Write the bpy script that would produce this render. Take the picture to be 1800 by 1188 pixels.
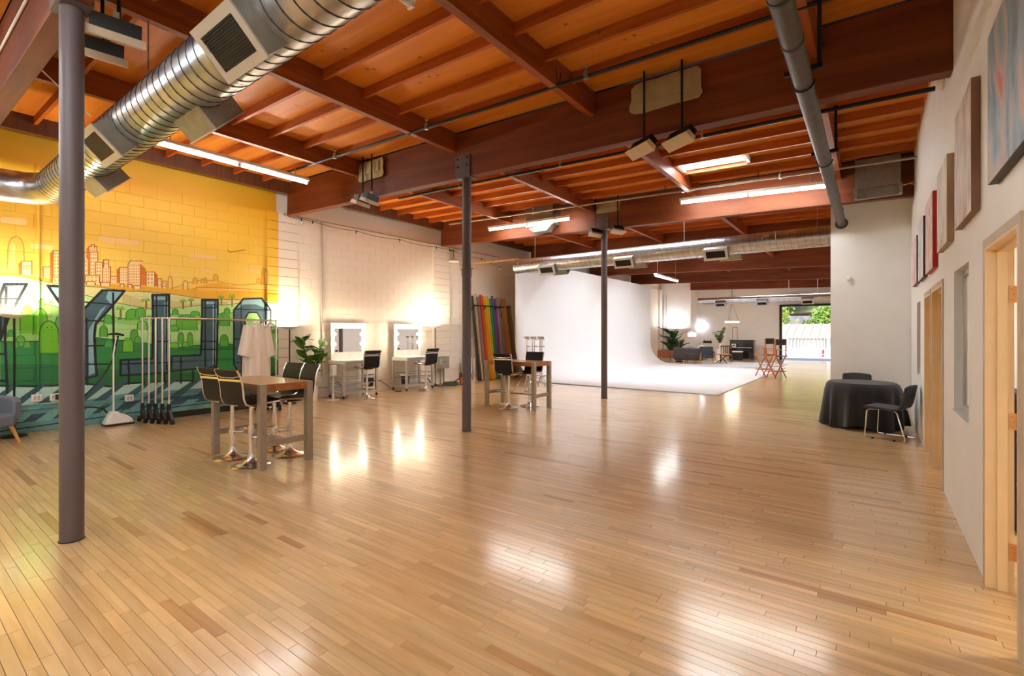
import bpy, math, random
import numpy as np
from mathutils import Vector, Matrix
random.seed(7); np.random.seed(7)
for o in list(bpy.data.objects): bpy.data.objects.remove(o)
SC = bpy.context.scene
COL = SC.collection
R = math.radians
PI = math.pi
def S(r, g, b):
    def c(v):
        v /= 255.0
        return v/12.92 if v <= .04045 else ((v+.055)/1.055)**2.4
    return (c(r), c(g), c(b), 1.0)

# ---------------------------------------------------------------- camera
cam_d = bpy.data.cameras.new('camera'); cam = bpy.data.objects.new('camera', cam_d); COL.objects.link(cam)
cam.location = (0, 0, 1.55); cam.rotation_euler = (R(90), 0, R(36.632))
cam_d.sensor_width = 36; cam_d.lens = 17.0; cam_d.shift_y = -.005; cam_d.clip_start = .05; cam_d.clip_end = 300
SC.camera = cam
# ---------------------------------------------------------------- sky, sun, exposure
world = bpy.data.worlds.new('sky'); SC.world = world; world.use_nodes = True
wn = world.node_tree.nodes; wl = world.node_tree.links; wn.clear()
wo = wn.new('ShaderNodeOutputWorld'); wb = wn.new('ShaderNodeBackground'); ws = wn.new('ShaderNodeTexSky')
ws.sky_type = 'NISHITA'; ws.sun_disc = False; ws.sun_elevation = R(52); ws.sun_rotation = R(200); ws.air_density = 1.0; ws.dust_density = 1.5
wb.inputs['Strength'].default_value = .12
wl.new(ws.outputs[0], wb.inputs[0]); wl.new(wb.outputs[0], wo.inputs[0])
sun_d = bpy.data.lights.new('sun', 'SUN'); sun_d.energy = 2.0; sun_d.angle = R(.6); sun_d.color = (1, .95, .86)
sun = bpy.data.objects.new('sun', sun_d); COL.objects.link(sun); sun.location = (0, 20, 30); sun.rotation_euler = (R(40), 0, R(-35))
vs = SC.view_settings
vs.view_transform = 'Standard'; vs.look = 'None'; vs.gamma = 1.0; vs.use_curve_mapping = False
vs.exposure = 1.6
SC.cycles.max_bounces = 7; SC.cycles.diffuse_bounces = 4; SC.cycles.glossy_bounces = 4; SC.cycles.transmission_bounces = 4
SC.cycles.sample_clamp_indirect = 6.0; SC.cycles.caustics_reflective = False; SC.cycles.caustics_refractive = False
L_TUBE, L_SKY, L_TORCH, L_BULB = 28.0, 10.0, 80.0, 20.0
WARM = (1, .78, .52, 1); DAY = (.86, .93, 1, 1)

# ---------------------------------------------------------------- mesh builder
class MB:
    def __init__(s): s.v = []; s.f = []; s.cut = []
    def add(s, vs, fs):
        n = len(s.v); s.cut.append((n, len(s.f))); s.v += [tuple(v) for v in vs]; s.f += [tuple(i+n for i in f) for f in fs]; return s
    def bx(s, x0, x1, y0, y1, z0, z1):
        return s.add([(x0,y0,z0),(x1,y0,z0),(x1,y1,z0),(x0,y1,z0),(x0,y0,z1),(x1,y0,z1),(x1,y1,z1),(x0,y1,z1)],
                     [(0,3,2,1),(4,5,6,7),(0,1,5,4),(1,2,6,5),(2,3,7,6),(3,0,4,7)])
    def bar(s, p0, p1, w, h, up=(0,0,1)):
        p0 = Vector(p0); p1 = Vector(p1); d = (p1-p0).normalized(); u = Vector(up)
        if abs(d.dot(u)) > .98: u = Vector((1,0,0))
        a = d.cross(u).normalized(); b = a.cross(d).normalized()
        vs = []
        for p in (p0, p1):
            for sa, sb in ((-1,-1),(1,-1),(1,1),(-1,1)): vs.append(p+a*sa*w/2+b*sb*h/2)
        return s.add(vs, [(0,1,2,3),(7,6,5,4),(0,4,5,1),(1,5,6,2),(2,6,7,3),(3,7,4,0)])
    def cyl(s, p0, p1, r0, r1=None, n=12, caps=True):
        r1 = r0 if r1 is None else r1
        p0 = Vector(p0); p1 = Vector(p1); d = (p1-p0).normalized(); u = Vector((0,0,1)) if abs(d.z) < .95 else Vector((1,0,0))
        a = d.cross(u).normalized(); b = d.cross(a).normalized(); vs = []
        for p, r in ((p0, r0), (p1, r1)):
            for k in range(n):
                t = 2*PI*k/n; vs.append(p+a*(r*math.cos(t))+b*(r*math.sin(t)))
        fs = [(k, (k+1) % n, n+(k+1) % n, n+k) for k in range(n)]
        if caps: fs += [tuple(range(n-1, -1, -1)), tuple(range(n, 2*n))]
        return s.add(vs, fs)
    def tube(s, pts, r, n=8, closed=False, caps=True):
        pts = [Vector(p) for p in pts]; m = len(pts); vs = []; prev = None
        for i, p in enumerate(pts):
            if closed: d = pts[(i+1) % m]-pts[i-1]
            else: d = pts[min(i+1, m-1)]-pts[max(i-1, 0)]
            d.normalize()
            if prev is None:
                u = Vector((0,0,1)) if abs(d.z) < .9 else Vector((1,0,0)); a = d.cross(u).normalized()
            else: a = (prev-d*prev.dot(d)).normalized()
            prev = a; b = d.cross(a); rr = r[i] if isinstance(r, (list, tuple)) else r
            for k in range(n):
                t = 2*PI*k/n; vs.append(p+a*(rr*math.cos(t))+b*(rr*math.sin(t)))
        fs = []
        for i in range(m if closed else m-1):
            j = (i+1) % m
            for k in range(n): fs.append((i*n+k, i*n+(k+1) % n, j*n+(k+1) % n, j*n+k))
        if caps and not closed: fs += [tuple(range(n-1, -1, -1)), tuple((m-1)*n+k for k in range(n))]
        return s.add(vs, fs)
    def lathe(s, prof, n=24, c=(0,0,0)):
        vs = []; fs = []
        for r, z in prof:
            for k in range(n):
                t = 2*PI*k/n; vs.append((c[0]+r*math.cos(t), c[1]+r*math.sin(t), c[2]+z))
        for i in range(len(prof)-1):
            for k in range(n): fs.append((i*n+k, i*n+(k+1) % n, (i+1)*n+(k+1) % n, (i+1)*n+k))
        return s.add(vs, fs)
    def ball(s, c, r, nu=10, nv=6, sc=(1,1,1)):
        prof = []
        vs = []; fs = []
        for j in range(nv+1):
            ph = PI*j/nv
            for k in range(nu):
                t = 2*PI*k/nu; vs.append((c[0]+sc[0]*r*math.sin(ph)*math.cos(t), c[1]+sc[1]*r*math.sin(ph)*math.sin(t), c[2]+sc[2]*r*math.cos(ph)))
        for j in range(nv):
            for k in range(nu): fs.append((j*nu+k, (j+1)*nu+k, (j+1)*nu+(k+1) % nu, j*nu+(k+1) % nu))
        return s.add(vs, fs)
    def prism(s, poly, ax, a, b):
        n = len(poly)
        def P(p, t): return (t, p[0], p[1]) if ax == 'x' else ((p[0], t, p[1]) if ax == 'y' else (p[0], p[1], t))
        vs = [P(p, a) for p in poly]+[P(p, b) for p in poly]
        return s.add(vs, [tuple(range(n-1, -1, -1)), tuple(range(n, 2*n))]+[(k, (k+1) % n, n+(k+1) % n, n+k) for k in range(n)])
    def strip(s, prof, x0, x1, th):
        """sheet following a (y,z) profile, width x0..x1, thickness th"""
        n = len(prof); nor = []
        for i in range(n):
            a = prof[max(i-1, 0)]; b = prof[min(i+1, n-1)]; dy, dz = b[0]-a[0], b[1]-a[1]; l = math.hypot(dy, dz) or 1
            nor.append((dz/l, -dy/l))
        vs = []
        for i in range(n):
            y, z = prof[i]; ny, nz = nor[i]
            for t in (-th/2, th/2):
                for x in (x0, x1): vs.append((x, y+ny*t, z+nz*t))
        fs = []
        for i in range(n-1):
            a = i*4; b = a+4
            fs += [(a, a+1, b+1, b), (a+2, b+2, b+3, a+3), (a, b, b+2, a+2), (a+1, a+3, b+3, b+1)]
        fs += [(0, 2, 3, 1), ((n-1)*4, (n-1)*4+1, (n-1)*4+3, (n-1)*4+2)]
        return s.add(vs, fs)
    def grid(s, fn, nu, nv, closeu=False):
        vs = [fn(i/(nu if closeu else nu-1), j/(nv-1)) for j in range(nv) for i in range(nu)]
        fs = []
        for j in range(nv-1):
            for i in range(nu if closeu else nu-1):
                i2 = (i+1) % nu; fs.append((j*nu+i, j*nu+i2, (j+1)*nu+i2, (j+1)*nu+i))
        return s.add(vs, fs)
    def mesh(s, name, m, smooth=False):
        me = bpy.data.meshes.new(name); me.from_pydata(s.v, [], s.f)
        if m is not None: me.materials.append(m)
        if smooth:
            me.polygons.foreach_set('use_smooth', [True]*len(me.polygons)); me.set_sharp_from_angle(angle=R(38))
        me.update(); return me
    def build(s, name, m, parent=None, smooth=False, bevel=0, solid=0, sub=0):
        return link(name, s.mesh(name, m, smooth), parent, bevel, solid, sub)
    def parts(s, name, m, parent, smooth=False, bevel=0):
        """one object for each shape added"""
        ends = s.cut[1:]+[(len(s.v), len(s.f))]
        for (v0, f0), (v1, f1) in zip(s.cut, ends):
            b = MB(); b.v = s.v[v0:v1]; b.f = [tuple(i-v0 for i in f) for f in s.f[f0:f1]]; o = b.build(name, m, parent, smooth, bevel)
        return o
def link(name, me, parent=None, bevel=0, solid=0, sub=0):
    o = bpy.data.objects.new(name, me); COL.objects.link(o)
    if parent is not None: o.parent = parent
    if solid:
        md = o.modifiers.new('thickness', 'SOLIDIFY'); md.thickness = solid; md.offset = 0
    if bevel:
        md = o.modifiers.new('soft', 'BEVEL'); md.width = bevel; md.segments = 2; md.limit_method = 'ANGLE'; md.angle_limit = R(40)
    if sub:
        md = o.modifiers.new('smooth', 'SUBSURF'); md.levels = sub; md.render_levels = sub
    return o
def tag(o, label, cat, group=None):
    o['label'] = label; o['category'] = cat
    if group: o['group'] = group
    return o
def thing(name, label, cat, loc=(0,0,0), rz=0, group=None):
    o = bpy.data.objects.new(name, None); COL.objects.link(o); o.empty_display_size = .1
    o.location = loc; o.rotation_euler = (0, 0, rz); return tag(o, label, cat, group)
def struct(name, loc=(0,0,0)):
    o = bpy.data.objects.new(name, None); COL.objects.link(o); o.location = loc; o['kind'] = 'structure'; o.empty_display_size = .1; return o
def dup(root, loc, rz, label, group=None):
    r = root.copy(); COL.objects.link(r); r.location = loc; r.rotation_euler = (0, 0, rz); r['label'] = label
    if group: r['group'] = group
    for ch in list(root.children):
        c = ch.copy(); COL.objects.link(c); c.parent = r
        for g in ch.children:
            d = g.copy(); COL.objects.link(d); d.parent = c
    return r

# ---------------------------------------------------------------- materials
def newmat(name):
    m = bpy.data.materials.new(name); m.use_nodes = True; nt = m.node_tree; b = nt.nodes['Principled BSDF']; return m, nt, b
def mk(name, col, rough=.5, metal=0, var=.08, scale=6, bump=0, coat=0, spec=.5, emit=None, es=0, alpha=None, trans=0, sheen=0):
    m, nt, b = newmat(name); n = nt.nodes; l = nt.links
    tc = n.new('ShaderNodeTexCoord'); nz = n.new('ShaderNodeTexNoise'); nz.inputs['Scale'].default_value = scale; nz.inputs['Detail'].default_value = 4
    l.new(tc.outputs['Object'], nz.inputs['Vector'])
    hv = n.new('ShaderNodeHueSaturation'); hv.inputs['Color'].default_value = col
    mr = n.new('ShaderNodeMapRange'); mr.inputs['From Min'].default_value = .3; mr.inputs['From Max'].default_value = .7
    mr.inputs['To Min'].default_value = 1-var; mr.inputs['To Max'].default_value = 1+var
    l.new(nz.outputs['Fac'], mr.inputs['Value']); l.new(mr.outputs[0], hv.inputs['Value']); l.new(hv.outputs[0], b.inputs['Base Color'])
    b.inputs['Roughness'].default_value = rough; b.inputs['Metallic'].default_value = metal; b.inputs['Specular IOR Level'].default_value = spec
    b.inputs['Coat Weight'].default_value = coat; b.inputs['Coat Roughness'].default_value = .08; b.inputs['Sheen Weight'].default_value = sheen
    b.inputs['Transmission Weight'].default_value = trans
    if bump:
        bp = n.new('ShaderNodeBump'); bp.inputs['Strength'].default_value = bump; bp.inputs['Distance'].default_value = .01
        l.new(nz.outputs['Fac'], bp.inputs['Height']); l.new(bp.outputs[0], b.inputs['Normal'])
    if emit:
        b.inputs['Emission Color'].default_value = emit; b.inputs['Emission Strength'].default_value = es
    return m
def wood(name, dark, light, axis='x', rough=.5, rnd=.25, coat=0, knots=0.0, island=False, grain=1.0, odd=None, spec=.4):
    m, nt, b = newmat(name); n = nt.nodes; l = nt.links
    tc = n.new('ShaderNodeTexCoord'); mp = n.new('ShaderNodeMapping')
    k = {'x': (1.2, 14, 14), 'y': (14, 1.2, 14), 'z': (14, 14, 1.2)}[axis]
    mp.inputs['Scale'].default_value = tuple(v*grain for v in k)
    if island:
        gi = n.new('ShaderNodeNewGeometry'); rv = gi.outputs['Random Per Island']
    else:
        oi = n.new('ShaderNodeObjectInfo'); rv = oi.outputs['Random']
    ad = n.new('ShaderNodeVectorMath'); ad.operation = 'ADD'; sc = n.new('ShaderNodeMath'); sc.operation = 'MULTIPLY'; sc.inputs[1].default_value = 37.0
    l.new(rv, sc.inputs[0]); l.new(tc.outputs['Object'], ad.inputs[0]); l.new(sc.outputs[0], ad.inputs[1]); l.new(ad.outputs[0], mp.inputs['Vector'])
    nz = n.new('ShaderNodeTexNoise'); nz.inputs['Scale'].default_value = 1.0; nz.inputs['Detail'].default_value = 6; nz.inputs['Distortion'].default_value = .6
    l.new(mp.outputs[0], nz.inputs['Vector'])
    cr = n.new('ShaderNodeValToRGB'); cr.color_ramp.elements[0].position = .3; cr.color_ramp.elements[1].position = .7
    cr.color_ramp.elements[0].color = dark; cr.color_ramp.elements[1].color = light; l.new(nz.outputs['Fac'], cr.inputs[0])
    hv = n.new('ShaderNodeHueSaturation'); mr = n.new('ShaderNodeMapRange'); mr.inputs['To Min'].default_value = 1-rnd; mr.inputs['To Max'].default_value = 1+rnd
    l.new(rv, mr.inputs['Value']); l.new(mr.outputs[0], hv.inputs['Value']); l.new(cr.outputs[0], hv.inputs['Color']); out = hv.outputs[0]
    if odd is not None:      # a few boards of another colour
        wnz = n.new('ShaderNodeTexWhiteNoise'); wnz.noise_dimensions = '1D'; l.new(rv, wnz.inputs['W'])
        gt = n.new('ShaderNodeMath'); gt.operation = 'GREATER_THAN'; gt.inputs[1].default_value = .96; l.new(wnz.outputs['Value'], gt.inputs[0])
        mx = n.new('ShaderNodeMix'); mx.data_type = 'RGBA'; mx.blend_type = 'MULTIPLY'; l.new(gt.outputs[0], mx.inputs[0]); l.new(out, mx.inputs[6]); mx.inputs[7].default_value = odd; out = mx.outputs[2]
    if knots:
        vo = n.new('ShaderNodeTexVoronoi'); vo.inputs['Scale'].default_value = 4.6; l.new(ad.outputs[0], vo.inputs['Vector'])
        kr = n.new('ShaderNodeValToRGB'); kr.color_ramp.elements[0].position = .05; kr.color_ramp.elements[1].position = .15
        kr.color_ramp.elements[0].color = (1-knots,)*3+(1,); kr.color_ramp.elements[1].color = (1,1,1,1); l.new(vo.outputs['Distance'], kr.inputs[0])
        mx = n.new('ShaderNodeMix'); mx.data_type = 'RGBA'; mx.blend_type = 'MULTIPLY'; mx.inputs[0].default_value = 1; l.new(out, mx.inputs[6]); l.new(kr.outputs[0], mx.inputs[7]); out = mx.outputs[2]
    l.new(out, b.inputs['Base Color']); b.inputs['Roughness'].default_value = rough; b.inputs['Specular IOR Level'].default_value = spec
    b.inputs['Coat Weight'].default_value = coat; b.inputs['Coat Roughness'].default_value = .15
    return m
def glow(name, col, s):
    m, nt, b = newmat(name); n = nt.nodes; l = nt.links
    b.inputs['Base Color'].default_value = (.9, .9, .88, 1); b.inputs['Emission Color'].default_value = col; b.inputs['Emission Strength'].default_value = s
    b.inputs['Roughness'].default_value = .4
    return m
M = {}
M['maple'] = wood('maple_floor', S(206,165,110), S(232,199,148), 'x', .30, .12, .8, 0, False, 1.0, (.72,.58,.48,1))
M['maple_i'] = wood('maple_floor_far', S(206,165,110), S(232,199,148), 'x', .30, .12, .8, 0, True, 1.0, (.72,.58,.48,1))
M['subfloor'] = mk('floor_gap', S(120,78,44), .8)
M['ply'] = wood('plywood', S(206,118,32), S(228,146,54), 'x', .55, .14, 0, .55, False, .5)
M['joist'] = wood('roof_joist', S(156,74,22), S(190,102,36), 'x', .55, .16, 0, .3)
M['purlin'] = wood('roof_purlin', S(122,56,18), S(160,82,30), 'y', .5, .12, 0, .3)
M['glulam'] = wood('glulam', S(96,42,14), S(130,64,24), 'x', .6, .06, 0, .35, False, .6)
M['white'] = mk('white_paint', S(247,246,242), .55, var=.02, scale=3)
M['white_cyc'] = mk('white_cyc_paint', S(244,244,244), .5, var=.01, scale=2)
M['cream'] = mk('cream_trim', S(236,206,160), .4, var=.03)
M['cream_edge'] = mk('trim_edge', S(200,180,150), .5)
M['grey_wall'] = mk('grey_wall', S(190,186,180), .7, var=.03)
M['column'] = mk('column_paint', S(96,85,86), .45, var=.06, scale=5, bump=.08)
M['galv'] = mk('galvanised', S(196,198,200), .3, 1, var=.16, scale=9, bump=.12)
M['galv_d'] = mk('galvanised_dull', S(150,146,136), .5, .9, var=.12, scale=14)
M['seam'] = mk('duct_seam', S(70,70,70), .5, .8)
M['black'] = mk('black_metal', S(28,28,28), .45, .3, var=.05)
M['grille'] = mk('grille_dark', S(26,26,28), .5)
M['chrome'] = mk('chrome', S(232,230,226), .2, 1, var=.02)
M['steel'] = mk('brushed_steel', S(164,154,140), .42, .6, var=.06, scale=20)
M['steel_l'] = mk('light_steel', S(196,192,186), .4, .5, var=.05)
M['leather'] = mk('black_leather', S(24,25,30), .5, 0, var=.1, scale=40, bump=.1, spec=.3)
M['fabric_bk'] = mk('black_cloth', S(17,17,19), .75, 0, var=.08, scale=50, sheen=.2)
M['char'] = mk('charcoal_fabric', S(62,62,66), .8, 0, var=.12, scale=60, bump=.1)
M['slate'] = mk('slate_fabric', S(104,112,126), .85, 0, var=.08, scale=60, bump=.1)
M['sofa'] = mk('dark_velvet', S(92,84,86), .8, 0, var=.12, scale=12, sheen=.3)
M['table_top'] = wood('walnut_top', S(132,78,36), S(172,108,56), 'x', .3, .05, .3)
M['oak'] = wood('oak', S(186,128,66), S(214,158,92), 'z', .45, .05)
M['red_wood'] = wood('red_oak', S(168,88,34), S(204,122,56), 'z', .4, .05)
M['dark_wood'] = wood('dark_wood', S(84,50,34), S(112,70,46), 'z', .4, .05)
M['brown_door'] = wood('door_wood', S(140,82,44), S(170,106,60), 'z', .4, .05)
M['plastic_w'] = mk('white_plastic', S(236,234,228), .35)
M['plastic_b'] = mk('black_plastic', S(24,24,26), .4)
M['robe'] = mk('white_towelling', S(238,228,212), .95, 0, var=.05, scale=80, bump=.2, sheen=.3)
M['pot'] = mk('white_ceramic', S(240,236,230), .25)
M['leaf'] = mk('fig_leaf', S(92,138,42), .38, 0, var=.25, scale=5, coat=.2)
M['leaf2'] = mk('palm_leaf', S(56,98,54), .45, 0, var=.25, scale=4)
M['leaf3'] = mk('olive_leaf', S(94,106,72), .5, 0, var=.2, scale=4)
M['bark'] = mk('bark', S(110,88,60), .8, var=.2)
M['red'] = mk('red_paint', S(176,36,30), .4)
M['brass'] = mk('brass_hinge', S(206,150,92), .35, .9)
M['mirror'] = mk('mirror_glass', (.93,.94,.95,1), .02, 1, var=0)
M['galv_k'] = mk('flue_metal', S(90,83,75), .5, .6, var=.2, scale=10, bump=.1)
M['patch'] = mk('patch_shaded', S(168,148,108), .7, var=.1)  # white patches under the roof; their shade is mixed into this colour
M['glass'] = mk('glass', (1,1,1,1), .02, 0, var=0, trans=1); M['glass'].node_tree.nodes['Principled BSDF'].inputs['IOR'].default_value = 1.15
M['tube'] = glow('tube_light', (.92, .97, .97, 1), L_TUBE)
M['tube_day'] = glow('tube_light_cool', (.86, .95, 1, 1), L_TUBE*2.0)
M['tube_off'] = mk('tube_off', S(236,236,230), .3)
M['torch'] = glow('torch_glow', (1, .82, .58, 1), L_TORCH)
M['torch_cool'] = glow('torch_glow_cool', (.92, .96, 1, 1), L_TORCH*.8)
M['bulb'] = glow('bulb_glow', (1, .84, .60, 1), L_BULB)
M['skyl'] = glow('skylight_lens', DAY, L_SKY)
M['shade'] = glow('lamp_shade', (1, .88, .70, 1), 2.2)
M['ring'] = glow('ring_light', (1, .86, .62, 1), 18)
M['sconce'] = glow('sconce_light', (.80, .86, 1, 1), 22)

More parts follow.
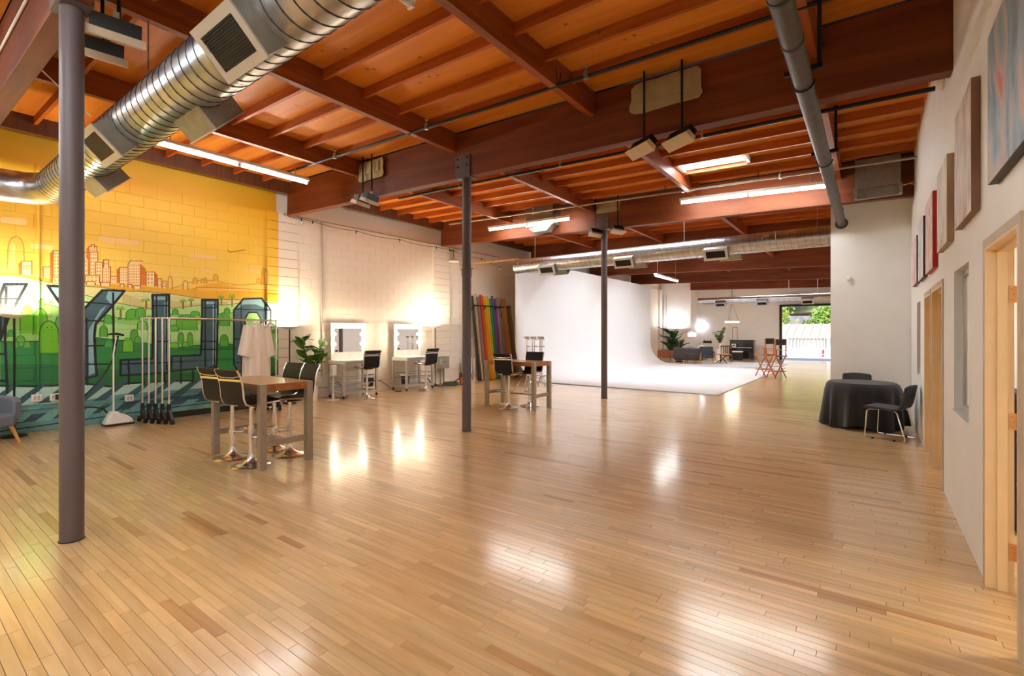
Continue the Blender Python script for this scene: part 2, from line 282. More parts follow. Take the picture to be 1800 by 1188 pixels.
MURAL=[((250,208,130),0,[(2.395,3.145),(2.417,3.202),(2.95,3.216),(2.976,3.164),(2.95,3.104),(2.417,3.095)]),((250,208,130),0,[(3.741,3.027),(3.77,3.074),(4.212,3.098),(4.243,3.056),(4.212,3.007),(3.77,2.986)]),(
(250,208,130),0,[(3.977,2.789),(4.007,2.826),(4.15,2.818),(4.181,2.787),(4.15,2.75),(4.007,2.758)]),((250,208,130),0,[(4.769,2.848),(4.803,2.893),(5.085,2.899),(5.121,2.86),(5.085,2.813),(4.803,2.81)]),(
(250,208,130),0,[(3.495,2.631),(3.523,2.661),(3.607,2.658),(3.636,2.634),(3.607,2.604),(3.523,2.607)]),((252,226,150),0,[(1.245,3.258),(1.263,3.313),(1.52,3.327),(1.539,3.277),(1.52,3.221),(1.263,3.209)]),(
(252,220,140),0,[(1.565,2.909),(1.584,2.952),(1.826,2.951),(1.846,2.913),(1.826,2.869),(1.584,2.872)]),((250,208,130),0,[(5.268,2.738),(5.305,2.767),(5.38,2.749),(5.418,2.727),(5.38,2.699),(5.305,2.717)]),(
(190,120,40),.02,[(4.468,3.235),(4.501,3.205),(4.815,3.295)]),((250,205,96),0,[(3.459,2.372),(3.664,2.474),(3.887,2.569),(4.286,2.592),(4.371,2.565),(4.678,2.543),(5.026,2.595),(5.268,2.602),(5.52,2.559),(5.715,2.497),(5.715,2.331),(
3.459,2.201)]),((238,180,52),0,[(3.887,2.436),(4.088,2.519),(4.286,2.569),(4.457,2.526),(4.678,2.496),(3.887,2.403)]),((190,130,50),.012,[(3.459,2.372),(3.664,2.474),(3.887,2.569),(4.286,2.592),(4.371,2.565),(4.678,2.543),(
5.026,2.595),(5.268,2.602),(5.52,2.559),(5.715,2.497)]),((236,176,48),0,[(1.245,2.468),(1.489,2.458),(1.68,2.422),(2.088,2.375),(2.61,2.389),(3.018,2.391),(3.459,2.372),(3.789,2.396),(3.887,2.436),(4.678,2.472),(5.715,2.472),(
5.715,2.062),(1.245,1.893)]),((248,200,88),0,[(3.887,2.436),(4.678,2.472),(5.715,2.472),(5.715,2.382),(5.146,2.445),(4.457,2.409),(3.937,2.373)]),((180,115,40),.012,[(3.887,2.436),(4.678,2.472),(5.268,2.478),(5.715,2.472)]),(
(236,182,60),0,[(3.828,2.498),(3.83,2.565),(3.832,2.579),(3.835,2.592),(3.841,2.604),(3.849,2.614),(3.858,2.62),(3.867,2.623),(3.877,2.622),(3.886,2.617),(3.894,2.609),(3.899,2.598),(3.903,2.585),(3.904,2.571),(3.907,2.504)]),(
(200,140,50),.012,[(3.828,2.498),(3.83,2.565),(3.832,2.579),(3.835,2.592),(3.841,2.604),(3.849,2.614),(3.858,2.62),(3.867,2.623),(3.877,2.622),(3.886,2.617),(3.894,2.609),(3.899,2.598),(3.903,2.585),(3.904,2.571),(3.907,2.504)]),(
(236,182,60),0,[(3.967,2.52),(3.968,2.569),(3.969,2.58),(3.972,2.59),(3.977,2.598),(3.983,2.605),(3.989,2.61),(3.997,2.612),(4.004,2.611),(4.011,2.608),(4.017,2.602),(4.021,2.594),(4.024,2.585),(4.025,2.574),(4.027,2.525)]),(
(200,140,50),.012,[(3.967,2.52),(3.968,2.569),(3.969,2.58),(3.972,2.59),(3.977,2.598),(3.983,2.605),(3.989,2.61),(3.997,2.612),(4.004,2.611),(4.011,2.608),(4.017,2.602),(4.021,2.594),(4.024,2.585),(4.025,2.574),(4.027,2.525)]),(
(236,182,60),0,[(4.186,2.572),(4.189,2.654),(4.19,2.671),(4.195,2.687),(4.202,2.702),(4.211,2.713),(4.222,2.721),(4.233,2.724),(4.244,2.723),(4.255,2.718),(4.264,2.708),(4.271,2.695),(4.276,2.679),(4.277,2.662),(4.28,2.58)]),(
(200,140,50),.012,[(4.186,2.572),(4.189,2.654),(4.19,2.671),(4.195,2.687),(4.202,2.702),(4.211,2.713),(4.222,2.721),(4.233,2.724),(4.244,2.723),(4.255,2.718),(4.264,2.708),(4.271,2.695),(4.276,2.679),(4.277,2.662),(4.28,2.58)]),(
(236,182,60),0,[(4.022,2.525),(4.024,2.586),(4.024,2.6),(4.027,2.612),(4.031,2.623),(4.035,2.631),(4.041,2.637),(4.047,2.639),(4.054,2.638),(4.059,2.633),(4.064,2.626),(4.068,2.616),(4.07,2.604),(4.071,2.591),(4.073,2.529)]),(
(200,140,50),.012,[(4.022,2.525),(4.024,2.586),(4.024,2.6),(4.027,2.612),(4.031,2.623),(4.035,2.631),(4.041,2.637),(4.047,2.639),(4.054,2.638),(4.059,2.633),(4.064,2.626),(4.068,2.616),(4.07,2.604),(4.071,2.591),(4.073,2.529)]),(
(236,182,60),0,[(5.14,2.604),(5.143,2.793),(5.145,2.833),(5.15,2.871),(5.158,2.904),(5.168,2.93),(5.181,2.947),(5.194,2.953),(5.208,2.949),(5.22,2.935),(5.231,2.912),(5.239,2.88),(5.244,2.843),(5.246,2.803),(5.249,2.613)]),(
(200,140,50),.012,[(5.14,2.604),(5.143,2.793),(5.145,2.833),(5.15,2.871),(5.158,2.904),(5.168,2.93),(5.181,2.947),(5.194,2.953),(5.208,2.949),(5.22,2.935),(5.231,2.912),(5.239,2.88),(5.244,2.843),(5.246,2.803),(5.249,2.613)]),(
(236,182,60),0,[(5.037,2.596),(5.04,2.663),(5.042,2.677),(5.046,2.691),(5.053,2.703),(5.063,2.712),(5.074,2.719),(5.085,2.722),(5.097,2.721),(5.108,2.717),(5.117,2.709),(5.124,2.698),(5.129,2.685),(5.131,2.671),(5.133,2.604)]),(
(200,140,50),.012,[(5.037,2.596),(5.04,2.663),(5.042,2.677),(5.046,2.691),(5.053,2.703),(5.063,2.712),(5.074,2.719),(5.085,2.722),(5.097,2.721),(5.108,2.717),(5.117,2.709),(5.124,2.698),(5.129,2.685),(5.131,2.671),(5.133,2.604)]),(
(244,196,84),0,[(1.323,2.545),(1.328,2.808),(1.331,2.864),(1.34,2.917),(1.353,2.963),(1.371,3.0),(1.392,3.025),(1.414,3.036),(1.437,3.032),(1.458,3.014),(1.476,2.982),(1.49,2.939),(1.499,2.888),(1.502,2.832),(1.508,2.565)]),(
(200,140,50),.012,[(1.323,2.545),(1.328,2.808),(1.331,2.864),(1.34,2.917),(1.353,2.963),(1.371,3.0),(1.392,3.025),(1.414,3.036),(1.437,3.032),(1.458,3.014),(1.476,2.982),(1.49,2.939),(1.499,2.888),(1.502,2.832),(1.508,2.565)]),(
(250,205,100),0,[(5.2,2.609),(5.202,2.772),(5.203,2.806),(5.206,2.839),(5.211,2.867),(5.217,2.889),(5.223,2.903),(5.231,2.908),(5.238,2.904),(5.245,2.891),(5.251,2.871),(5.256,2.844),(5.259,2.812),(5.26,2.777),(5.262,2.614)]),(
(200,140,50),.012,[(5.2,2.609),(5.202,2.772),(5.203,2.806),(5.206,2.839),(5.211,2.867),(5.217,2.889),(5.223,2.903),(5.231,2.908),(5.238,2.904),(5.245,2.891),(5.251,2.871),(5.256,2.844),(5.259,2.812),(5.26,2.777),(5.262,2.614)]),(
(250,214,120),0,[(1.341,2.547),(1.343,2.757),(1.345,2.802),(1.348,2.844),(1.353,2.88),(1.36,2.909),(1.369,2.927),(1.378,2.934),(1.387,2.93),(1.395,2.914),(1.402,2.887),(1.408,2.852),(1.411,2.811),(1.412,2.766),(1.414,2.555)]),(
(214,118,22),0,[(1.443,2.617),(1.476,2.659),(1.476,2.448),(1.443,2.444)]),((252,222,165),0,[(1.476,2.659),(1.59,2.672),(1.59,2.459),(1.476,2.448)]),((176,104,40),.014,[(1.476,2.448),(1.476,2.659),(1.59,2.672),(1.59,2.459)]),(
(222,160,80),0,[(1.49,2.601),(1.508,2.603),(1.508,2.53),(1.49,2.528)]),((222,160,80),0,[(1.522,2.604),(1.539,2.606),(1.539,2.533),(1.522,2.532)]),((222,160,80),0,[(1.553,2.608),(1.571,2.61),(1.571,2.537),(1.553,2.535)]),(
(252,222,165),0,[(1.72,2.597),(1.826,2.609),(1.826,2.436),(1.72,2.426)]),((176,104,40),.014,[(1.72,2.426),(1.72,2.597),(1.826,2.609),(1.826,2.436)]),((222,160,80),0,[(1.733,2.577),(1.749,2.579),(1.749,2.553),(1.733,2.551)]),(
(222,160,80),0,[(1.733,2.53),(1.749,2.531),(1.749,2.505),(1.733,2.503)]),((222,160,80),0,[(1.733,2.482),(1.749,2.483),(1.749,2.457),(1.733,2.456)]),((222,160,80),0,[(1.762,2.581),(1.778,2.582),(1.778,2.556),(1.762,2.554)]),(
(222,160,80),0,[(1.762,2.533),(1.778,2.534),(1.778,2.508),(1.762,2.506)]),((222,160,80),0,[(1.762,2.485),(1.778,2.486),(1.778,2.46),(1.762,2.458)]),((222,160,80),0,[(1.792,2.584),(1.808,2.585),(1.808,2.559),(1.792,2.557)]),(
(222,160,80),0,[(1.792,2.536),(1.808,2.537),(1.808,2.511),(1.792,2.509)]),((222,160,80),0,[(1.792,2.488),(1.808,2.489),(1.808,2.463),(1.792,2.461)]),((214,118,22),0,[(1.799,2.825),(1.833,2.866),(1.833,2.372),(1.799,2.369)]),(
(252,222,165),0,[(1.833,2.866),(2.018,2.891),(2.018,2.388),(1.833,2.372)]),((176,104,40),.014,[(1.833,2.372),(1.833,2.866),(2.018,2.891),(2.018,2.388)]),((222,160,80),0,[(1.847,2.842),(1.865,2.844),(1.865,2.812),(1.847,2.81)]),(
(222,160,80),0,[(1.847,2.784),(1.865,2.787),(1.865,2.755),(1.847,2.753)]),((222,160,80),0,[(1.847,2.727),(1.865,2.729),(1.865,2.697),(1.847,2.695)]),((222,160,80),0,[(1.847,2.669),(1.865,2.671),(1.865,2.64),(1.847,2.638)]),(
(222,160,80),0,[(1.847,2.612),(1.865,2.614),(1.865,2.582),(1.847,2.58)]),((222,160,80),0,[(1.847,2.554),(1.865,2.556),(1.865,2.525),(1.847,2.523)]),((222,160,80),0,[(1.847,2.497),(1.865,2.499),(1.865,2.467),(1.847,2.465)]),(
(222,160,80),0,[(1.847,2.44),(1.865,2.441),(1.865,2.41),(1.847,2.408)]),((222,160,80),0,[(1.88,2.846),(1.898,2.848),(1.898,2.817),(1.88,2.814)]),((222,160,80),0,[(1.88,2.788),(1.898,2.791),(1.898,2.759),(1.88,2.757)]),(
(222,160,80),0,[(1.88,2.731),(1.898,2.733),(1.898,2.701),(1.88,2.699)]),((222,160,80),0,[(1.88,2.673),(1.898,2.675),(1.898,2.643),(1.88,2.641)]),((222,160,80),0,[(1.88,2.615),(1.898,2.617),(1.898,2.586),(1.88,2.584)]),(
(222,160,80),0,[(1.88,2.558),(1.898,2.56),(1.898,2.528),(1.88,2.526)]),((222,160,80),0,[(1.88,2.5),(1.898,2.502),(1.898,2.47),(1.88,2.468)]),((222,160,80),0,[(1.88,2.443),(1.898,2.444),(1.898,2.412),(1.88,2.411)]),(
(222,160,80),0,[(1.913,2.85),(1.931,2.853),(1.931,2.821),(1.913,2.819)]),((222,160,80),0,[(1.913,2.793),(1.931,2.795),(1.931,2.763),(1.913,2.761)]),((222,160,80),0,[(1.913,2.735),(1.931,2.737),(1.931,2.705),(1.913,2.703)]),(
(222,160,80),0,[(1.913,2.677),(1.931,2.679),(1.931,2.647),(1.913,2.645)]),((222,160,80),0,[(1.913,2.619),(1.931,2.621),(1.931,2.589),(1.913,2.587)]),((222,160,80),0,[(1.913,2.561),(1.931,2.563),(1.931,2.531),(1.913,2.529)]),(
(222,160,80),0,[(1.913,2.503),(1.931,2.505),(1.931,2.473),(1.913,2.472)]),((222,160,80),0,[(1.913,2.446),(1.931,2.447),(1.931,2.415),(1.913,2.414)]),((222,160,80),0,[(1.946,2.855),(1.964,2.857),(1.964,2.825),(1.946,2.823)]),(
(222,160,80),0,[(1.946,2.797),(1.964,2.799),(1.964,2.767),(1.946,2.765)]),((222,160,80),0,[(1.946,2.739),(1.964,2.741),(1.964,2.709),(1.946,2.707)]),((222,160,80),0,[(1.946,2.681),(1.964,2.683),(1.964,2.651),(1.946,2.649)]),(
(222,160,80),0,[(1.946,2.623),(1.964,2.625),(1.964,2.593),(1.946,2.591)]),((222,160,80),0,[(1.946,2.565),(1.964,2.567),(1.964,2.535),(1.946,2.533)]),((222,160,80),0,[(1.946,2.507),(1.964,2.508),(1.964,2.476),(1.946,2.475)]),(
(222,160,80),0,[(1.946,2.449),(1.964,2.45),(1.964,2.418),(1.946,2.417)]),((222,160,80),0,[(1.979,2.859),(1.998,2.862),(1.998,2.83),(1.979,2.827)]),((222,160,80),0,[(1.979,2.801),(1.998,2.803),(1.998,2.771),(1.979,2.769)]),(
(222,160,80),0,[(1.979,2.743),(1.998,2.745),(1.998,2.713),(1.979,2.711)]),((222,160,80),0,[(1.979,2.685),(1.998,2.687),(1.998,2.655),(1.979,2.653)]),((222,160,80),0,[(1.979,2.626),(1.998,2.628),(1.998,2.596),(1.979,2.594)]),(
(222,160,80),0,[(1.979,2.568),(1.998,2.57),(1.998,2.538),(1.979,2.536)]),((222,160,80),0,[(1.979,2.51),(1.998,2.512),(1.998,2.48),(1.979,2.478)]),((222,160,80),0,[(1.979,2.452),(1.998,2.453),(1.998,2.421),(1.979,2.42)]),(
(252,222,165),0,[(1.826,2.445),(1.935,2.455),(1.935,2.326),(1.826,2.317)]),((176,104,40),.014,[(1.826,2.317),(1.826,2.445),(1.935,2.455),(1.935,2.326)]),((222,160,80),0,[(1.845,2.41),(1.867,2.412),(1.867,2.368),(1.845,2.366)]),(
(222,160,80),0,[(1.886,2.414),(1.909,2.416),(1.909,2.372),(1.886,2.37)]),((252,222,165),0,[(2.217,2.889),(2.342,2.906),(2.342,2.367),(2.217,2.357)]),((176,104,40),.014,[(2.217,2.357),(2.217,2.889),(2.342,2.906),(2.342,2.367)]),(
(222,160,80),0,[(2.233,2.855),(2.252,2.858),(2.252,2.813),(2.233,2.811)]),((222,160,80),0,[(2.233,2.774),(2.252,2.777),(2.252,2.732),(2.233,2.73)]),((222,160,80),0,[(2.233,2.694),(2.252,2.696),(2.252,2.651),(2.233,2.649)]),(
(222,160,80),0,[(2.233,2.613),(2.252,2.615),(2.252,2.57),(2.233,2.569)]),((222,160,80),0,[(2.233,2.532),(2.252,2.534),(2.252,2.49),(2.233,2.488)]),((222,160,80),0,[(2.233,2.451),(2.252,2.453),(2.252,2.409),(2.233,2.407)]),(
(222,160,80),0,[(2.267,2.86),(2.286,2.862),(2.286,2.817),(2.267,2.815)]),((222,160,80),0,[(2.267,2.779),(2.286,2.781),(2.286,2.736),(2.267,2.734)]),((222,160,80),0,[(2.267,2.698),(2.286,2.7),(2.286,2.655),(2.267,2.653)]),(
(222,160,80),0,[(2.267,2.617),(2.286,2.619),(2.286,2.574),(2.267,2.572)]),((222,160,80),0,[(2.267,2.536),(2.286,2.537),(2.286,2.493),(2.267,2.491)]),((222,160,80),0,[(2.267,2.455),(2.286,2.456),(2.286,2.412),(2.267,2.41)]),(
(222,160,80),0,[(2.302,2.864),(2.321,2.867),(2.321,2.822),(2.302,2.819)]),((222,160,80),0,[(2.302,2.783),(2.321,2.785),(2.321,2.74),(2.302,2.738)]),((222,160,80),0,[(2.302,2.702),(2.321,2.704),(2.321,2.659),(2.302,2.657)]),(
(222,160,80),0,[(2.302,2.62),(2.321,2.622),(2.321,2.577),(2.302,2.576)]),((222,160,80),0,[(2.302,2.539),(2.321,2.541),(2.321,2.496),(2.302,2.494)]),((222,160,80),0,[(2.302,2.458),(2.321,2.459),(2.321,2.415),(2.302,2.413)]),(
(214,118,22),0,[(2.246,2.968),(2.276,3.002),(2.276,2.792),(2.246,2.788)]),((252,222,165),0,[(2.276,3.002),(2.38,3.017),(2.38,2.805),(2.276,2.792)]),((176,104,40),.014,[(2.276,2.792),(2.276,3.002),(2.38,3.017),(2.38,2.805)]),(
(222,160,80),0,[(2.289,2.968),(2.304,2.97),(2.304,2.925),(2.289,2.923)]),((222,160,80),0,[(2.289,2.887),(2.304,2.889),(2.304,2.844),(2.289,2.842)]),((222,160,80),0,[(2.317,2.972),(2.333,2.974),(2.333,2.929),(2.317,2.927)]),(
(222,160,80),0,[(2.317,2.891),(2.333,2.893),(2.333,2.848),(2.317,2.846)]),((222,160,80),0,[(2.346,2.976),(2.362,2.978),(2.362,2.933),(2.346,2.931)]),((222,160,80),0,[(2.346,2.894),(2.362,2.896),(2.362,2.852),(2.346,2.85)]),(
(252,222,165),0,[(2.305,3.035),(2.35,3.042),(2.35,2.984),(2.305,2.978)]),((176,104,40),.014,[(2.305,2.978),(2.305,3.035),(2.35,3.042),(2.35,2.984)]),((222,160,80),0,[(2.318,3.021),(2.333,3.023),(2.333,3.003),(2.318,3.001)]),(
(214,118,22),0,[(2.261,2.874),(2.29,2.909),(2.29,2.459),(2.261,2.456)]),((252,222,165),0,[(2.29,2.909),(2.395,2.923),(2.395,2.468),(2.29,2.459)]),((176,104,40),.014,[(2.29,2.459),(2.29,2.909),(2.395,2.923),(2.395,2.468)]),(
(222,160,80),0,[(2.303,2.884),(2.319,2.886),(2.319,2.853),(2.303,2.851)]),((222,160,80),0,[(2.303,2.825),(2.319,2.826),(2.319,2.794),(2.303,2.792)]),((222,160,80),0,[(2.303,2.765),(2.319,2.767),(2.319,2.735),(2.303,2.733)]),(
(222,160,80),0,[(2.303,2.706),(2.319,2.708),(2.319,2.675),(2.303,2.673)]),((222,160,80),0,[(2.303,2.647),(2.319,2.648),(2.319,2.616),(2.303,2.614)]),((222,160,80),0,[(2.303,2.588),(2.319,2.589),(2.319,2.556),(2.303,2.555)]),(
(222,160,80),0,[(2.303,2.528),(2.319,2.53),(2.319,2.497),(2.303,2.496)]),((222,160,80),0,[(2.332,2.888),(2.348,2.89),(2.348,2.857),(2.332,2.855)]),((222,160,80),0,[(2.332,2.828),(2.348,2.83),(2.348,2.797),(2.332,2.795)]),(
(222,160,80),0,[(2.332,2.769),(2.348,2.771),(2.348,2.738),(2.332,2.736)]),((222,160,80),0,[(2.332,2.709),(2.348,2.711),(2.348,2.678),(2.332,2.677)]),((222,160,80),0,[(2.332,2.65),(2.348,2.652),(2.348,2.619),(2.332,2.617)]),(
(222,160,80),0,[(2.332,2.59),(2.348,2.592),(2.348,2.559),(2.332,2.558)]),((222,160,80),0,[(2.332,2.531),(2.348,2.533),(2.348,2.5),(2.332,2.498)]),((222,160,80),0,[(2.361,2.891),(2.377,2.893),(2.377,2.861),(2.361,2.859)]),(
(222,160,80),0,[(2.361,2.832),(2.377,2.834),(2.377,2.801),(2.361,2.799)]),((222,160,80),0,[(2.361,2.772),(2.377,2.774),(2.377,2.741),(2.361,2.739)]),((222,160,80),0,[(2.361,2.713),(2.377,2.714),(2.377,2.682),(2.361,2.68)]),(
(222,160,80),0,[(2.361,2.653),(2.377,2.655),(2.377,2.622),(2.361,2.62)]),((222,160,80),0,[(2.361,2.593),(2.377,2.595),(2.377,2.562),(2.361,2.561)]),((222,160,80),0,[(2.361,2.534),(2.377,2.535),(2.377,2.503),(2.361,2.501)]),(
(252,222,165),0,[(2.365,2.745),(2.455,2.756),(2.455,2.377),(2.365,2.369)]),((176,104,40),.014,[(2.365,2.369),(2.365,2.745),(2.455,2.756),(2.455,2.377)]),((222,160,80),0,[(2.38,2.721),(2.399,2.723),(2.399,2.692),(2.38,2.69)]),(
(222,160,80),0,[(2.38,2.664),(2.399,2.666),(2.399,2.635),(2.38,2.633)]),((222,160,80),0,[(2.38,2.607),(2.399,2.609),(2.399,2.578),(2.38,2.576)]),((222,160,80),0,[(2.38,2.55),(2.399,2.552),(2.399,2.521),(2.38,2.519)]),(
(222,160,80),0,[(2.38,2.493),(2.399,2.495),(2.399,2.463),(2.38,2.462)]),((222,160,80),0,[(2.38,2.436),(2.399,2.438),(2.399,2.406),(2.38,2.405)]),((222,160,80),0,[(2.415,2.725),(2.434,2.727),(2.434,2.696),(2.415,2.694)]),(
(222,160,80),0,[(2.415,2.668),(2.434,2.67),(2.434,2.639),(2.415,2.637)]),((222,160,80),0,[(2.415,2.611),(2.434,2.613),(2.434,2.581),(2.415,2.579)]),((222,160,80),0,[(2.415,2.554),(2.434,2.555),(2.434,2.524),(2.415,2.522)]),(
(222,160,80),0,[(2.415,2.496),(2.434,2.498),(2.434,2.467),(2.415,2.465)]),((222,160,80),0,[(2.415,2.439),(2.434,2.441),(2.434,2.409),(2.415,2.408)]),((252,222,165),0,[(2.455,2.678),(2.563,2.69),(2.563,2.415),(2.455,2.406)]),(
(176,104,40),.014,[(2.455,2.406),(2.455,2.678),(2.563,2.69),(2.563,2.415)]),((222,160,80),0,[(2.469,2.658),(2.485,2.659),(2.485,2.632),(2.469,2.631)]),((222,160,80),0,[(2.469,2.609),(2.485,2.611),(2.485,2.584),(2.469,2.582)]),(
(222,160,80),0,[(2.469,2.56),(2.485,2.562),(2.485,2.535),(2.469,2.533)]),((222,160,80),0,[(2.469,2.511),(2.485,2.513),(2.485,2.486),(2.469,2.485)]),((222,160,80),0,[(2.469,2.463),(2.485,2.464),(2.485,2.437),(2.469,2.436)]),(
(222,160,80),0,[(2.499,2.661),(2.515,2.662),(2.515,2.636),(2.499,2.634)]),((222,160,80),0,[(2.499,2.612),(2.515,2.614),(2.515,2.587),(2.499,2.585)]),((222,160,80),0,[(2.499,2.563),(2.515,2.565),(2.515,2.538),(2.499,2.536)]),(
(222,160,80),0,[(2.499,2.514),(2.515,2.516),(2.515,2.489),(2.499,2.487)]),((222,160,80),0,[(2.499,2.465),(2.515,2.467),(2.515,2.44),(2.499,2.439)]),((222,160,80),0,[(2.528,2.664),(2.545,2.666),(2.545,2.639),(2.528,2.637)]),(
(222,160,80),0,[(2.528,2.615),(2.545,2.617),(2.545,2.59),(2.528,2.588)]),((222,160,80),0,[(2.528,2.566),(2.545,2.568),(2.545,2.541),(2.528,2.539)]),((222,160,80),0,[(2.528,2.517),(2.545,2.519),(2.545,2.492),(2.528,2.49)]),(
(222,160,80),0,[(2.528,2.468),(2.545,2.47),(2.545,2.443),(2.528,2.441)]),((252,222,165),0,[(2.471,2.796),(2.54,2.805),(2.54,2.677),(2.471,2.67)]),((176,104,40),.014,[(2.471,2.67),(2.471,2.796),(2.54,2.805),(2.54,2.677)]),(
(222,160,80),0,[(2.483,2.762),(2.497,2.764),(2.497,2.72),(2.483,2.719)]),((222,160,80),0,[(2.509,2.765),(2.524,2.767),(2.524,2.723),(2.509,2.722)]),((214,118,22),0,[(2.203,2.478),(2.232,2.511),(2.232,2.387),(2.203,2.385)]),(
(252,222,165),0,[(2.232,2.511),(2.417,2.528),(2.417,2.403),(2.232,2.387)]),((176,104,40),.014,[(2.232,2.387),(2.232,2.511),(2.417,2.528),(2.417,2.403)]),((222,160,80),0,[(2.255,2.492),(2.283,2.494),(2.283,2.468),(2.255,2.465)]),(
(222,160,80),0,[(2.255,2.444),(2.283,2.446),(2.283,2.42),(2.255,2.418)]),((222,160,80),0,[(2.306,2.496),(2.334,2.499),(2.334,2.472),(2.306,2.47)]),((222,160,80),0,[(2.306,2.448),(2.334,2.451),(2.334,2.424),(2.306,2.422)]),(
(222,160,80),0,[(2.357,2.501),(2.386,2.504),(2.386,2.477),(2.357,2.475)]),((222,160,80),0,[(2.357,2.453),(2.386,2.455),(2.386,2.429),(2.357,2.426)]),((252,222,165),0,[(2.563,2.523),(2.657,2.532),(2.657,2.422),(2.563,2.415)]),(
(176,104,40),.014,[(2.563,2.415),(2.563,2.523),(2.657,2.532),(2.657,2.422)]),((222,160,80),0,[(2.579,2.494),(2.599,2.496),(2.599,2.458),(2.579,2.457)]),((222,160,80),0,[(2.615,2.497),(2.635,2.499),(2.635,2.461),(2.615,2.46)]),(
(252,222,165),0,[(2.246,2.407),(2.357,2.417),(2.357,2.359),(2.246,2.35)]),((176,104,40),.014,[(2.246,2.35),(2.246,2.407),(2.357,2.417),(2.357,2.359)]),((252,222,165),0,[(2.433,2.414),(2.555,2.424),(2.555,2.355),(2.433,2.346)]),(
(176,104,40),.014,[(2.433,2.346),(2.433,2.414),(2.555,2.424),(2.555,2.355)]),((214,118,22),0,[(2.649,2.65),(2.689,2.694),(2.689,2.425),(2.649,2.422)]),((252,222,165),0,[(2.689,2.694),(2.81,2.707),(2.81,2.435),(2.689,2.425)]),(
(176,104,40),.014,[(2.689,2.425),(2.689,2.694),(2.81,2.707),(2.81,2.435)]),((222,160,80),0,[(2.704,2.674),(2.722,2.676),(2.722,2.649),(2.704,2.647)]),((222,160,80),0,[(2.704,2.626),(2.722,2.627),(2.722,2.601),(2.704,2.599)]),(
(222,160,80),0,[(2.704,2.578),(2.722,2.579),(2.722,2.553),(2.704,2.551)]),((222,160,80),0,[(2.704,2.53),(2.722,2.531),(2.722,2.505),(2.704,2.503)]),((222,160,80),0,[(2.704,2.482),(2.722,2.483),(2.722,2.457),(2.704,2.455)]),(
(222,160,80),0,[(2.737,2.677),(2.756,2.679),(2.756,2.653),(2.737,2.651)]),((222,160,80),0,[(2.737,2.629),(2.756,2.631),(2.756,2.604),(2.737,2.603)]),((222,160,80),0,[(2.737,2.581),(2.756,2.583),(2.756,2.556),(2.737,2.554)]),(
(222,160,80),0,[(2.737,2.533),(2.756,2.534),(2.756,2.508),(2.737,2.506)]),((222,160,80),0,[(2.737,2.485),(2.756,2.486),(2.756,2.46),(2.737,2.458)]),((222,160,80),0,[(2.771,2.681),(2.79,2.683),(2.79,2.656),(2.771,2.654)]),(
(222,160,80),0,[(2.771,2.632),(2.79,2.634),(2.79,2.608),(2.771,2.606)]),((222,160,80),0,[(2.771,2.584),(2.79,2.586),(2.79,2.559),(2.771,2.558)]),((222,160,80),0,[(2.771,2.536),(2.79,2.538),(2.79,2.511),(2.771,2.509)]),(
(222,160,80),0,[(2.771,2.487),(2.79,2.489),(2.79,2.463),(2.771,2.461)]),((214,118,22),0,[(2.992,2.788),(3.069,2.713),(3.069,2.415),(2.992,2.409)]),((252,222,165),0,[(2.81,2.767),(2.992,2.788),(2.992,2.409),(2.81,2.395)]),(
(176,104,40),.014,[(2.81,2.395),(2.81,2.767),(2.992,2.788),(2.992,2.409)]),((222,160,80),0,[(2.824,2.747),(2.842,2.749),(2.842,2.722),(2.824,2.72)]),((222,160,80),0,[(2.824,2.698),(2.842,2.7),(2.842,2.673),(2.824,2.671)]),(
(222,160,80),0,[(2.824,2.649),(2.842,2.65),(2.842,2.623),(2.824,2.622)]),((222,160,80),0,[(2.824,2.6),(2.842,2.601),(2.842,2.574),(2.824,2.573)]),((222,160,80),0,[(2.824,2.551),(2.842,2.552),(2.842,2.525),(2.824,2.524)]),(
(222,160,80),0,[(2.824,2.501),(2.842,2.503),(2.842,2.476),(2.824,2.475)]),((222,160,80),0,[(2.824,2.452),(2.842,2.454),(2.842,2.427),(2.824,2.425)]),((222,160,80),0,[(2.857,2.75),(2.874,2.752),(2.874,2.725),(2.857,2.723)]),(
(222,160,80),0,[(2.857,2.701),(2.874,2.703),(2.874,2.676),(2.857,2.674)]),((222,160,80),0,[(2.857,2.652),(2.874,2.654),(2.874,2.627),(2.857,2.625)]),((222,160,80),0,[(2.857,2.603),(2.874,2.604),(2.874,2.577),(2.857,2.576)]),(
(222,160,80),0,[(2.857,2.554),(2.874,2.555),(2.874,2.528),(2.857,2.527)]),((222,160,80),0,[(2.857,2.504),(2.874,2.506),(2.874,2.479),(2.857,2.477)]),((222,160,80),0,[(2.857,2.455),(2.874,2.457),(2.874,2.43),(2.857,2.428)]),(
(222,160,80),0,[(2.889,2.754),(2.907,2.756),(2.907,2.729),(2.889,2.727)]),((222,160,80),0,[(2.889,2.705),(2.907,2.707),(2.907,2.679),(2.889,2.677)]),((222,160,80),0,[(2.889,2.655),(2.907,2.657),(2.907,2.63),(2.889,2.628)]),(
(222,160,80),0,[(2.889,2.606),(2.907,2.608),(2.907,2.581),(2.889,2.579)]),((222,160,80),0,[(2.889,2.557),(2.907,2.558),(2.907,2.531),(2.889,2.529)]),((222,160,80),0,[(2.889,2.507),(2.907,2.509),(2.907,2.482),(2.889,2.48)]),(
(222,160,80),0,[(2.889,2.458),(2.907,2.459),(2.907,2.432),(2.889,2.431)]),((222,160,80),0,[(2.922,2.758),(2.94,2.76),(2.94,2.732),(2.922,2.73)]),((222,160,80),0,[(2.922,2.708),(2.94,2.71),(2.94,2.683),(2.922,2.681)]),(
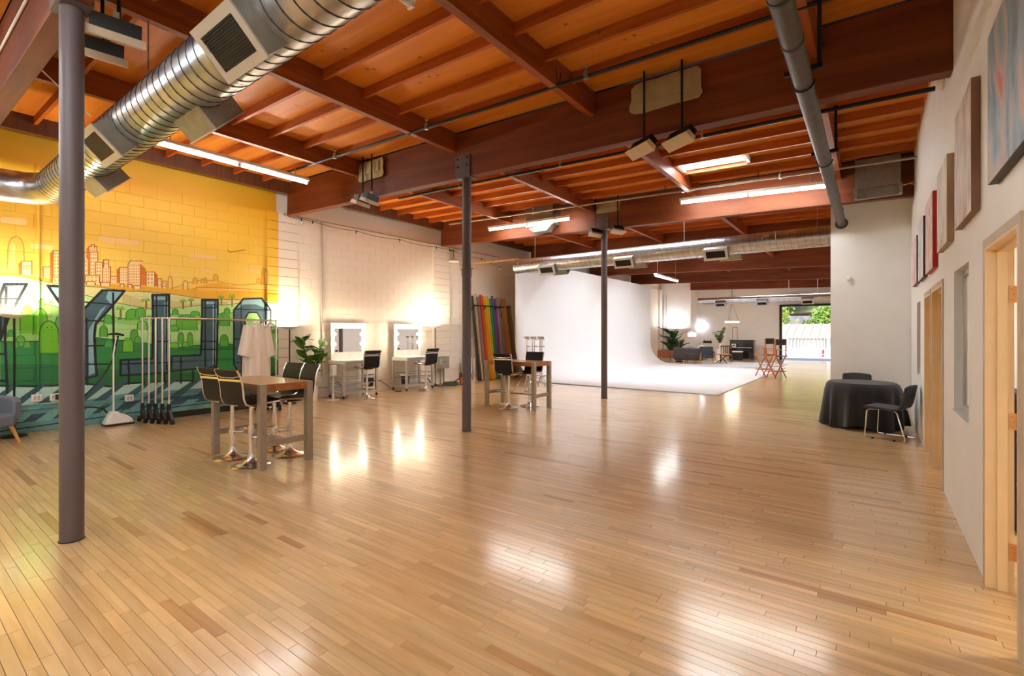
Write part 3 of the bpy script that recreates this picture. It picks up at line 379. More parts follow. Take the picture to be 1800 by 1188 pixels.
(222,160,80),0,[(2.922,2.659),(2.94,2.66),(2.94,2.633),(2.922,2.631)]),((222,160,80),0,[(2.922,2.609),(2.94,2.611),(2.94,2.584),(2.922,2.582)]),((222,160,80),0,[(2.922,2.56),(2.94,2.561),(2.94,2.534),(2.922,2.532)]),(
(222,160,80),0,[(2.922,2.51),(2.94,2.512),(2.94,2.485),(2.922,2.483)]),((222,160,80),0,[(2.922,2.461),(2.94,2.462),(2.94,2.435),(2.922,2.433)]),((222,160,80),0,[(2.954,2.761),(2.973,2.763),(2.973,2.736),(2.954,2.734)]),(
(222,160,80),0,[(2.954,2.712),(2.973,2.714),(2.973,2.686),(2.954,2.684)]),((222,160,80),0,[(2.954,2.662),(2.973,2.664),(2.973,2.637),(2.954,2.635)]),((222,160,80),0,[(2.954,2.612),(2.973,2.614),(2.973,2.587),(2.954,2.585)]),(
(222,160,80),0,[(2.954,2.563),(2.973,2.564),(2.973,2.537),(2.954,2.535)]),((222,160,80),0,[(2.954,2.513),(2.973,2.515),(2.973,2.487),(2.954,2.486)]),((222,160,80),0,[(2.954,2.463),(2.973,2.465),(2.973,2.438),(2.954,2.436)]),(
(252,222,165),0,[(2.81,2.767),(2.851,2.832),(3.026,2.843),(2.992,2.788)]),((176,104,40),.014,[(2.81,2.767),(2.851,2.832),(3.026,2.843)]),((214,118,22),0,[(3.207,2.666),(3.251,2.624),(3.251,2.409),(3.207,2.406)]),(
(252,222,165),0,[(3.077,2.653),(3.207,2.666),(3.207,2.406),(3.077,2.396)]),((176,104,40),.014,[(3.077,2.396),(3.077,2.653),(3.207,2.666),(3.207,2.406)]),((222,160,80),0,[(3.1,2.623),(3.127,2.626),(3.127,2.586),(3.1,2.584)]),(
(222,160,80),0,[(3.1,2.552),(3.127,2.554),(3.127,2.514),(3.1,2.512)]),((222,160,80),0,[(3.1,2.48),(3.127,2.482),(3.127,2.443),(3.1,2.44)]),((222,160,80),0,[(3.15,2.628),(3.177,2.631),(3.177,2.591),(3.15,2.588)]),(
(222,160,80),0,[(3.15,2.556),(3.177,2.559),(3.177,2.519),(3.15,2.516)]),((222,160,80),0,[(3.15,2.484),(3.177,2.486),(3.177,2.447),(3.15,2.444)]),((252,222,165),0,[(3.251,2.545),(3.314,2.551),(3.314,2.393),(3.251,2.388)]),(
(176,104,40),.014,[(3.251,2.388),(3.251,2.545),(3.314,2.551),(3.314,2.393)]),((222,160,80),0,[(3.262,2.519),(3.275,2.52),(3.275,2.487),(3.262,2.486)]),((222,160,80),0,[(3.262,2.458),(3.275,2.459),(3.275,2.426),(3.262,2.425)]),(
(222,160,80),0,[(3.286,2.521),(3.299,2.522),(3.299,2.489),(3.286,2.488)]),((222,160,80),0,[(3.286,2.46),(3.299,2.461),(3.299,2.428),(3.286,2.427)]),((252,222,165),0,[(3.332,2.51),(3.386,2.515),(3.386,2.377),(3.332,2.373)]),(
(176,104,40),.014,[(3.332,2.373),(3.332,2.51),(3.386,2.515),(3.386,2.377)]),((222,160,80),0,[(3.347,2.488),(3.365,2.489),(3.365,2.46),(3.347,2.459)]),((222,160,80),0,[(3.347,2.435),(3.365,2.436),(3.365,2.407),(3.347,2.406)]),(
(252,222,165),0,[(2.892,2.391),(2.992,2.399),(2.992,2.338),(2.892,2.33)]),((176,104,40),.014,[(2.892,2.33),(2.892,2.391),(2.992,2.399),(2.992,2.338)]),((252,222,165),0,[(2.697,2.406),(2.753,2.41),(2.753,2.36),(2.697,2.356)]),(
(176,104,40),.014,[(2.697,2.356),(2.697,2.406),(2.753,2.41),(2.753,2.36)]),((252,222,165),0,[(2.81,2.405),(2.867,2.41),(2.867,2.359),(2.81,2.355)]),((176,104,40),.014,[(2.81,2.355),(2.81,2.405),(2.867,2.41),(2.867,2.359)]),(
(248,205,110),0,[(3.413,2.379),(3.415,2.502),(3.416,2.528),(3.42,2.553),(3.425,2.574),(3.432,2.59),(3.44,2.601),(3.449,2.606),(3.458,2.603),(3.467,2.594),(3.474,2.578),(3.479,2.558),(3.483,2.534),(3.484,2.508),(3.486,2.384)]),(
(176,104,40),.012,[(3.413,2.379),(3.415,2.502),(3.416,2.528),(3.42,2.553),(3.425,2.574),(3.432,2.59),(3.44,2.601),(3.449,2.606),(3.458,2.603),(3.467,2.594),(3.474,2.578),(3.479,2.558),(3.483,2.534),(3.484,2.508),(3.486,2.384)]),(
(250,210,120),0,[(3.664,2.376),(3.666,2.472),(3.668,2.492),(3.671,2.511),(3.677,2.528),(3.684,2.541),(3.693,2.549),(3.702,2.553),(3.712,2.551),(3.72,2.544),(3.728,2.532),(3.734,2.516),(3.737,2.498),(3.738,2.477),(3.741,2.381)]),(
(176,104,40),.012,[(3.664,2.376),(3.666,2.472),(3.668,2.492),(3.671,2.511),(3.677,2.528),(3.684,2.541),(3.693,2.549),(3.702,2.553),(3.712,2.551),(3.72,2.544),(3.728,2.532),(3.734,2.516),(3.737,2.498),(3.738,2.477),(3.741,2.381)]),(
(222,216,150),0,[(1.245,2.434),(1.489,2.422),(1.813,2.352),(2.159,2.324),(2.455,2.328),(2.729,2.289),(3.103,2.294),(3.505,2.279),(3.789,2.242),(4.037,2.223),(4.678,2.236),(5.146,2.261),(5.393,2.237),(5.715,2.152),(5.715,.846),(
1.245,1.078)]),((120,120,60),.012,[(1.245,2.434),(1.489,2.422),(1.813,2.352),(2.159,2.324),(2.455,2.328),(2.729,2.289),(3.103,2.294),(3.505,2.279),(3.789,2.242),(4.037,2.223),(4.678,2.236),(5.146,2.261),(5.393,2.237),(
5.715,2.152)]),((208,196,128),0,[(2.729,2.239),(2.892,2.189),(3.103,2.118),(3.018,2.063),(3.459,2.158),(3.741,2.108),(4.457,2.189),(4.457,1.84),(2.729,1.8)]),((186,224,140),0,[(1.245,2.382),(1.489,2.369),(1.746,2.32),(1.948,2.262),(
2.159,2.202),(2.38,2.139),(2.649,2.075),(2.934,2.018),(3.234,1.979),(3.645,2.038),(4.037,2.1),(4.457,2.119),(4.792,2.194),(5.146,2.225),(5.393,2.2),(5.715,2.113),(5.715,.078),(1.245,.563)]),((90,140,60),.012,[(1.948,2.262),(
2.159,2.202),(2.38,2.139),(2.649,2.075),(2.934,2.018),(3.234,1.979),(3.645,2.038),(4.037,2.1),(4.457,2.119),(4.792,2.194),(5.146,2.225),(5.393,2.2),(5.715,2.113)]),((205,240,190),0,[(1.245,2.382),(1.616,2.336),(1.948,2.243),(
2.232,2.121),(2.232,1.788),(1.245,1.765)]),((205,240,195),0,[(5.268,2.206),(5.715,2.113),(5.715,1.486),(5.33,1.737)]),((150,205,112),0,[(1.245,2.108),(1.616,2.059),(2.018,1.922),(2.38,1.869),(2.729,1.8),(3.103,1.85),(3.459,1.902),(
4.037,1.875),(4.678,1.987),(5.268,1.859),(5.715,1.678),(5.715,.078),(1.245,.563)]),((80,135,60),.012,[(1.245,2.108),(1.616,2.059),(2.018,1.922),(2.38,1.869),(2.729,1.8),(3.103,1.85),(3.459,1.902),(4.037,1.875),(4.678,1.987),(
5.268,1.859),(5.715,1.678)]),((176,222,140),0,[(2.159,1.644),(2.61,1.718),(3.103,1.653),(3.741,1.692),(4.457,1.782),(4.792,1.669),(4.792,1.371),(2.159,1.408)]),((48,134,64),0,[(1.245,1.421),(1.616,1.416),(2.018,1.429),(2.342,1.473),(
2.61,1.432),(2.934,1.397),(3.459,1.262),(3.838,1.307),(4.457,1.329),(4.908,1.249),(5.367,1.163),(5.715,1.0),(5.715,-.178),(1.245,.392)]),((30,80,40),.014,[(1.245,1.421),(1.616,1.416),(2.018,1.429),(2.342,1.473),(2.61,1.432),(
2.934,1.397),(3.459,1.262),(3.838,1.307),(4.457,1.329),(4.908,1.249),(5.367,1.163),(5.715,1.0)]),((150,205,130),0,[(5.33,1.189),(5.649,1.079),(5.715,.846),(5.52,.932),(5.367,1.014)]),((36,112,58),0,[(1.245,1.078),(1.746,1.052),(
2.232,.97),(2.851,.894),(3.741,.784),(4.678,.805),(5.715,.718),(5.715,-.178),(1.245,.392)]),((176,214,200),0,[(1.245,.752),(1.616,.71),(1.948,.699),(2.195,.706),(2.342,.675),(2.61,.612),(2.81,.655),(3.368,.65),(3.838,.624),(
4.457,.633),(5.026,.639),(5.715,.654),(5.715,-.69),(1.245,-.08)]),((28,36,34),.03,[(1.245,.752),(1.616,.71),(1.948,.699),(2.195,.706),(2.342,.675),(2.61,.612),(2.81,.655),(3.368,.65),(3.838,.624),(4.457,.633),(5.026,.639),(
5.715,.654)]),((98,150,148),0,[(1.245,.434),(2.088,.415),(2.769,.478),(3.741,.467),(4.678,.474),(5.715,.488),(5.715,-.69),(1.245,-.08)]),((52,84,96),0,[(1.245,.28),(1.616,.273),(2.232,.304),(2.851,.328),(3.459,.323),(4.457,.331),(
5.715,.283),(5.715,.206),(4.457,.214),(3.459,.195),(2.61,.198),(1.88,.173),(1.245,.151)]),((58,92,100),0,[(1.365,.748),(1.452,.75),(1.186,.474),(1.059,.472)]),((112,170,160),0,[(1.281,.428),(1.402,.431),(1.186,.201),(1.025,.209)]),(
(58,92,100),0,[(1.68,.739),(1.773,.74),(1.489,.456),(1.353,.454)]),((112,170,160),0,[(1.59,.408),(1.72,.411),(1.489,.174),(1.317,.182)]),((58,92,100),0,[(2.004,.729),(2.102,.73),(1.799,.437),(1.654,.435)]),(
(112,170,160),0,[(1.907,.387),(2.046,.39),(1.799,.145),(1.616,.154)]),((58,92,100),0,[(2.455,.716),(2.563,.717),(2.232,.41),(2.074,.409)]),((112,170,160),0,[(2.35,.359),(2.501,.36),(2.232,.106),(2.032,.116)]),(
(58,92,100),0,[(2.729,.707),(2.843,.709),(2.494,.394),(2.327,.394)]),((112,170,160),0,[(2.618,.341),(2.777,.343),(2.494,.082),(2.283,.093)]),((58,92,100),0,[(3.103,.696),(3.225,.697),(2.851,.373),(2.673,.372)]),(
(112,170,160),0,[(2.984,.317),(3.155,.318),(2.851,.05),(2.626,.061)]),((58,92,100),0,[(3.459,.686),(3.588,.687),(3.19,.352),(3.001,.352)]),((112,170,160),0,[(3.332,.294),(3.514,.295),(3.19,.019),(2.95,.032)]),(
(58,92,100),0,[(3.887,.673),(4.027,.674),(3.598,.327),(3.395,.328)]),((112,170,160),0,[(3.75,.267),(3.947,.268),(3.598,-.019),(3.341,-.004)]),((58,92,100),0,[(4.349,.659),(4.501,.66),(4.037,.3),(3.818,.301)]),(
(112,170,160),0,[(4.202,.238),(4.414,.238),(4.037,-.059),(3.76,-.043)]),((58,92,100),0,[(4.792,.646),(4.955,.646),(4.457,.275),(4.223,.276)]),((112,170,160),0,[(4.633,.209),(4.861,.209),(4.457,-.097),(4.16,-.08)]),(
(58,92,100),0,[(5.268,.631),(5.443,.632),(4.908,.247),(4.656,.249)]),((112,170,160),0,[(5.097,.179),(5.342,.178),(4.908,-.138),(4.589,-.119)]),((30,60,66),.02,[(1.245,.065),(2.088,.097),(3.459,.152),(5.715,.18)]),(
(70,100,110),0,[(1.245,2.108),(1.293,2.292),(1.533,2.311),(1.427,2.031),(1.329,1.767),(1.245,1.438)]),((142,182,190),0,[(1.317,2.242),(1.402,2.275),(1.514,2.283),(1.414,2.031),(1.353,1.941),(1.281,2.153)]),(
(24,28,30),.035,[(1.245,2.108),(1.293,2.292),(1.533,2.311),(1.427,2.031),(1.329,1.767),(1.245,1.438),(1.245,2.108)]),((24,28,30),.024,[(1.245,2.065),(1.464,2.077)]),((24,28,30),.024,[(1.245,1.85),(1.378,1.855)]),(
(24,28,30),.03,[(1.311,2.241),(1.299,1.421),(1.323,.641)]),((24,28,30),.03,[(1.245,1.232),(1.305,1.23)]),((24,28,30),.03,[(1.245,.829),(1.323,.823)]),((70,100,110),0,[(1.773,2.304),(1.962,2.309),(2.195,1.92),(2.455,2.279),(
2.761,2.291),(2.571,1.992),(2.365,1.695),(2.35,1.502),(2.365,1.02),(2.387,.826),(2.217,.781),(2.203,1.787),(2.004,1.857)]),((142,182,190),0,[(1.799,2.278),(1.948,2.28),(2.06,2.083),(1.962,2.013),(1.88,2.11)]),(
(142,182,190),0,[(2.532,2.265),(2.737,2.269),(2.579,2.032),(2.501,2.146)]),((142,182,190),0,[(2.425,1.938),(2.517,2.029),(2.35,1.714),(2.335,1.406),(2.357,.876),(2.276,.833),(2.276,1.598)]),((24,28,30),.035,[(1.773,2.304),(
1.962,2.309),(2.195,1.92),(2.455,2.279),(2.761,2.291),(2.571,1.992),(2.365,1.695),(2.35,1.502),(2.365,1.02),(2.387,.826),(2.217,.781),(2.203,1.787),(2.004,1.857),(1.773,2.304)]),((24,28,30),.024,[(1.88,2.11),(2.159,2.107)]),(
(24,28,30),.024,[(2.159,2.069),(2.61,2.043)]),((24,28,30),.024,[(2.203,1.759),(2.61,1.747)]),((24,28,30),.024,[(2.21,1.332),(2.571,1.334)]),((24,28,30),.024,[(2.217,1.028),(2.571,1.009)]),((24,28,30),.024,[(2.246,1.788),(
2.261,.758)]),((24,28,30),.03,[(2.602,2.24),(2.61,.612)]),((24,28,30),.03,[(2.254,.835),(2.261,.682)]),((70,100,110),0,[(3.172,2.247),(3.431,2.263),(3.44,1.39),(3.431,.805),(2.705,.803),(2.705,1.072),(3.172,1.082),(3.181,1.81)]),(
(142,182,190),0,[(3.199,2.217),(3.404,2.23),(3.395,2.165),(3.199,2.155)]),((142,182,190),0,[(3.359,2.132),(3.413,2.135),(3.422,.965),(3.377,.967)]),((24,28,30),.035,[(3.172,2.247),(3.431,2.263),(3.44,1.39),(3.431,.805),(2.705,.803),(
2.705,1.072),(3.172,1.082),(3.181,1.81),(3.172,2.247)]),((24,28,30),.024,[(3.172,2.049),(3.431,2.061)]),((24,28,30),.024,[(3.234,2.24),(3.243,.817)]),((24,28,30),.024,[(3.172,1.394),(3.431,1.39)]),((24,28,30),.024,[(3.386,2.25),(
3.395,.86)]),((24,28,30),.024,[(2.705,1.002),(3.431,.996)]),((24,28,30),.03,[(2.818,1.067),(2.826,.643)]),((24,28,30),.03,[(3.035,.8),(3.043,.625)]),((24,28,30),.03,[(3.225,.818),(3.234,.609)]),((24,28,30),.03,[(3.359,.81),(
3.368,.608)]),((70,100,110),0,[(3.987,2.198),(4.275,2.214),(4.265,1.379),(4.254,.865),(3.468,.834),(3.477,1.112),(3.967,1.115),(3.987,1.718)]),((142,182,190),0,[(4.037,2.167),(4.243,2.178),(4.243,2.132),(4.037,2.111)]),(
(142,182,190),0,[(4.181,2.106),(4.254,2.064),(4.233,.923),(4.181,.926)]),((24,28,30),.035,[(3.987,2.198),(4.275,2.214),(4.265,1.379),(4.254,.865),(3.468,.834),(3.477,1.112),(3.967,1.115),(3.987,1.718),(3.987,2.198)]),(
(24,28,30),.024,[(3.987,2.041),(4.275,2.053)]),((24,28,30),.024,[(4.047,2.19),(4.047,.82)]),((24,28,30),.024,[(4.223,2.199),(4.212,.867)]),((24,28,30),.024,[(3.977,1.383),(4.265,1.379)]),((24,28,30),.024,[(3.977,1.226),(
4.265,1.218)]),((24,28,30),.03,[(3.626,1.106),(3.626,.597)]),((24,28,30),.03,[(3.828,.812),(3.828,.591)]),((24,28,30),.03,[(4.047,.843),(4.047,.596)]),((24,28,30),.03,[(4.233,.866),(4.233,.649)]),((70,100,110),0,[(4.578,2.019),(
4.769,2.264),(5.146,2.298),(5.317,2.047),(5.317,1.364),(5.305,.942),(5.243,.772),(5.121,.73),(4.908,.719),(4.656,.759),(4.578,.905)]),((142,182,190),0,[(4.769,2.241),(5.133,2.273),(5.293,2.059),(5.17,2.103),(5.026,2.158),(
4.769,2.145),(4.633,2.045)]),((142,182,190),0,[(5.194,2.042),(5.305,2.022),(5.305,.991),(5.219,.81),(5.17,.874)]),((24,28,30),.035,[(4.578,2.019),(4.769,2.264),(5.146,2.298),(5.317,2.047),(5.317,1.364),(5.305,.942),(5.243,.772),(
5.121,.73),(4.908,.719),(4.656,.759),(4.578,.905),(4.578,2.019)]),((160,214,120),0,[(4.803,1.849),(4.873,1.982),(5.049,1.988),(5.121,1.856),(5.121,.877),(4.803,.893)]),((24,28,30),.03,[(4.803,.893),(4.803,1.849),(4.873,1.982),(
5.049,1.988),(5.121,1.856),(5.121,.877)]),((24,28,30),.022,[(4.589,2.043),(5.317,2.047)]),((24,28,30),.022,[(4.724,2.203),(4.724,.779)]),((24,28,30),.022,[(5.219,2.167),(5.219,.748)]),((24,28,30),.022,[(4.589,1.421),(5.317,1.413)]),(
(24,28,30),.022,[(4.589,.94),(5.317,.904)]),((24,28,30),.03,[(5.231,.772),(5.231,.575)]),((24,28,30),.03,[(4.735,.778),(4.735,.612)]),((165,220,120),0,[(1.517,2.089),(1.52,2.148),(1.521,2.16),(1.525,2.172),(1.531,2.182),(
1.539,2.19),(1.548,2.196),(1.558,2.198),(1.568,2.197),(1.578,2.193),(1.586,2.186),(1.592,2.176),(1.596,2.165),(1.597,2.153),(1.6,2.094)]),((110,170,80),.012,[(1.517,2.089),(1.52,2.148),(1.521,2.16),(1.525,2.172),(1.531,2.182),(
1.539,2.19),(1.548,2.196),(1.558,2.198),(1.568,2.197),(1.578,2.193),(1.586,2.186),(1.592,2.176),(1.596,2.165),(1.597,2.153),(1.6,2.094)]),((150,214,110),0,[(1.664,1.954),(1.666,2.028),(1.667,2.044),(1.671,2.059),(1.676,2.072),(
1.683,2.082),(1.691,2.088),(1.7,2.091),(1.709,2.089),(1.717,2.083),(1.724,2.074),(1.729,2.062),(1.733,2.047),(1.734,2.032),(1.736,1.957)]),((110,170,80),.012,[(1.664,1.954),(1.666,2.028),(1.667,2.044),(1.671,2.059),(1.676,2.072),(
1.683,2.082),(1.691,2.088),(1.7,2.091),(1.709,2.089),(1.717,2.083),(1.724,2.074),(1.729,2.062),(1.733,2.047),(1.734,2.032),(1.736,1.957)]),((150,214,110),0,[(1.789,2.014),(1.791,2.039),(1.791,2.044),(1.793,2.049),(1.797,2.054),(
1.802,2.057),(1.807,2.06),(1.813,2.061),(1.818,2.06),(1.824,2.058),(1.828,2.055),(1.832,2.051),(1.834,2.046),(1.835,2.041),(1.836,2.016)]),((110,170,80),.012,[(1.789,2.014),(1.791,2.039),(1.791,2.044),(1.793,2.049),(1.797,2.054),(
1.802,2.057),(1.807,2.06),(1.813,2.061),(1.818,2.06),(1.824,2.058),(1.828,2.055),(1.832,2.051),(1.834,2.046),(1.835,2.041),(1.836,2.016)]),((112,196,40),0,[(1.458,1.541),(1.462,1.783),(1.465,1.834),(1.472,1.882),(1.483,1.923),(
1.497,1.956),(1.515,1.976),(1.533,1.984),(1.551,1.978),(1.569,1.959),(1.584,1.927),(1.595,1.886),(1.602,1.838),(1.605,1.786),(1.609,1.541)]),((60,110,40),.012,[(1.458,1.541),(1.462,1.783),(1.465,1.834),(1.472,1.882),(1.483,1.923),(
1.497,1.956),(1.515,1.976),(1.533,1.984),(1.551,1.978),(1.569,1.959),(1.584,1.927),(1.595,1.886),(1.602,1.838),(1.605,1.786),(1.609,1.541)]),((40,80,20),0,[(1.525,1.895),(1.521,1.888),(1.515,1.89),(1.515,1.899),(1.521,1.902)]),(
(40,80,20),0,[(1.558,1.896),(1.554,1.889),(1.548,1.891),(1.548,1.9),(1.554,1.903)]),((112,196,40),0,[(1.603,1.523),(1.608,1.749),(1.611,1.797),(1.618,1.842),(1.631,1.88),(1.647,1.91),(1.666,1.93),(1.687,1.937),(1.708,1.931),(
1.727,1.913),(1.744,1.884),(1.756,1.846),(1.765,1.801),(1.767,1.752),(1.773,1.523)]),((60,110,40),.012,[(1.603,1.523),(1.608,1.749),(1.611,1.797),(1.618,1.842),(1.631,1.88),(1.647,1.91),(1.666,1.93),(1.687,1.937),(1.708,1.931),(
1.727,1.913),(1.744,1.884),(1.756,1.846),(1.765,1.801),(1.767,1.752),(1.773,1.523)]),((40,80,20),0,[(1.678,1.854),(1.674,1.846),(1.667,1.849),(1.667,1.859),(1.673,1.862)]),((40,80,20),0,[(1.715,1.855),(1.711,1.847),(1.704,1.85),(
1.704,1.86),(1.711,1.863)]),((92,176,60),0,[(1.856,1.504),(1.859,1.676),(1.86,1.712),(1.864,1.746),(1.871,1.775),(1.88,1.797),(1.89,1.812),(1.9,1.817),(1.911,1.812),(1.921,1.798),(1.93,1.776),(1.937,1.747),(1.941,1.713),(
1.942,1.677),(1.945,1.504)]),((60,110,40),.012,[(1.856,1.504),(1.859,1.676),(1.86,1.712),(1.864,1.746),(1.871,1.775),(1.88,1.797),(1.89,1.812),(1.9,1.817),(1.911,1.812),(1.921,1.798),(1.93,1.776),(1.937,1.747),(1.941,1.713),(
1.942,1.677),(1.945,1.504)]),((40,80,20),0,[(1.896,1.754),(1.893,1.75),(1.89,1.752),(1.89,1.757),(1.893,1.758)]),((40,80,20),0,[(1.915,1.755),(1.913,1.751),(1.909,1.752),(1.909,1.757),(1.913,1.759)]),((112,196,40),0,[(1.664,1.236),(
1.671,1.512),(1.675,1.571),(1.687,1.626),(1.705,1.673),(1.728,1.709),(1.756,1.733),(1.786,1.741),(1.816,1.734),(1.844,1.711),(1.868,1.675),(1.887,1.627),(1.899,1.571),(1.903,1.511),(1.911,1.228)]),((60,110,40),.018,[(1.664,1.236),(
1.671,1.512),(1.675,1.571),(1.687,1.626),(1.705,1.673),(1.728,1.709),(1.756,1.733),(1.786,1.741),(1.816,1.734),(1.844,1.711),(1.868,1.675),(1.887,1.627),(1.899,1.571),(1.903,1.511),(1.911,1.228)]),((40,80,20),0,[(1.772,1.639),(
1.766,1.628),(1.757,1.632),(1.757,1.646),(1.766,1.65)]),((40,80,20),0,[(1.827,1.639),(1.821,1.628),(1.811,1.632),(1.811,1.647),(1.82,1.651)]),((60,160,70),0,[(1.326,1.489),(1.328,1.547),(1.329,1.559),(1.332,1.57),(1.337,1.58),(
1.344,1.587),(1.351,1.592),(1.359,1.593),(1.368,1.592),(1.375,1.587),(1.382,1.58),(1.387,1.57),(1.39,1.559),(1.391,1.547),(1.393,1.489)]),((60,110,40),.012,[(1.326,1.489),(1.328,1.547),(1.329,1.559),(1.332,1.57),(1.337,1.58),(
1.344,1.587),(1.351,1.592),(1.359,1.593),(1.368,1.592),(1.375,1.587),(1.382,1.58),(1.387,1.57),(1.39,1.559),(1.391,1.547),(1.393,1.489)]),((92,176,60),0,[(1.414,1.349),(1.417,1.435),(1.419,1.454),(1.424,1.471),(1.431,1.485),(
1.441,1.497),(1.452,1.504),(1.464,1.506),(1.476,1.504),(1.487,1.496),(1.497,1.485),(1.505,1.47),(1.509,1.453),(1.511,1.434),(1.514,1.347)]),((60,110,40),.012,[(1.414,1.349),(1.417,1.435),(1.419,1.454),(1.424,1.471),(1.431,1.485),(
1.441,1.497),(1.452,1.504),(1.464,1.506),(1.476,1.504),(1.487,1.496),(1.497,1.485),(1.505,1.47),(1.509,1.453),(1.511,1.434),(1.514,1.347)]),((40,80,20),0,[(1.458,1.474),(1.456,1.47),(1.452,1.472),(1.452,1.478),(1.456,1.479)]),(
(40,80,20),0,[(1.48,1.474),(1.478,1.47),(1.474,1.471),(1.474,1.477),(1.478,1.479)]),((92,176,60),0,[(1.375,1.332),(1.377,1.39),(1.378,1.402),(1.381,1.413),(1.386,1.423),(1.392,1.43),(1.4,1.435),(1.408,1.436),(1.417,1.435),(
1.424,1.43),(1.431,1.422),(1.436,1.412),(1.439,1.401),(1.44,1.389),(1.442,1.331)]),((60,110,40),.012,[(1.375,1.332),(1.377,1.39),(1.378,1.402),(1.381,1.413),(1.386,1.423),(1.392,1.43),(1.4,1.435),(1.408,1.436),(1.417,1.435),(
1.424,1.43),(1.431,1.422),(1.436,1.412),(1.439,1.401),(1.44,1.389),(1.442,1.331)]),((92,176,60),0,[(1.498,1.321),(1.501,1.374),(1.502,1.385),(1.506,1.396),(1.512,1.405),(1.52,1.412),(1.529,1.416),(1.539,1.417),(1.549,1.415),(
1.559,1.411),(1.567,1.404),(1.573,1.395),(1.577,1.384),(1.578,1.373),(1.581,1.319)]),((60,110,40),.012,[(1.498,1.321),(1.501,1.374),(1.502,1.385),(1.506,1.396),(1.512,1.405),(1.52,1.412),(1.529,1.416),(1.539,1.417),(1.549,1.415),(
1.559,1.411),(1.567,1.404),(1.573,1.395),(1.577,1.384),(1.578,1.373),(1.581,1.319)]),((92,176,60),0,[(2.417,1.482),(2.421,1.589),(2.422,1.611),(2.427,1.632),(2.435,1.651),(2.446,1.665),(2.458,1.673),(2.471,1.677),(2.484,1.674),(
2.496,1.665),(2.506,1.651),(2.514,1.633),(2.519,1.612),(2.521,1.589),(2.524,1.481)]),((60,110,40),.012,[(2.417,1.482),(2.421,1.589),(2.422,1.611),(2.427,1.632),(2.435,1.651),(2.446,1.665),(2.458,1.673),(2.471,1.677),(2.484,1.674),(
2.496,1.665),(2.506,1.651),(2.514,1.633),(2.519,1.612),(2.521,1.589),(2.524,1.481)]),((40,80,20),0,[(2.465,1.638),(2.462,1.633),(2.458,1.635),(2.458,1.64),(2.462,1.642)]),((40,80,20),0,[(2.488,1.638),(2.486,1.633),(2.482,1.635),(
2.482,1.641),(2.486,1.642)]),((90,180,70),0,[(2.474,1.696),(2.478,1.787),(2.48,1.807),(2.485,1.825),(2.494,1.84),(2.505,1.853),(2.518,1.861),(2.532,1.863),(2.546,1.861),(2.559,1.854),(2.571,1.843),(2.58,1.827),(2.585,1.809),(
2.587,1.79),(2.59,1.698)]),((60,110,40),.012,[(2.474,1.696),(2.478,1.787),(2.48,1.807),(2.485,1.825),(2.494,1.84),(2.505,1.853),(2.518,1.861),(2.532,1.863),(2.546,1.861),(2.559,1.854),(2.571,1.843),(2.58,1.827),(2.585,1.809),(
2.587,1.79),(2.59,1.698)]),((70,160,80),0,[(2.486,1.306),(2.489,1.381),(2.491,1.397),(2.496,1.412),(2.504,1.425),(2.514,1.434),(2.527,1.44),(2.54,1.442),(2.553,1.44),(2.565,1.434),(2.576,1.424),(2.584,1.411),(2.589,1.396),(
2.591,1.38),(2.594,1.304)]),((60,110,40),.012,[(2.486,1.306),(2.489,1.381),(2.491,1.397),(2.496,1.412),(2.504,1.425),(2.514,1.434),(2.527,1.44),(2.54,1.442),(2.553,1.44),(2.565,1.434),(2.576,1.424),(2.584,1.411),(2.589,1.396),(
2.591,1.38),(2.594,1.304)]),((40,80,20),0,[(2.534,1.415),(2.531,1.41),(2.527,1.412),(2.527,1.418),(2.531,1.419)]),((40,80,20),0,[(2.558,1.414),(2.555,1.41),(2.551,1.412),(2.551,1.418),(2.555,1.419)]),((96,180,62),0,[(2.777,1.771),(
2.783,1.881),(2.786,1.905),(2.796,1.927),(2.81,1.946),(2.829,1.961),(2.852,1.971),(2.876,1.975),(2.9,1.973),(2.922,1.965),(2.942,1.951),(2.957,1.932),(2.966,1.911),(2.969,1.887),(2.976,1.775)]),((60,110,40),.012,[(2.777,1.771),(
2.783,1.881),(2.786,1.905),(2.796,1.927),(2.81,1.946),(2.829,1.961),(2.852,1.971),(2.876,1.975),(2.9,1.973),(2.922,1.965),(2.942,1.951),(2.957,1.932),(2.966,1.911),(2.969,1.887),(2.976,1.775)]),((96,180,62),0,[(2.917,1.845),(
2.922,1.929),(2.924,1.946),(2.931,1.963),(2.942,1.978),(2.957,1.989),(2.974,1.997),(2.992,2.0),(3.011,1.999),(3.028,1.992),(3.043,1.982),(3.055,1.968),(3.062,1.952),(3.064,1.934),(3.069,1.849)]),((60,110,40),.012,[(2.917,1.845),(
2.922,1.929),(2.924,1.946),(2.931,1.963),(2.942,1.978),(2.957,1.989),(2.974,1.997),(2.992,2.0),(3.011,1.999),(3.028,1.992),(3.043,1.982),(3.055,1.968),(3.062,1.952),(3.064,1.934),(3.069,1.849)]),((92,176,60),0,[(2.843,1.419),(
2.846,1.524),(2.848,1.547),(2.853,1.567),(2.862,1.585),(2.873,1.599),(2.886,1.608),(2.9,1.611),(2.915,1.608),(2.928,1.599),(2.939,1.586),(2.948,1.568),(2.953,1.547),(2.955,1.524),(2.959,1.417)]),((60,110,40),.012,[(2.843,1.419),(
2.846,1.524),(2.848,1.547),(2.853,1.567),(2.862,1.585),(2.873,1.599),(2.886,1.608),(2.9,1.611),(2.915,1.608),(2.928,1.599),(2.939,1.586),(2.948,1.568),(2.953,1.547),(2.955,1.524),(2.959,1.417)]),((40,80,20),0,[(2.894,1.572),(
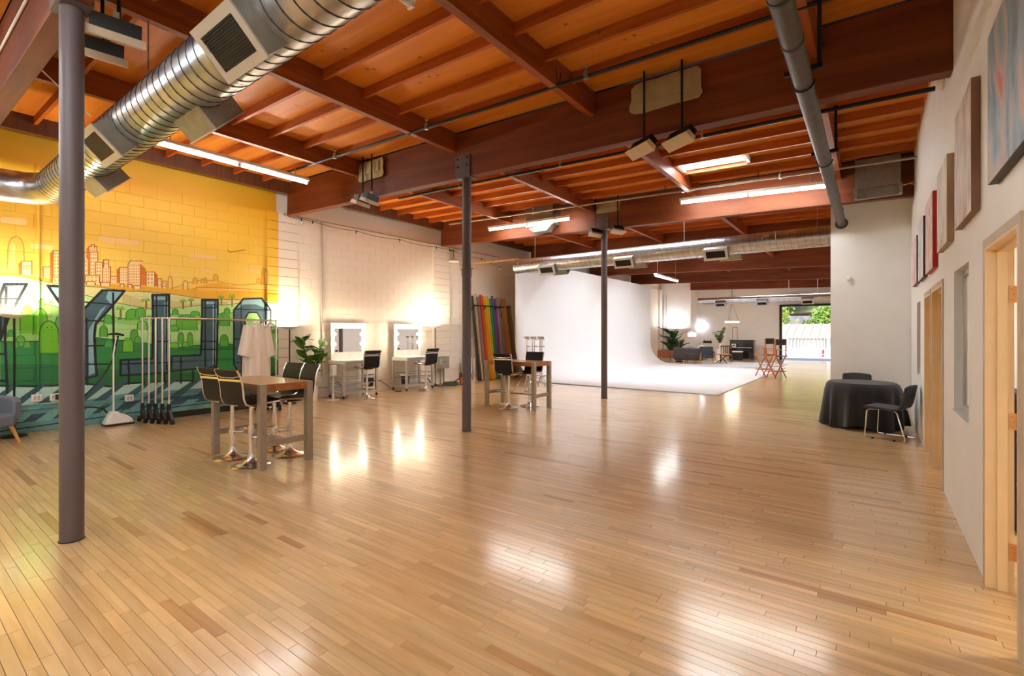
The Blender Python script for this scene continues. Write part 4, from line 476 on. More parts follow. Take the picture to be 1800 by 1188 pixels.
2.891,1.568),(2.887,1.569),(2.887,1.575),(2.891,1.577)]),((40,80,20),0,[(2.92,1.572),(2.917,1.568),(2.912,1.569),(2.912,1.575),(2.917,1.577)]),((92,176,60),0,[(2.905,1.377),(2.907,1.439),(2.909,1.452),(2.913,1.464),(2.92,1.474),(
2.929,1.482),(2.939,1.487),(2.95,1.489),(2.962,1.487),(2.972,1.482),(2.981,1.474),(2.988,1.463),(2.992,1.451),(2.994,1.438),(2.997,1.376)]),((60,110,40),.012,[(2.905,1.377),(2.907,1.439),(2.909,1.452),(2.913,1.464),(2.92,1.474),(
2.929,1.482),(2.939,1.487),(2.95,1.489),(2.962,1.487),(2.972,1.482),(2.981,1.474),(2.988,1.463),(2.992,1.451),(2.994,1.438),(2.997,1.376)]),((120,200,60),0,[(2.733,1.22),(2.738,1.352),(2.74,1.38),(2.747,1.406),(2.759,1.428),(
2.774,1.445),(2.791,1.456),(2.81,1.459),(2.829,1.456),(2.846,1.445),(2.862,1.427),(2.873,1.404),(2.881,1.378),(2.883,1.349),(2.888,1.216)]),((60,110,40),.012,[(2.733,1.22),(2.738,1.352),(2.74,1.38),(2.747,1.406),(2.759,1.428),(
2.774,1.445),(2.791,1.456),(2.81,1.459),(2.829,1.456),(2.846,1.445),(2.862,1.427),(2.873,1.404),(2.881,1.378),(2.883,1.349),(2.888,1.216)]),((40,80,20),0,[(2.801,1.411),(2.798,1.405),(2.792,1.407),(2.792,1.416),(2.798,1.418)]),(
(40,80,20),0,[(2.836,1.411),(2.832,1.405),(2.826,1.407),(2.826,1.415),(2.832,1.417)]),((120,196,90),0,[(2.942,1.601),(2.947,1.691),(2.949,1.71),(2.956,1.727),(2.967,1.743),(2.982,1.755),(2.999,1.762),(3.018,1.765),(3.036,1.763),(
3.054,1.756),(3.069,1.745),(3.08,1.729),(3.087,1.712),(3.09,1.692),(3.095,1.602)]),((60,110,40),.012,[(2.942,1.601),(2.947,1.691),(2.949,1.71),(2.956,1.727),(2.967,1.743),(2.982,1.755),(2.999,1.762),(3.018,1.765),(3.036,1.763),(
3.054,1.756),(3.069,1.745),(3.08,1.729),(3.087,1.712),(3.09,1.692),(3.095,1.602)]),((92,176,60),0,[(3.482,1.892),(3.485,1.951),(3.486,1.964),(3.491,1.975),(3.499,1.986),(3.508,1.994),(3.52,1.999),(3.532,2.001),(3.545,2.0),(
3.557,1.996),(3.567,1.988),(3.574,1.979),(3.579,1.967),(3.581,1.954),(3.584,1.895)]),((60,110,40),.012,[(3.482,1.892),(3.485,1.951),(3.486,1.964),(3.491,1.975),(3.499,1.986),(3.508,1.994),(3.52,1.999),(3.532,2.001),(3.545,2.0),(
3.557,1.996),(3.567,1.988),(3.574,1.979),(3.579,1.967),(3.581,1.954),(3.584,1.895)]),((100,186,60),0,[(3.542,1.604),(3.552,1.764),(3.558,1.798),(3.575,1.829),(3.601,1.857),(3.636,1.879),(3.677,1.894),(3.721,1.899),(3.766,1.896),(
3.808,1.884),(3.844,1.864),(3.872,1.837),(3.89,1.805),(3.896,1.77),(3.907,1.605)]),((60,110,40),.012,[(3.542,1.604),(3.552,1.764),(3.558,1.798),(3.575,1.829),(3.601,1.857),(3.636,1.879),(3.677,1.894),(3.721,1.899),(3.766,1.896),(
3.808,1.884),(3.844,1.864),(3.872,1.837),(3.89,1.805),(3.896,1.77),(3.907,1.605)]),((100,186,60),0,[(3.784,1.868),(3.789,1.923),(3.792,1.934),(3.8,1.945),(3.812,1.955),(3.828,1.963),(3.847,1.968),(3.867,1.97),(3.888,1.969),(
3.907,1.966),(3.923,1.959),(3.936,1.95),(3.944,1.94),(3.947,1.928),(3.952,1.873)]),((60,110,40),.012,[(3.784,1.868),(3.789,1.923),(3.792,1.934),(3.8,1.945),(3.812,1.955),(3.828,1.963),(3.847,1.968),(3.867,1.97),(3.888,1.969),(
3.907,1.966),(3.923,1.959),(3.936,1.95),(3.944,1.94),(3.947,1.928),(3.952,1.873)]),((110,190,70),0,[(3.44,1.571),(3.445,1.642),(3.447,1.657),(3.454,1.671),(3.465,1.683),(3.479,1.692),(3.496,1.698),(3.514,1.7),(3.532,1.698),(
3.549,1.693),(3.563,1.684),(3.575,1.672),(3.582,1.658),(3.584,1.643),(3.588,1.572)]),((60,110,40),.012,[(3.44,1.571),(3.445,1.642),(3.447,1.657),(3.454,1.671),(3.465,1.683),(3.479,1.692),(3.496,1.698),(3.514,1.7),(3.532,1.698),(
3.549,1.693),(3.563,1.684),(3.575,1.672),(3.582,1.658),(3.584,1.643),(3.588,1.572)]),((92,176,60),0,[(3.574,1.324),(3.578,1.454),(3.579,1.482),(3.584,1.507),(3.592,1.529),(3.602,1.546),(3.614,1.557),(3.626,1.561),(3.639,1.557),(
3.651,1.546),(3.661,1.529),(3.669,1.507),(3.674,1.481),(3.675,1.453),(3.678,1.322)]),((60,110,40),.012,[(3.574,1.324),(3.578,1.454),(3.579,1.482),(3.584,1.507),(3.592,1.529),(3.602,1.546),(3.614,1.557),(3.626,1.561),(3.639,1.557),(
3.651,1.546),(3.661,1.529),(3.669,1.507),(3.674,1.481),(3.675,1.453),(3.678,1.322)]),((40,80,20),0,[(3.62,1.513),(3.618,1.509),(3.614,1.511),(3.614,1.516),(3.618,1.517)]),((40,80,20),0,[(3.643,1.513),(3.641,1.509),(3.637,1.511),(
3.637,1.516),(3.641,1.517)]),((92,176,60),0,[(3.731,1.321),(3.734,1.453),(3.735,1.481),(3.74,1.507),(3.747,1.529),(3.757,1.546),(3.768,1.557),(3.779,1.561),(3.791,1.557),(3.802,1.546),(3.812,1.529),(3.819,1.507),(3.824,1.48),(
3.825,1.452),(3.828,1.319)]),((60,110,40),.012,[(3.731,1.321),(3.734,1.453),(3.735,1.481),(3.74,1.507),(3.747,1.529),(3.757,1.546),(3.768,1.557),(3.779,1.561),(3.791,1.557),(3.802,1.546),(3.812,1.529),(3.819,1.507),(3.824,1.48),(
3.825,1.452),(3.828,1.319)]),((40,80,20),0,[(3.774,1.513),(3.772,1.509),(3.768,1.51),(3.768,1.515),(3.772,1.516)]),((40,80,20),0,[(3.795,1.513),(3.793,1.509),(3.789,1.51),(3.789,1.515),(3.793,1.516)]),((112,196,40),0,[(3.436,1.262),(
3.44,1.321),(3.443,1.333),(3.45,1.345),(3.462,1.354),(3.477,1.362),(3.495,1.366),(3.514,1.368),(3.533,1.366),(3.551,1.361),(3.566,1.353),(3.578,1.342),(3.586,1.331),(3.588,1.318),(3.593,1.258)]),((60,110,40),.012,[(3.436,1.262),(
3.44,1.321),(3.443,1.333),(3.45,1.345),(3.462,1.354),(3.477,1.362),(3.495,1.366),(3.514,1.368),(3.533,1.366),(3.551,1.361),(3.566,1.353),(3.578,1.342),(3.586,1.331),(3.588,1.318),(3.593,1.258)]),((112,196,40),0,[(3.65,1.29),(
3.653,1.337),(3.655,1.347),(3.66,1.357),(3.667,1.365),(3.678,1.371),(3.689,1.374),(3.702,1.376),(3.715,1.374),(3.727,1.37),(3.737,1.364),(3.745,1.355),(3.75,1.346),(3.752,1.335),(3.755,1.287)]),((60,110,40),.012,[(3.65,1.29),(
3.653,1.337),(3.655,1.347),(3.66,1.357),(3.667,1.365),(3.678,1.371),(3.689,1.374),(3.702,1.376),(3.715,1.374),(3.727,1.37),(3.737,1.364),(3.745,1.355),(3.75,1.346),(3.752,1.335),(3.755,1.287)]),((92,176,60),0,[(4.312,1.286),(
4.317,1.412),(4.319,1.439),(4.327,1.464),(4.339,1.485),(4.354,1.502),(4.373,1.512),(4.392,1.515),(4.412,1.512),(4.43,1.501),(4.446,1.485),(4.458,1.463),(4.466,1.438),(4.468,1.411),(4.473,1.283)]),((60,110,40),.012,[(4.312,1.286),(
4.317,1.412),(4.319,1.439),(4.327,1.464),(4.339,1.485),(4.354,1.502),(4.373,1.512),(4.392,1.515),(4.412,1.512),(4.43,1.501),(4.446,1.485),(4.458,1.463),(4.466,1.438),(4.468,1.411),(4.473,1.283)]),((40,80,20),0,[(4.383,1.469),(
4.379,1.463),(4.373,1.466),(4.373,1.473),(4.379,1.475)]),((40,80,20),0,[(4.419,1.469),(4.415,1.463),(4.409,1.465),(4.409,1.473),(4.415,1.475)]),((90,176,60),0,[(4.286,1.687),(4.292,1.839),(4.295,1.871),(4.305,1.901),(4.321,1.927),(
4.342,1.948),(4.366,1.961),(4.392,1.966),(4.418,1.963),(4.443,1.951),(4.464,1.932),(4.48,1.906),(4.491,1.876),(4.494,1.844),(4.501,1.69)]),((60,110,40),.012,[(4.286,1.687),(4.292,1.839),(4.295,1.871),(4.305,1.901),(4.321,1.927),(
4.342,1.948),(4.366,1.961),(4.392,1.966),(4.418,1.963),(4.443,1.951),(4.464,1.932),(4.48,1.906),(4.491,1.876),(4.494,1.844),(4.501,1.69)]),((92,176,60),0,[(4.392,1.931),(4.395,2.001),(4.397,2.016),(4.402,2.03),(4.41,2.042),(
4.421,2.052),(4.433,2.058),(4.446,2.061),(4.459,2.059),(4.472,2.054),(4.482,2.045),(4.491,2.034),(4.496,2.02),(4.497,2.005),(4.501,1.935)]),((60,110,40),.012,[(4.392,1.931),(4.395,2.001),(4.397,2.016),(4.402,2.03),(4.41,2.042),(
4.421,2.052),(4.433,2.058),(4.446,2.061),(4.459,2.059),(4.472,2.054),(4.482,2.045),(4.491,2.034),(4.496,2.02),(4.497,2.005),(4.501,1.935)]),((92,176,60),0,[(4.27,1.813),(4.273,1.882),(4.274,1.897),(4.279,1.911),(4.286,1.923),(
4.295,1.932),(4.306,1.938),(4.317,1.94),(4.329,1.939),(4.34,1.933),(4.349,1.925),(4.356,1.913),(4.361,1.9),(4.362,1.885),(4.365,1.815)]),((60,110,40),.012,[(4.27,1.813),(4.273,1.882),(4.274,1.897),(4.279,1.911),(4.286,1.923),(
4.295,1.932),(4.306,1.938),(4.317,1.94),(4.329,1.939),(4.34,1.933),(4.349,1.925),(4.356,1.913),(4.361,1.9),(4.362,1.885),(4.365,1.815)]),((90,176,70),0,[(5.355,1.687),(5.357,1.721),(5.358,1.729),(5.362,1.735),(5.367,1.741),(
5.375,1.746),(5.383,1.749),(5.393,1.75),(5.402,1.749),(5.41,1.746),(5.418,1.742),(5.423,1.736),(5.427,1.73),(5.428,1.722),(5.43,1.688)]),((60,110,40),.012,[(5.355,1.687),(5.357,1.721),(5.358,1.729),(5.362,1.735),(5.367,1.741),(
5.375,1.746),(5.383,1.749),(5.393,1.75),(5.402,1.749),(5.41,1.746),(5.418,1.742),(5.423,1.736),(5.427,1.73),(5.428,1.722),(5.43,1.688)]),((80,170,70),0,[(5.361,1.538),(5.365,1.599),(5.367,1.612),(5.374,1.625),(5.384,1.635),(
5.398,1.643),(5.413,1.648),(5.43,1.65),(5.447,1.649),(5.463,1.644),(5.477,1.636),(5.487,1.625),(5.494,1.613),(5.496,1.6),(5.5,1.537)]),((60,110,40),.012,[(5.361,1.538),(5.365,1.599),(5.367,1.612),(5.374,1.625),(5.384,1.635),(
5.398,1.643),(5.413,1.648),(5.43,1.65),(5.447,1.649),(5.463,1.644),(5.477,1.636),(5.487,1.625),(5.494,1.613),(5.496,1.6),(5.5,1.537)]),((80,170,70),0,[(5.475,1.336),(5.477,1.392),(5.479,1.403),(5.483,1.414),(5.49,1.423),(
5.498,1.431),(5.509,1.435),(5.52,1.436),(5.53,1.435),(5.541,1.43),(5.549,1.423),(5.556,1.413),(5.56,1.402),(5.562,1.391),(5.565,1.335)]),((60,110,40),.012,[(5.475,1.336),(5.477,1.392),(5.479,1.403),(5.483,1.414),(5.49,1.423),(
5.498,1.431),(5.509,1.435),(5.52,1.436),(5.53,1.435),(5.541,1.43),(5.549,1.423),(5.556,1.413),(5.56,1.402),(5.562,1.391),(5.565,1.335)]),((96,180,62),0,[(2.677,1.778),(2.678,1.8),(2.679,1.805),(2.681,1.809),(2.684,1.813),(
2.688,1.816),(2.692,1.818),(2.697,1.819),(2.702,1.818),(2.706,1.817),(2.71,1.814),(2.713,1.81),(2.715,1.806),(2.716,1.801),(2.717,1.779)]),((60,110,40),.012,[(2.677,1.778),(2.678,1.8),(2.679,1.805),(2.681,1.809),(2.684,1.813),(
2.688,1.816),(2.692,1.818),(2.697,1.819),(2.702,1.818),(2.706,1.817),(2.71,1.814),(2.713,1.81),(2.715,1.806),(2.716,1.801),(2.717,1.779)]),((140,110,50),.03,[(3.077,1.983),(3.077,2.127)]),((110,190,60),0,[(3.077,2.132),(
3.014,2.135),(2.984,2.096),(3.025,2.112)]),((110,190,60),0,[(3.077,2.132),(3.026,2.173),(3.003,2.138),(3.035,2.138)]),((110,190,60),0,[(3.077,2.132),(3.054,2.193),(3.049,2.162),(3.062,2.151)]),((110,190,60),0,[(3.077,2.132),(
3.087,2.195),(3.106,2.165),(3.093,2.153)]),((110,190,60),0,[(3.077,2.132),(3.116,2.178),(3.153,2.147),(3.12,2.142)]),((110,190,60),0,[(3.077,2.132),(3.127,2.141),(3.172,2.105),(3.13,2.118)]),((140,110,50),.03,[(2.705,1.839),(
2.705,1.964)]),((110,190,60),0,[(2.705,1.968),(2.651,1.974),(2.626,1.938),(2.66,1.951)]),((110,190,60),0,[(2.705,1.968),(2.66,2.006),(2.642,1.975),(2.669,1.973)]),((110,190,60),0,[(2.705,1.968),(2.684,2.023),(2.681,1.995),(
2.692,1.984)]),((110,190,60),0,[(2.705,1.968),(2.713,2.025),(2.729,1.997),(2.718,1.985)]),((110,190,60),0,[(2.705,1.968),(2.737,2.009),(2.769,1.98),(2.741,1.976)]),((110,190,60),0,[(2.705,1.968),(2.747,1.977),(2.786,1.944),(
2.75,1.954)]),((140,110,50),.03,[(3.664,2.017),(3.664,2.146)]),((110,190,60),0,[(3.664,2.15),(3.611,2.156),(3.588,2.119),(3.622,2.132)]),((110,190,60),0,[(3.664,2.15),(3.62,2.19),(3.604,2.157),(3.63,2.154)]),(
(110,190,60),0,[(3.664,2.15),(3.643,2.208),(3.641,2.178),(3.651,2.166)]),((110,190,60),0,[(3.664,2.15),(3.67,2.209),(3.687,2.18),(3.677,2.168)]),((110,190,60),0,[(3.664,2.15),(3.693,2.194),(3.725,2.163),(3.698,2.158)]),(
(110,190,60),0,[(3.664,2.15),(3.702,2.161),(3.741,2.126),(3.707,2.136)]),((140,110,50),.03,[(3.799,2.067),(3.799,2.174)]),((110,190,60),0,[(3.799,2.177),(3.753,2.186),(3.736,2.151),(3.763,2.16)]),((110,190,60),0,[(3.799,2.177),(
3.761,2.214),(3.748,2.183),(3.771,2.179)]),((110,190,60),0,[(3.799,2.177),(3.78,2.229),(3.78,2.2),(3.788,2.189)]),((110,190,60),0,[(3.799,2.177),(3.802,2.23),(3.818,2.202),(3.809,2.19)]),((110,190,60),0,[(3.799,2.177),(3.821,2.217),(
3.85,2.188),(3.827,2.182)]),((110,190,60),0,[(3.799,2.177),(3.829,2.19),(3.862,2.157),(3.834,2.164)]),((140,110,50),.03,[(4.339,2.114),(4.339,2.259)]),((110,190,60),0,[(4.339,2.263),(4.286,2.269),(4.265,2.227),(4.297,2.243)]),(
(110,190,60),0,[(4.339,2.263),(4.294,2.306),(4.279,2.27),(4.305,2.268)]),((110,190,60),0,[(4.339,2.263),(4.317,2.326),(4.316,2.293),(4.326,2.281)]),((110,190,60),0,[(4.339,2.263),(4.344,2.328),(4.361,2.296),(4.351,2.283)]),(
(110,190,60),0,[(4.339,2.263),(4.366,2.311),(4.399,2.277),(4.372,2.272)]),((110,190,60),0,[(4.339,2.263),(4.375,2.274),(4.414,2.236),(4.381,2.247)]),((140,110,50),.03,[(4.545,2.1),(4.545,2.28)]),((110,190,60),0,[(4.545,2.285),(
4.483,2.288),(4.457,2.241),(4.495,2.263)]),((110,190,60),0,[(4.545,2.285),(4.494,2.335),(4.474,2.294),(4.505,2.294)]),((110,190,60),0,[(4.545,2.285),(4.52,2.36),(4.518,2.323),(4.53,2.311)]),((110,190,60),0,[(4.545,2.285),(
4.552,2.362),(4.571,2.327),(4.559,2.313)]),((110,190,60),0,[(4.545,2.285),(4.578,2.341),(4.616,2.303),(4.584,2.299)]),((110,190,60),0,[(4.545,2.285),(4.589,2.295),(4.633,2.251),(4.594,2.268)]),]
# ================================================================ THE SETTING
XL, XR, YB, YF = -10.55, .568, -3.6, 31.5
CT, ST = math.cos(R(36.632)), math.sin(R(36.632))
def depth_of(x, y): return -x*ST+y*CT
def in_view(x, y, z, pad=.06):
    d = depth_of(x, y)
    if d < .4: return False
    u = (x*CT+y*ST)/d*850/900; v = (z-1.55)/d*850/594
    return abs(u) < 1+pad and abs(v) < 1+pad
# ---- floor: strip boards 57 mm wide running across the hall
floor = struct('floor')
MB().bx(XL-.2, XR+.2, YB-.1, YF+.3, -.10, -.012).build('subfloor', M['subfloor'], floor)
PW = .057
LEN = [.32, .46, .62, .78, .94, 1.2]
plank_me = {}
for L in LEN:
    b = MB(); w = PW/2-.0004; h = L/2-.0005; e = .0009
    b.add([(-h,-w,-.012),(h,-w,-.012),(h,w,-.012),(-h,w,-.012),(-h+e,-w+e,0),(h-e,-w+e,0),(h-e,w-e,0),(-h+e,w-e,0)],
          [(4,5,6,7),(0,1,5,4),(1,2,6,5),(2,3,7,6),(3,0,4,7)])
    plank_me[L] = b
boards = []
row = 0; y = YB
while y < YF:
    x = XL-random.random()*.9
    while x < XR+.1:
        L = random.choice(LEN); boards.append((x+L/2, y+PW/2, L)); x += L
    y += PW; row += 1
near = sorted([b for b in boards if in_view(b[0], b[1], 0, .02)], key=lambda b: depth_of(b[0], b[1]))[:300]
nearset = set(near)
pm = {L: plank_me[L].mesh('plank', M['maple']) for L in LEN}
for x, y, L in near:
    o = link('plank', pm[L], floor); o.location = (x, y, random.uniform(-.0006, 0))
rest = [b for b in boards if b not in nearset]
V = []; F = []
for x, y, L in rest:
    n = len(V); V += [(x+a, y+c, d) for a, c, d in plank_me[L].v]; F += [tuple(i+n for i in f) for f in plank_me[L].f]
rb = MB(); rb.v = V; rb.f = F
o = rb.build('plank_field', M['maple_i'], floor); o['kind'] = 'stuff'

# ---- mural paint: drawn in wall metres (along the wall, height), rasterised once
MY0, MY1, MZ1, RES = .8, 5.6, 4.2, 240
def paint_mural():
    w, h = int((MY1-MY0)*RES), int(MZ1*RES)
    zz = (np.arange(h)+.5)/RES; yy = MY0+(np.arange(w)+.5)/RES
    t = np.clip((zz-1.7)/2.4, 0, 1)[:, None, None]
    a = np.array([253, 226, 128]); c = np.array([245, 188, 40])
    img = np.repeat(a*(1-t)+c*t, w, axis=1)
    YY, ZZ = np.meshgrid(yy, zz)
    def rng(ps, pad):
        ys = [p[0] for p in ps]; zs = [p[1] for p in ps]
        i0 = max(0, int((min(ys)-pad-MY0)*RES)); i1 = min(w, int((max(ys)+pad-MY0)*RES)+2)
        j0 = max(0, int((min(zs)-pad)*RES)); j1 = min(h, int((max(zs)+pad)*RES)+2)
        return i0, i1, j0, j1
    for col, lw, ps in MURAL:
        if lw == 0:
            i0, i1, j0, j1 = rng(ps, 0)
            if i1 <= i0 or j1 <= j0: continue
            X = YY[j0:j1, i0:i1]; Z = ZZ[j0:j1, i0:i1]; ins = np.zeros(X.shape, bool)
            for k in range(len(ps)):
                x1, z1 = ps[k]; x2, z2 = ps[(k+1) % len(ps)]
                if z1 == z2: continue
                cr = ((z1 > Z) != (z2 > Z)) & (X < (x2-x1)*(Z-z1)/(z2-z1)+x1); ins ^= cr
            img[j0:j1, i0:i1][ins] = col
        else:
            for k in range(len(ps)-1):
                (x1, z1), (x2, z2) = ps[k], ps[k+1]
                i0, i1, j0, j1 = rng((ps[k], ps[k+1]), lw)
                if i1 <= i0 or j1 <= j0: continue
                X = YY[j0:j1, i0:i1]; Z = ZZ[j0:j1, i0:i1]; dx, dz = x2-x1, z2-z1; q = dx*dx+dz*dz or 1e-9
                s = np.clip(((X-x1)*dx+(Z-z1)*dz)/q, 0, 1); d2 = (X-x1-s*dx)**2+(Z-z1-s*dz)**2
                img[j0:j1, i0:i1][d2 < (lw/2)**2] = col
    px = np.ones((h, w, 4), np.float32); px[..., :3] = img/255.0
    im = bpy.data.images.new('mural_paint', w, h); im.pixels.foreach_set(px.ravel()); im.update(); im.pack(); return im
def wall_paint():
    m, nt, b = newmat('left_wall_paint'); n = nt.nodes; l = nt.links
    g = n.new('ShaderNodeNewGeometry'); sp = n.new('ShaderNodeSeparateXYZ'); l.new(g.outputs['Position'], sp.inputs[0])
    mu = n.new('ShaderNodeMapRange'); mu.clamp = False; mu.inputs['From Min'].default_value = MY0; mu.inputs['From Max'].default_value = MY1; l.new(sp.outputs['Y'], mu.inputs['Value'])
    mv = n.new('ShaderNodeMapRange'); mv.clamp = False; mv.inputs['From Min'].default_value = 0; mv.inputs['From Max'].default_value = MZ1; l.new(sp.outputs['Z'], mv.inputs['Value'])
    cb = n.new('ShaderNodeCombineXYZ'); l.new(mu.outputs[0], cb.inputs[0]); l.new(mv.outputs[0], cb.inputs[1])
    it = n.new('ShaderNodeTexImage'); it.image = paint_mural(); it.extension = 'EXTEND'; l.new(cb.outputs[0], it.inputs['Vector'])
    gt = n.new('ShaderNodeMath'); gt.operation = 'GREATER_THAN'; gt.inputs[1].default_value = 5.49; l.new(sp.outputs['Y'], gt.inputs[0])
    mx = n.new('ShaderNodeMix'); mx.data_type = 'RGBA'; l.new(gt.outputs[0], mx.inputs[0]); l.new(it.outputs[0], mx.inputs[6]); mx.inputs[7].default_value = S(246,238,224)
    l.new(mx.outputs[2], b.inputs['Base Color']); b.inputs['Roughness'].default_value = .5
    nz = n.new('ShaderNodeTexNoise'); nz.inputs['Scale'].default_value = 60; l.new(g.outputs['Position'], nz.inputs['Vector'])
    bp = n.new('ShaderNodeBump'); bp.inputs['Strength'].default_value = .12; bp.inputs['Distance'].default_value = .004; l.new(nz.outputs['Fac'], bp.inputs['Height']); l.new(bp.outputs[0], b.inputs['Normal'])
    return m
M['lwall'] = wall_paint()

# ---- left wall: painted concrete blocks
ZL, ZT = 4.21, 4.78
wl_ = struct('wall_left')
MB().bx(XL-.22, XL-.006, YB, YF+.2, 0, ZL).build('mortar', M['lwall'], wl_)
MB().bx(XL-.22, XL-.05, YB, YF+.2, ZL, ZT).bx(XL-.22, XL, YB, YF+.2, ZL-.012, ZL+.012).build('bond_beam', M['lwall'], wl_)
BW, BH, J, DP = .4064, ZL/21, .002, .004
def block_mb(w, h, d):
    b = MB(); a = w/2-J/2; c = h/2-J/2; e = .0035
    return b.add([(-d,-a,-c),(-d,a,-c),(-d,a,c),(-d,-a,c),(0,-a+e,-c+e),(0,a-e,-c+e),(0,a-e,c-e),(0,-a+e,c-e)], [(4,5,6,7),(0,1,5,4),(1,2,6,5),(2,3,7,6),(3,0,4,7)])
bmb = block_mb(BW, BH, DP)
blocks = []
for c in range(21):
    k = 0; y = .6+(BW/2 if c % 2 else 0)
    while y < 14.2:
        blocks.append((y, (c+.5)*BH)); y += BW
PIL = ((5.24, 5.95), (10.2, 10.9))
blocks = [b for b in blocks if not any(p0 < b[0]-BW/2 and b[0]+BW/2 < p1 for p0, p1 in PIL)]
vis = sorted([b for b in blocks if in_view(XL, b[0], b[1], .03)], key=lambda b: depth_of(XL, b[0]))[:258]
vset = set(vis); bme = bmb.mesh('block', M['lwall'])
for y, z in vis: o = link('block', bme, wl_); o.location = (XL, y, z)
rb = MB()
for y, z in blocks:
    if (y, z) not in vset: rb.add([(XL+a, y+b_, z+c) for a, b_, c in bmb.v], bmb.f)
o = rb.build('block_field', M['lwall'], wl_); o['kind'] = 'stuff'
for p0, p1 in PIL:
    pme = block_mb(p1-p0, BH, .05).mesh('pilaster_block', M['lwall'])
    for c in range(21): o = link('block', pme, wl_); o.location = (XL+.045, (p0+p1)/2, (c+.5)*BH)
for p0, p1 in ((15, 15.7), (19.8, 20.5), (24.5, 25.2), (29.3, 29.7)): MB().bx(XL, XL+.12, p0, p1, 0, ZL).build('pilaster', M['lwall'], wl_)

# ---- right wall with its doors and windows
OPEN = [(3.27, 4.115, 0, 2.07), (4.807, 5.593, .90, 2.07), (6.372, 7.364, 0, 2.03), (7.562, 8.314, 0, 2.02), (9.14, 9.794, .91, 2.01)]
b = MB(); y = YB; T = .105
for y0, y1, z0, z1 in OPEN:
    b.bx(XR, XR+T, y, y0, 0, 4.75)
    if z0 > 0: b.bx(XR, XR+T, y0, y1, 0, z0)
    b.bx(XR, XR+T, y0, y1, z1, 4.75); y = y1
b.bx(XR, XR+T, y, YF, 0, 4.75)
o = b.build('wall_right', M['white']); o['kind'] = 'structure'
def doorway(name, y0, y1, z1, leaf_open):
    d = struct(name)
    f = MB().bx(XR-.012, XR, y1, y1+.05, 0, z1+.05).bx(XR-.012, XR, y0-.05, y0, 0, z1+.05).bx(XR-.012, XR, y0, y1, z1, z1+.05)
    f.parts('casing', M['cream_edge'], d)
    MB().bx(XR-.012, XR+T+.01, y1-.018, y1-.001, 0, z1-.001).bx(XR-.012, XR+T+.01, y0+.001, y0+.018, 0, z1-.001).bx(XR-.012, XR+T+.01, y0+.018, y1-.018, z1-.018, z1-.001).parts('jamb', M['cream'], d)
    MB().bx(XR+.04, XR+.085, y1-.034, y1-.018, 0, z1-.018).bx(XR+.04, XR+.085, y0+.018, y0+.034, 0, z1-.018).bx(XR+.04, XR+.085, y0+.034, y1-.034, z1-.034, z1-.018).parts('door_stop', M['cream'], d)
    if leaf_open:
        lf = MB().bx(XR+T+.025, XR+T+.86, y1-.06, y1-.02, .012, z1-.03).build('door_leaf', M['brown_door'], d, bevel=.003)
        for z in (.24, 1.02, 1.78):
            h = MB().bx(XR+.092, XR+.138, y1-.022, y1-.017, z-.05, z+.05).cyl((XR+.142, y1-.024, z-.052), (XR+.142, y1-.024, z+.052), .009, n=10).build('hinge', M['brass'], d)
            MB().cyl((XR+.104, y1-.0235, z+.03), (XR+.104, y1-.021, z+.03), .005, n=8).cyl((XR+.112, y1-.0235, z), (XR+.112, y1-.021, z), .005, n=8).cyl((XR+.104, y1-.0235, z-.03), (XR+.104, y1-.021, z-.03), .005, n=8).parts('screw', M['steel'], h)
    else:
        lf = MB().bx(XR+.088, XR+.128, y0+.02, y1-.02, .01, z1-.02).build('door_leaf', M['cream'], d, bevel=.003)
        MB().cyl((XR+.088, y0+.09, 1.0), (XR+.04, y0+.09, 1.0), .012, n=10).cyl((XR+.045, y0+.09, 1.0), (XR+.045, y0+.19, 1.0), .009, n=8).build('handle', M['steel'], lf, smooth=True)
    return d
doorway('door_1', 3.27, 4.115, 2.07, True)
doorway('door_2', 6.372, 7.364, 2.03, False)
doorway('door_3', 7.562, 8.314, 2.02, False)
def window(name, y0, y1, z0, z1):
    w = struct(name)
    a, c = XR+.055, XR+.085
    MB().bx(a, c, y0, y0+.04, z0, z1).bx(a, c, y1-.04, y1, z0, z1).bx(a, c, y0+.04, y1-.04, z0, z0+.04).bx(a, c, y0+.04, y1-.04, z1-.04, z1).parts('window_frame', M['steel_l'], w)
    MB().bx(a+.012, a+.018, y0+.04, y1-.04, z0+.04, z1-.04).build('pane', M['glass'], w)
    MB().bx(XR-.015, XR+.055, y0, y1, z0-.02, z0-.0005).build('window_sill', M['white'], w)
window('window_1', 4.807, 5.593, .90, 2.07)
window('window_2', 9.14, 9.794, .91, 2.01)
# office rooms behind the right wall
o = MB().bx(XR+T, 3.5, 2.2, 2.3, 0, 2.6).bx(XR+T, 3.5, 6.0, 6.1, 0, 2.6).bx(3.4, 3.5, 2.3, 6.0, 0, 2.6).bx(XR+T, 3.5, 2.2, 6.1, 2.6, 2.7).bx(XR+T, 3.5, 8.6, 8.7, 0, 2.6).bx(3.4, 3.5, 8.7, 11.0, 0, 2.6).bx(XR+T, 3.5, 8.6, 11.1, 2.6, 2.7).bx(XR+T, 3.5, 11.0, 11.1, 0, 2.6).build('wall_office', M['white']); o['kind'] = 'structure'
o = MB().bx(XR+T, 3.5, 2.2, 11.1, -.10, -.001).build('floor_office', M['maple_i']); o['kind'] = 'structure'
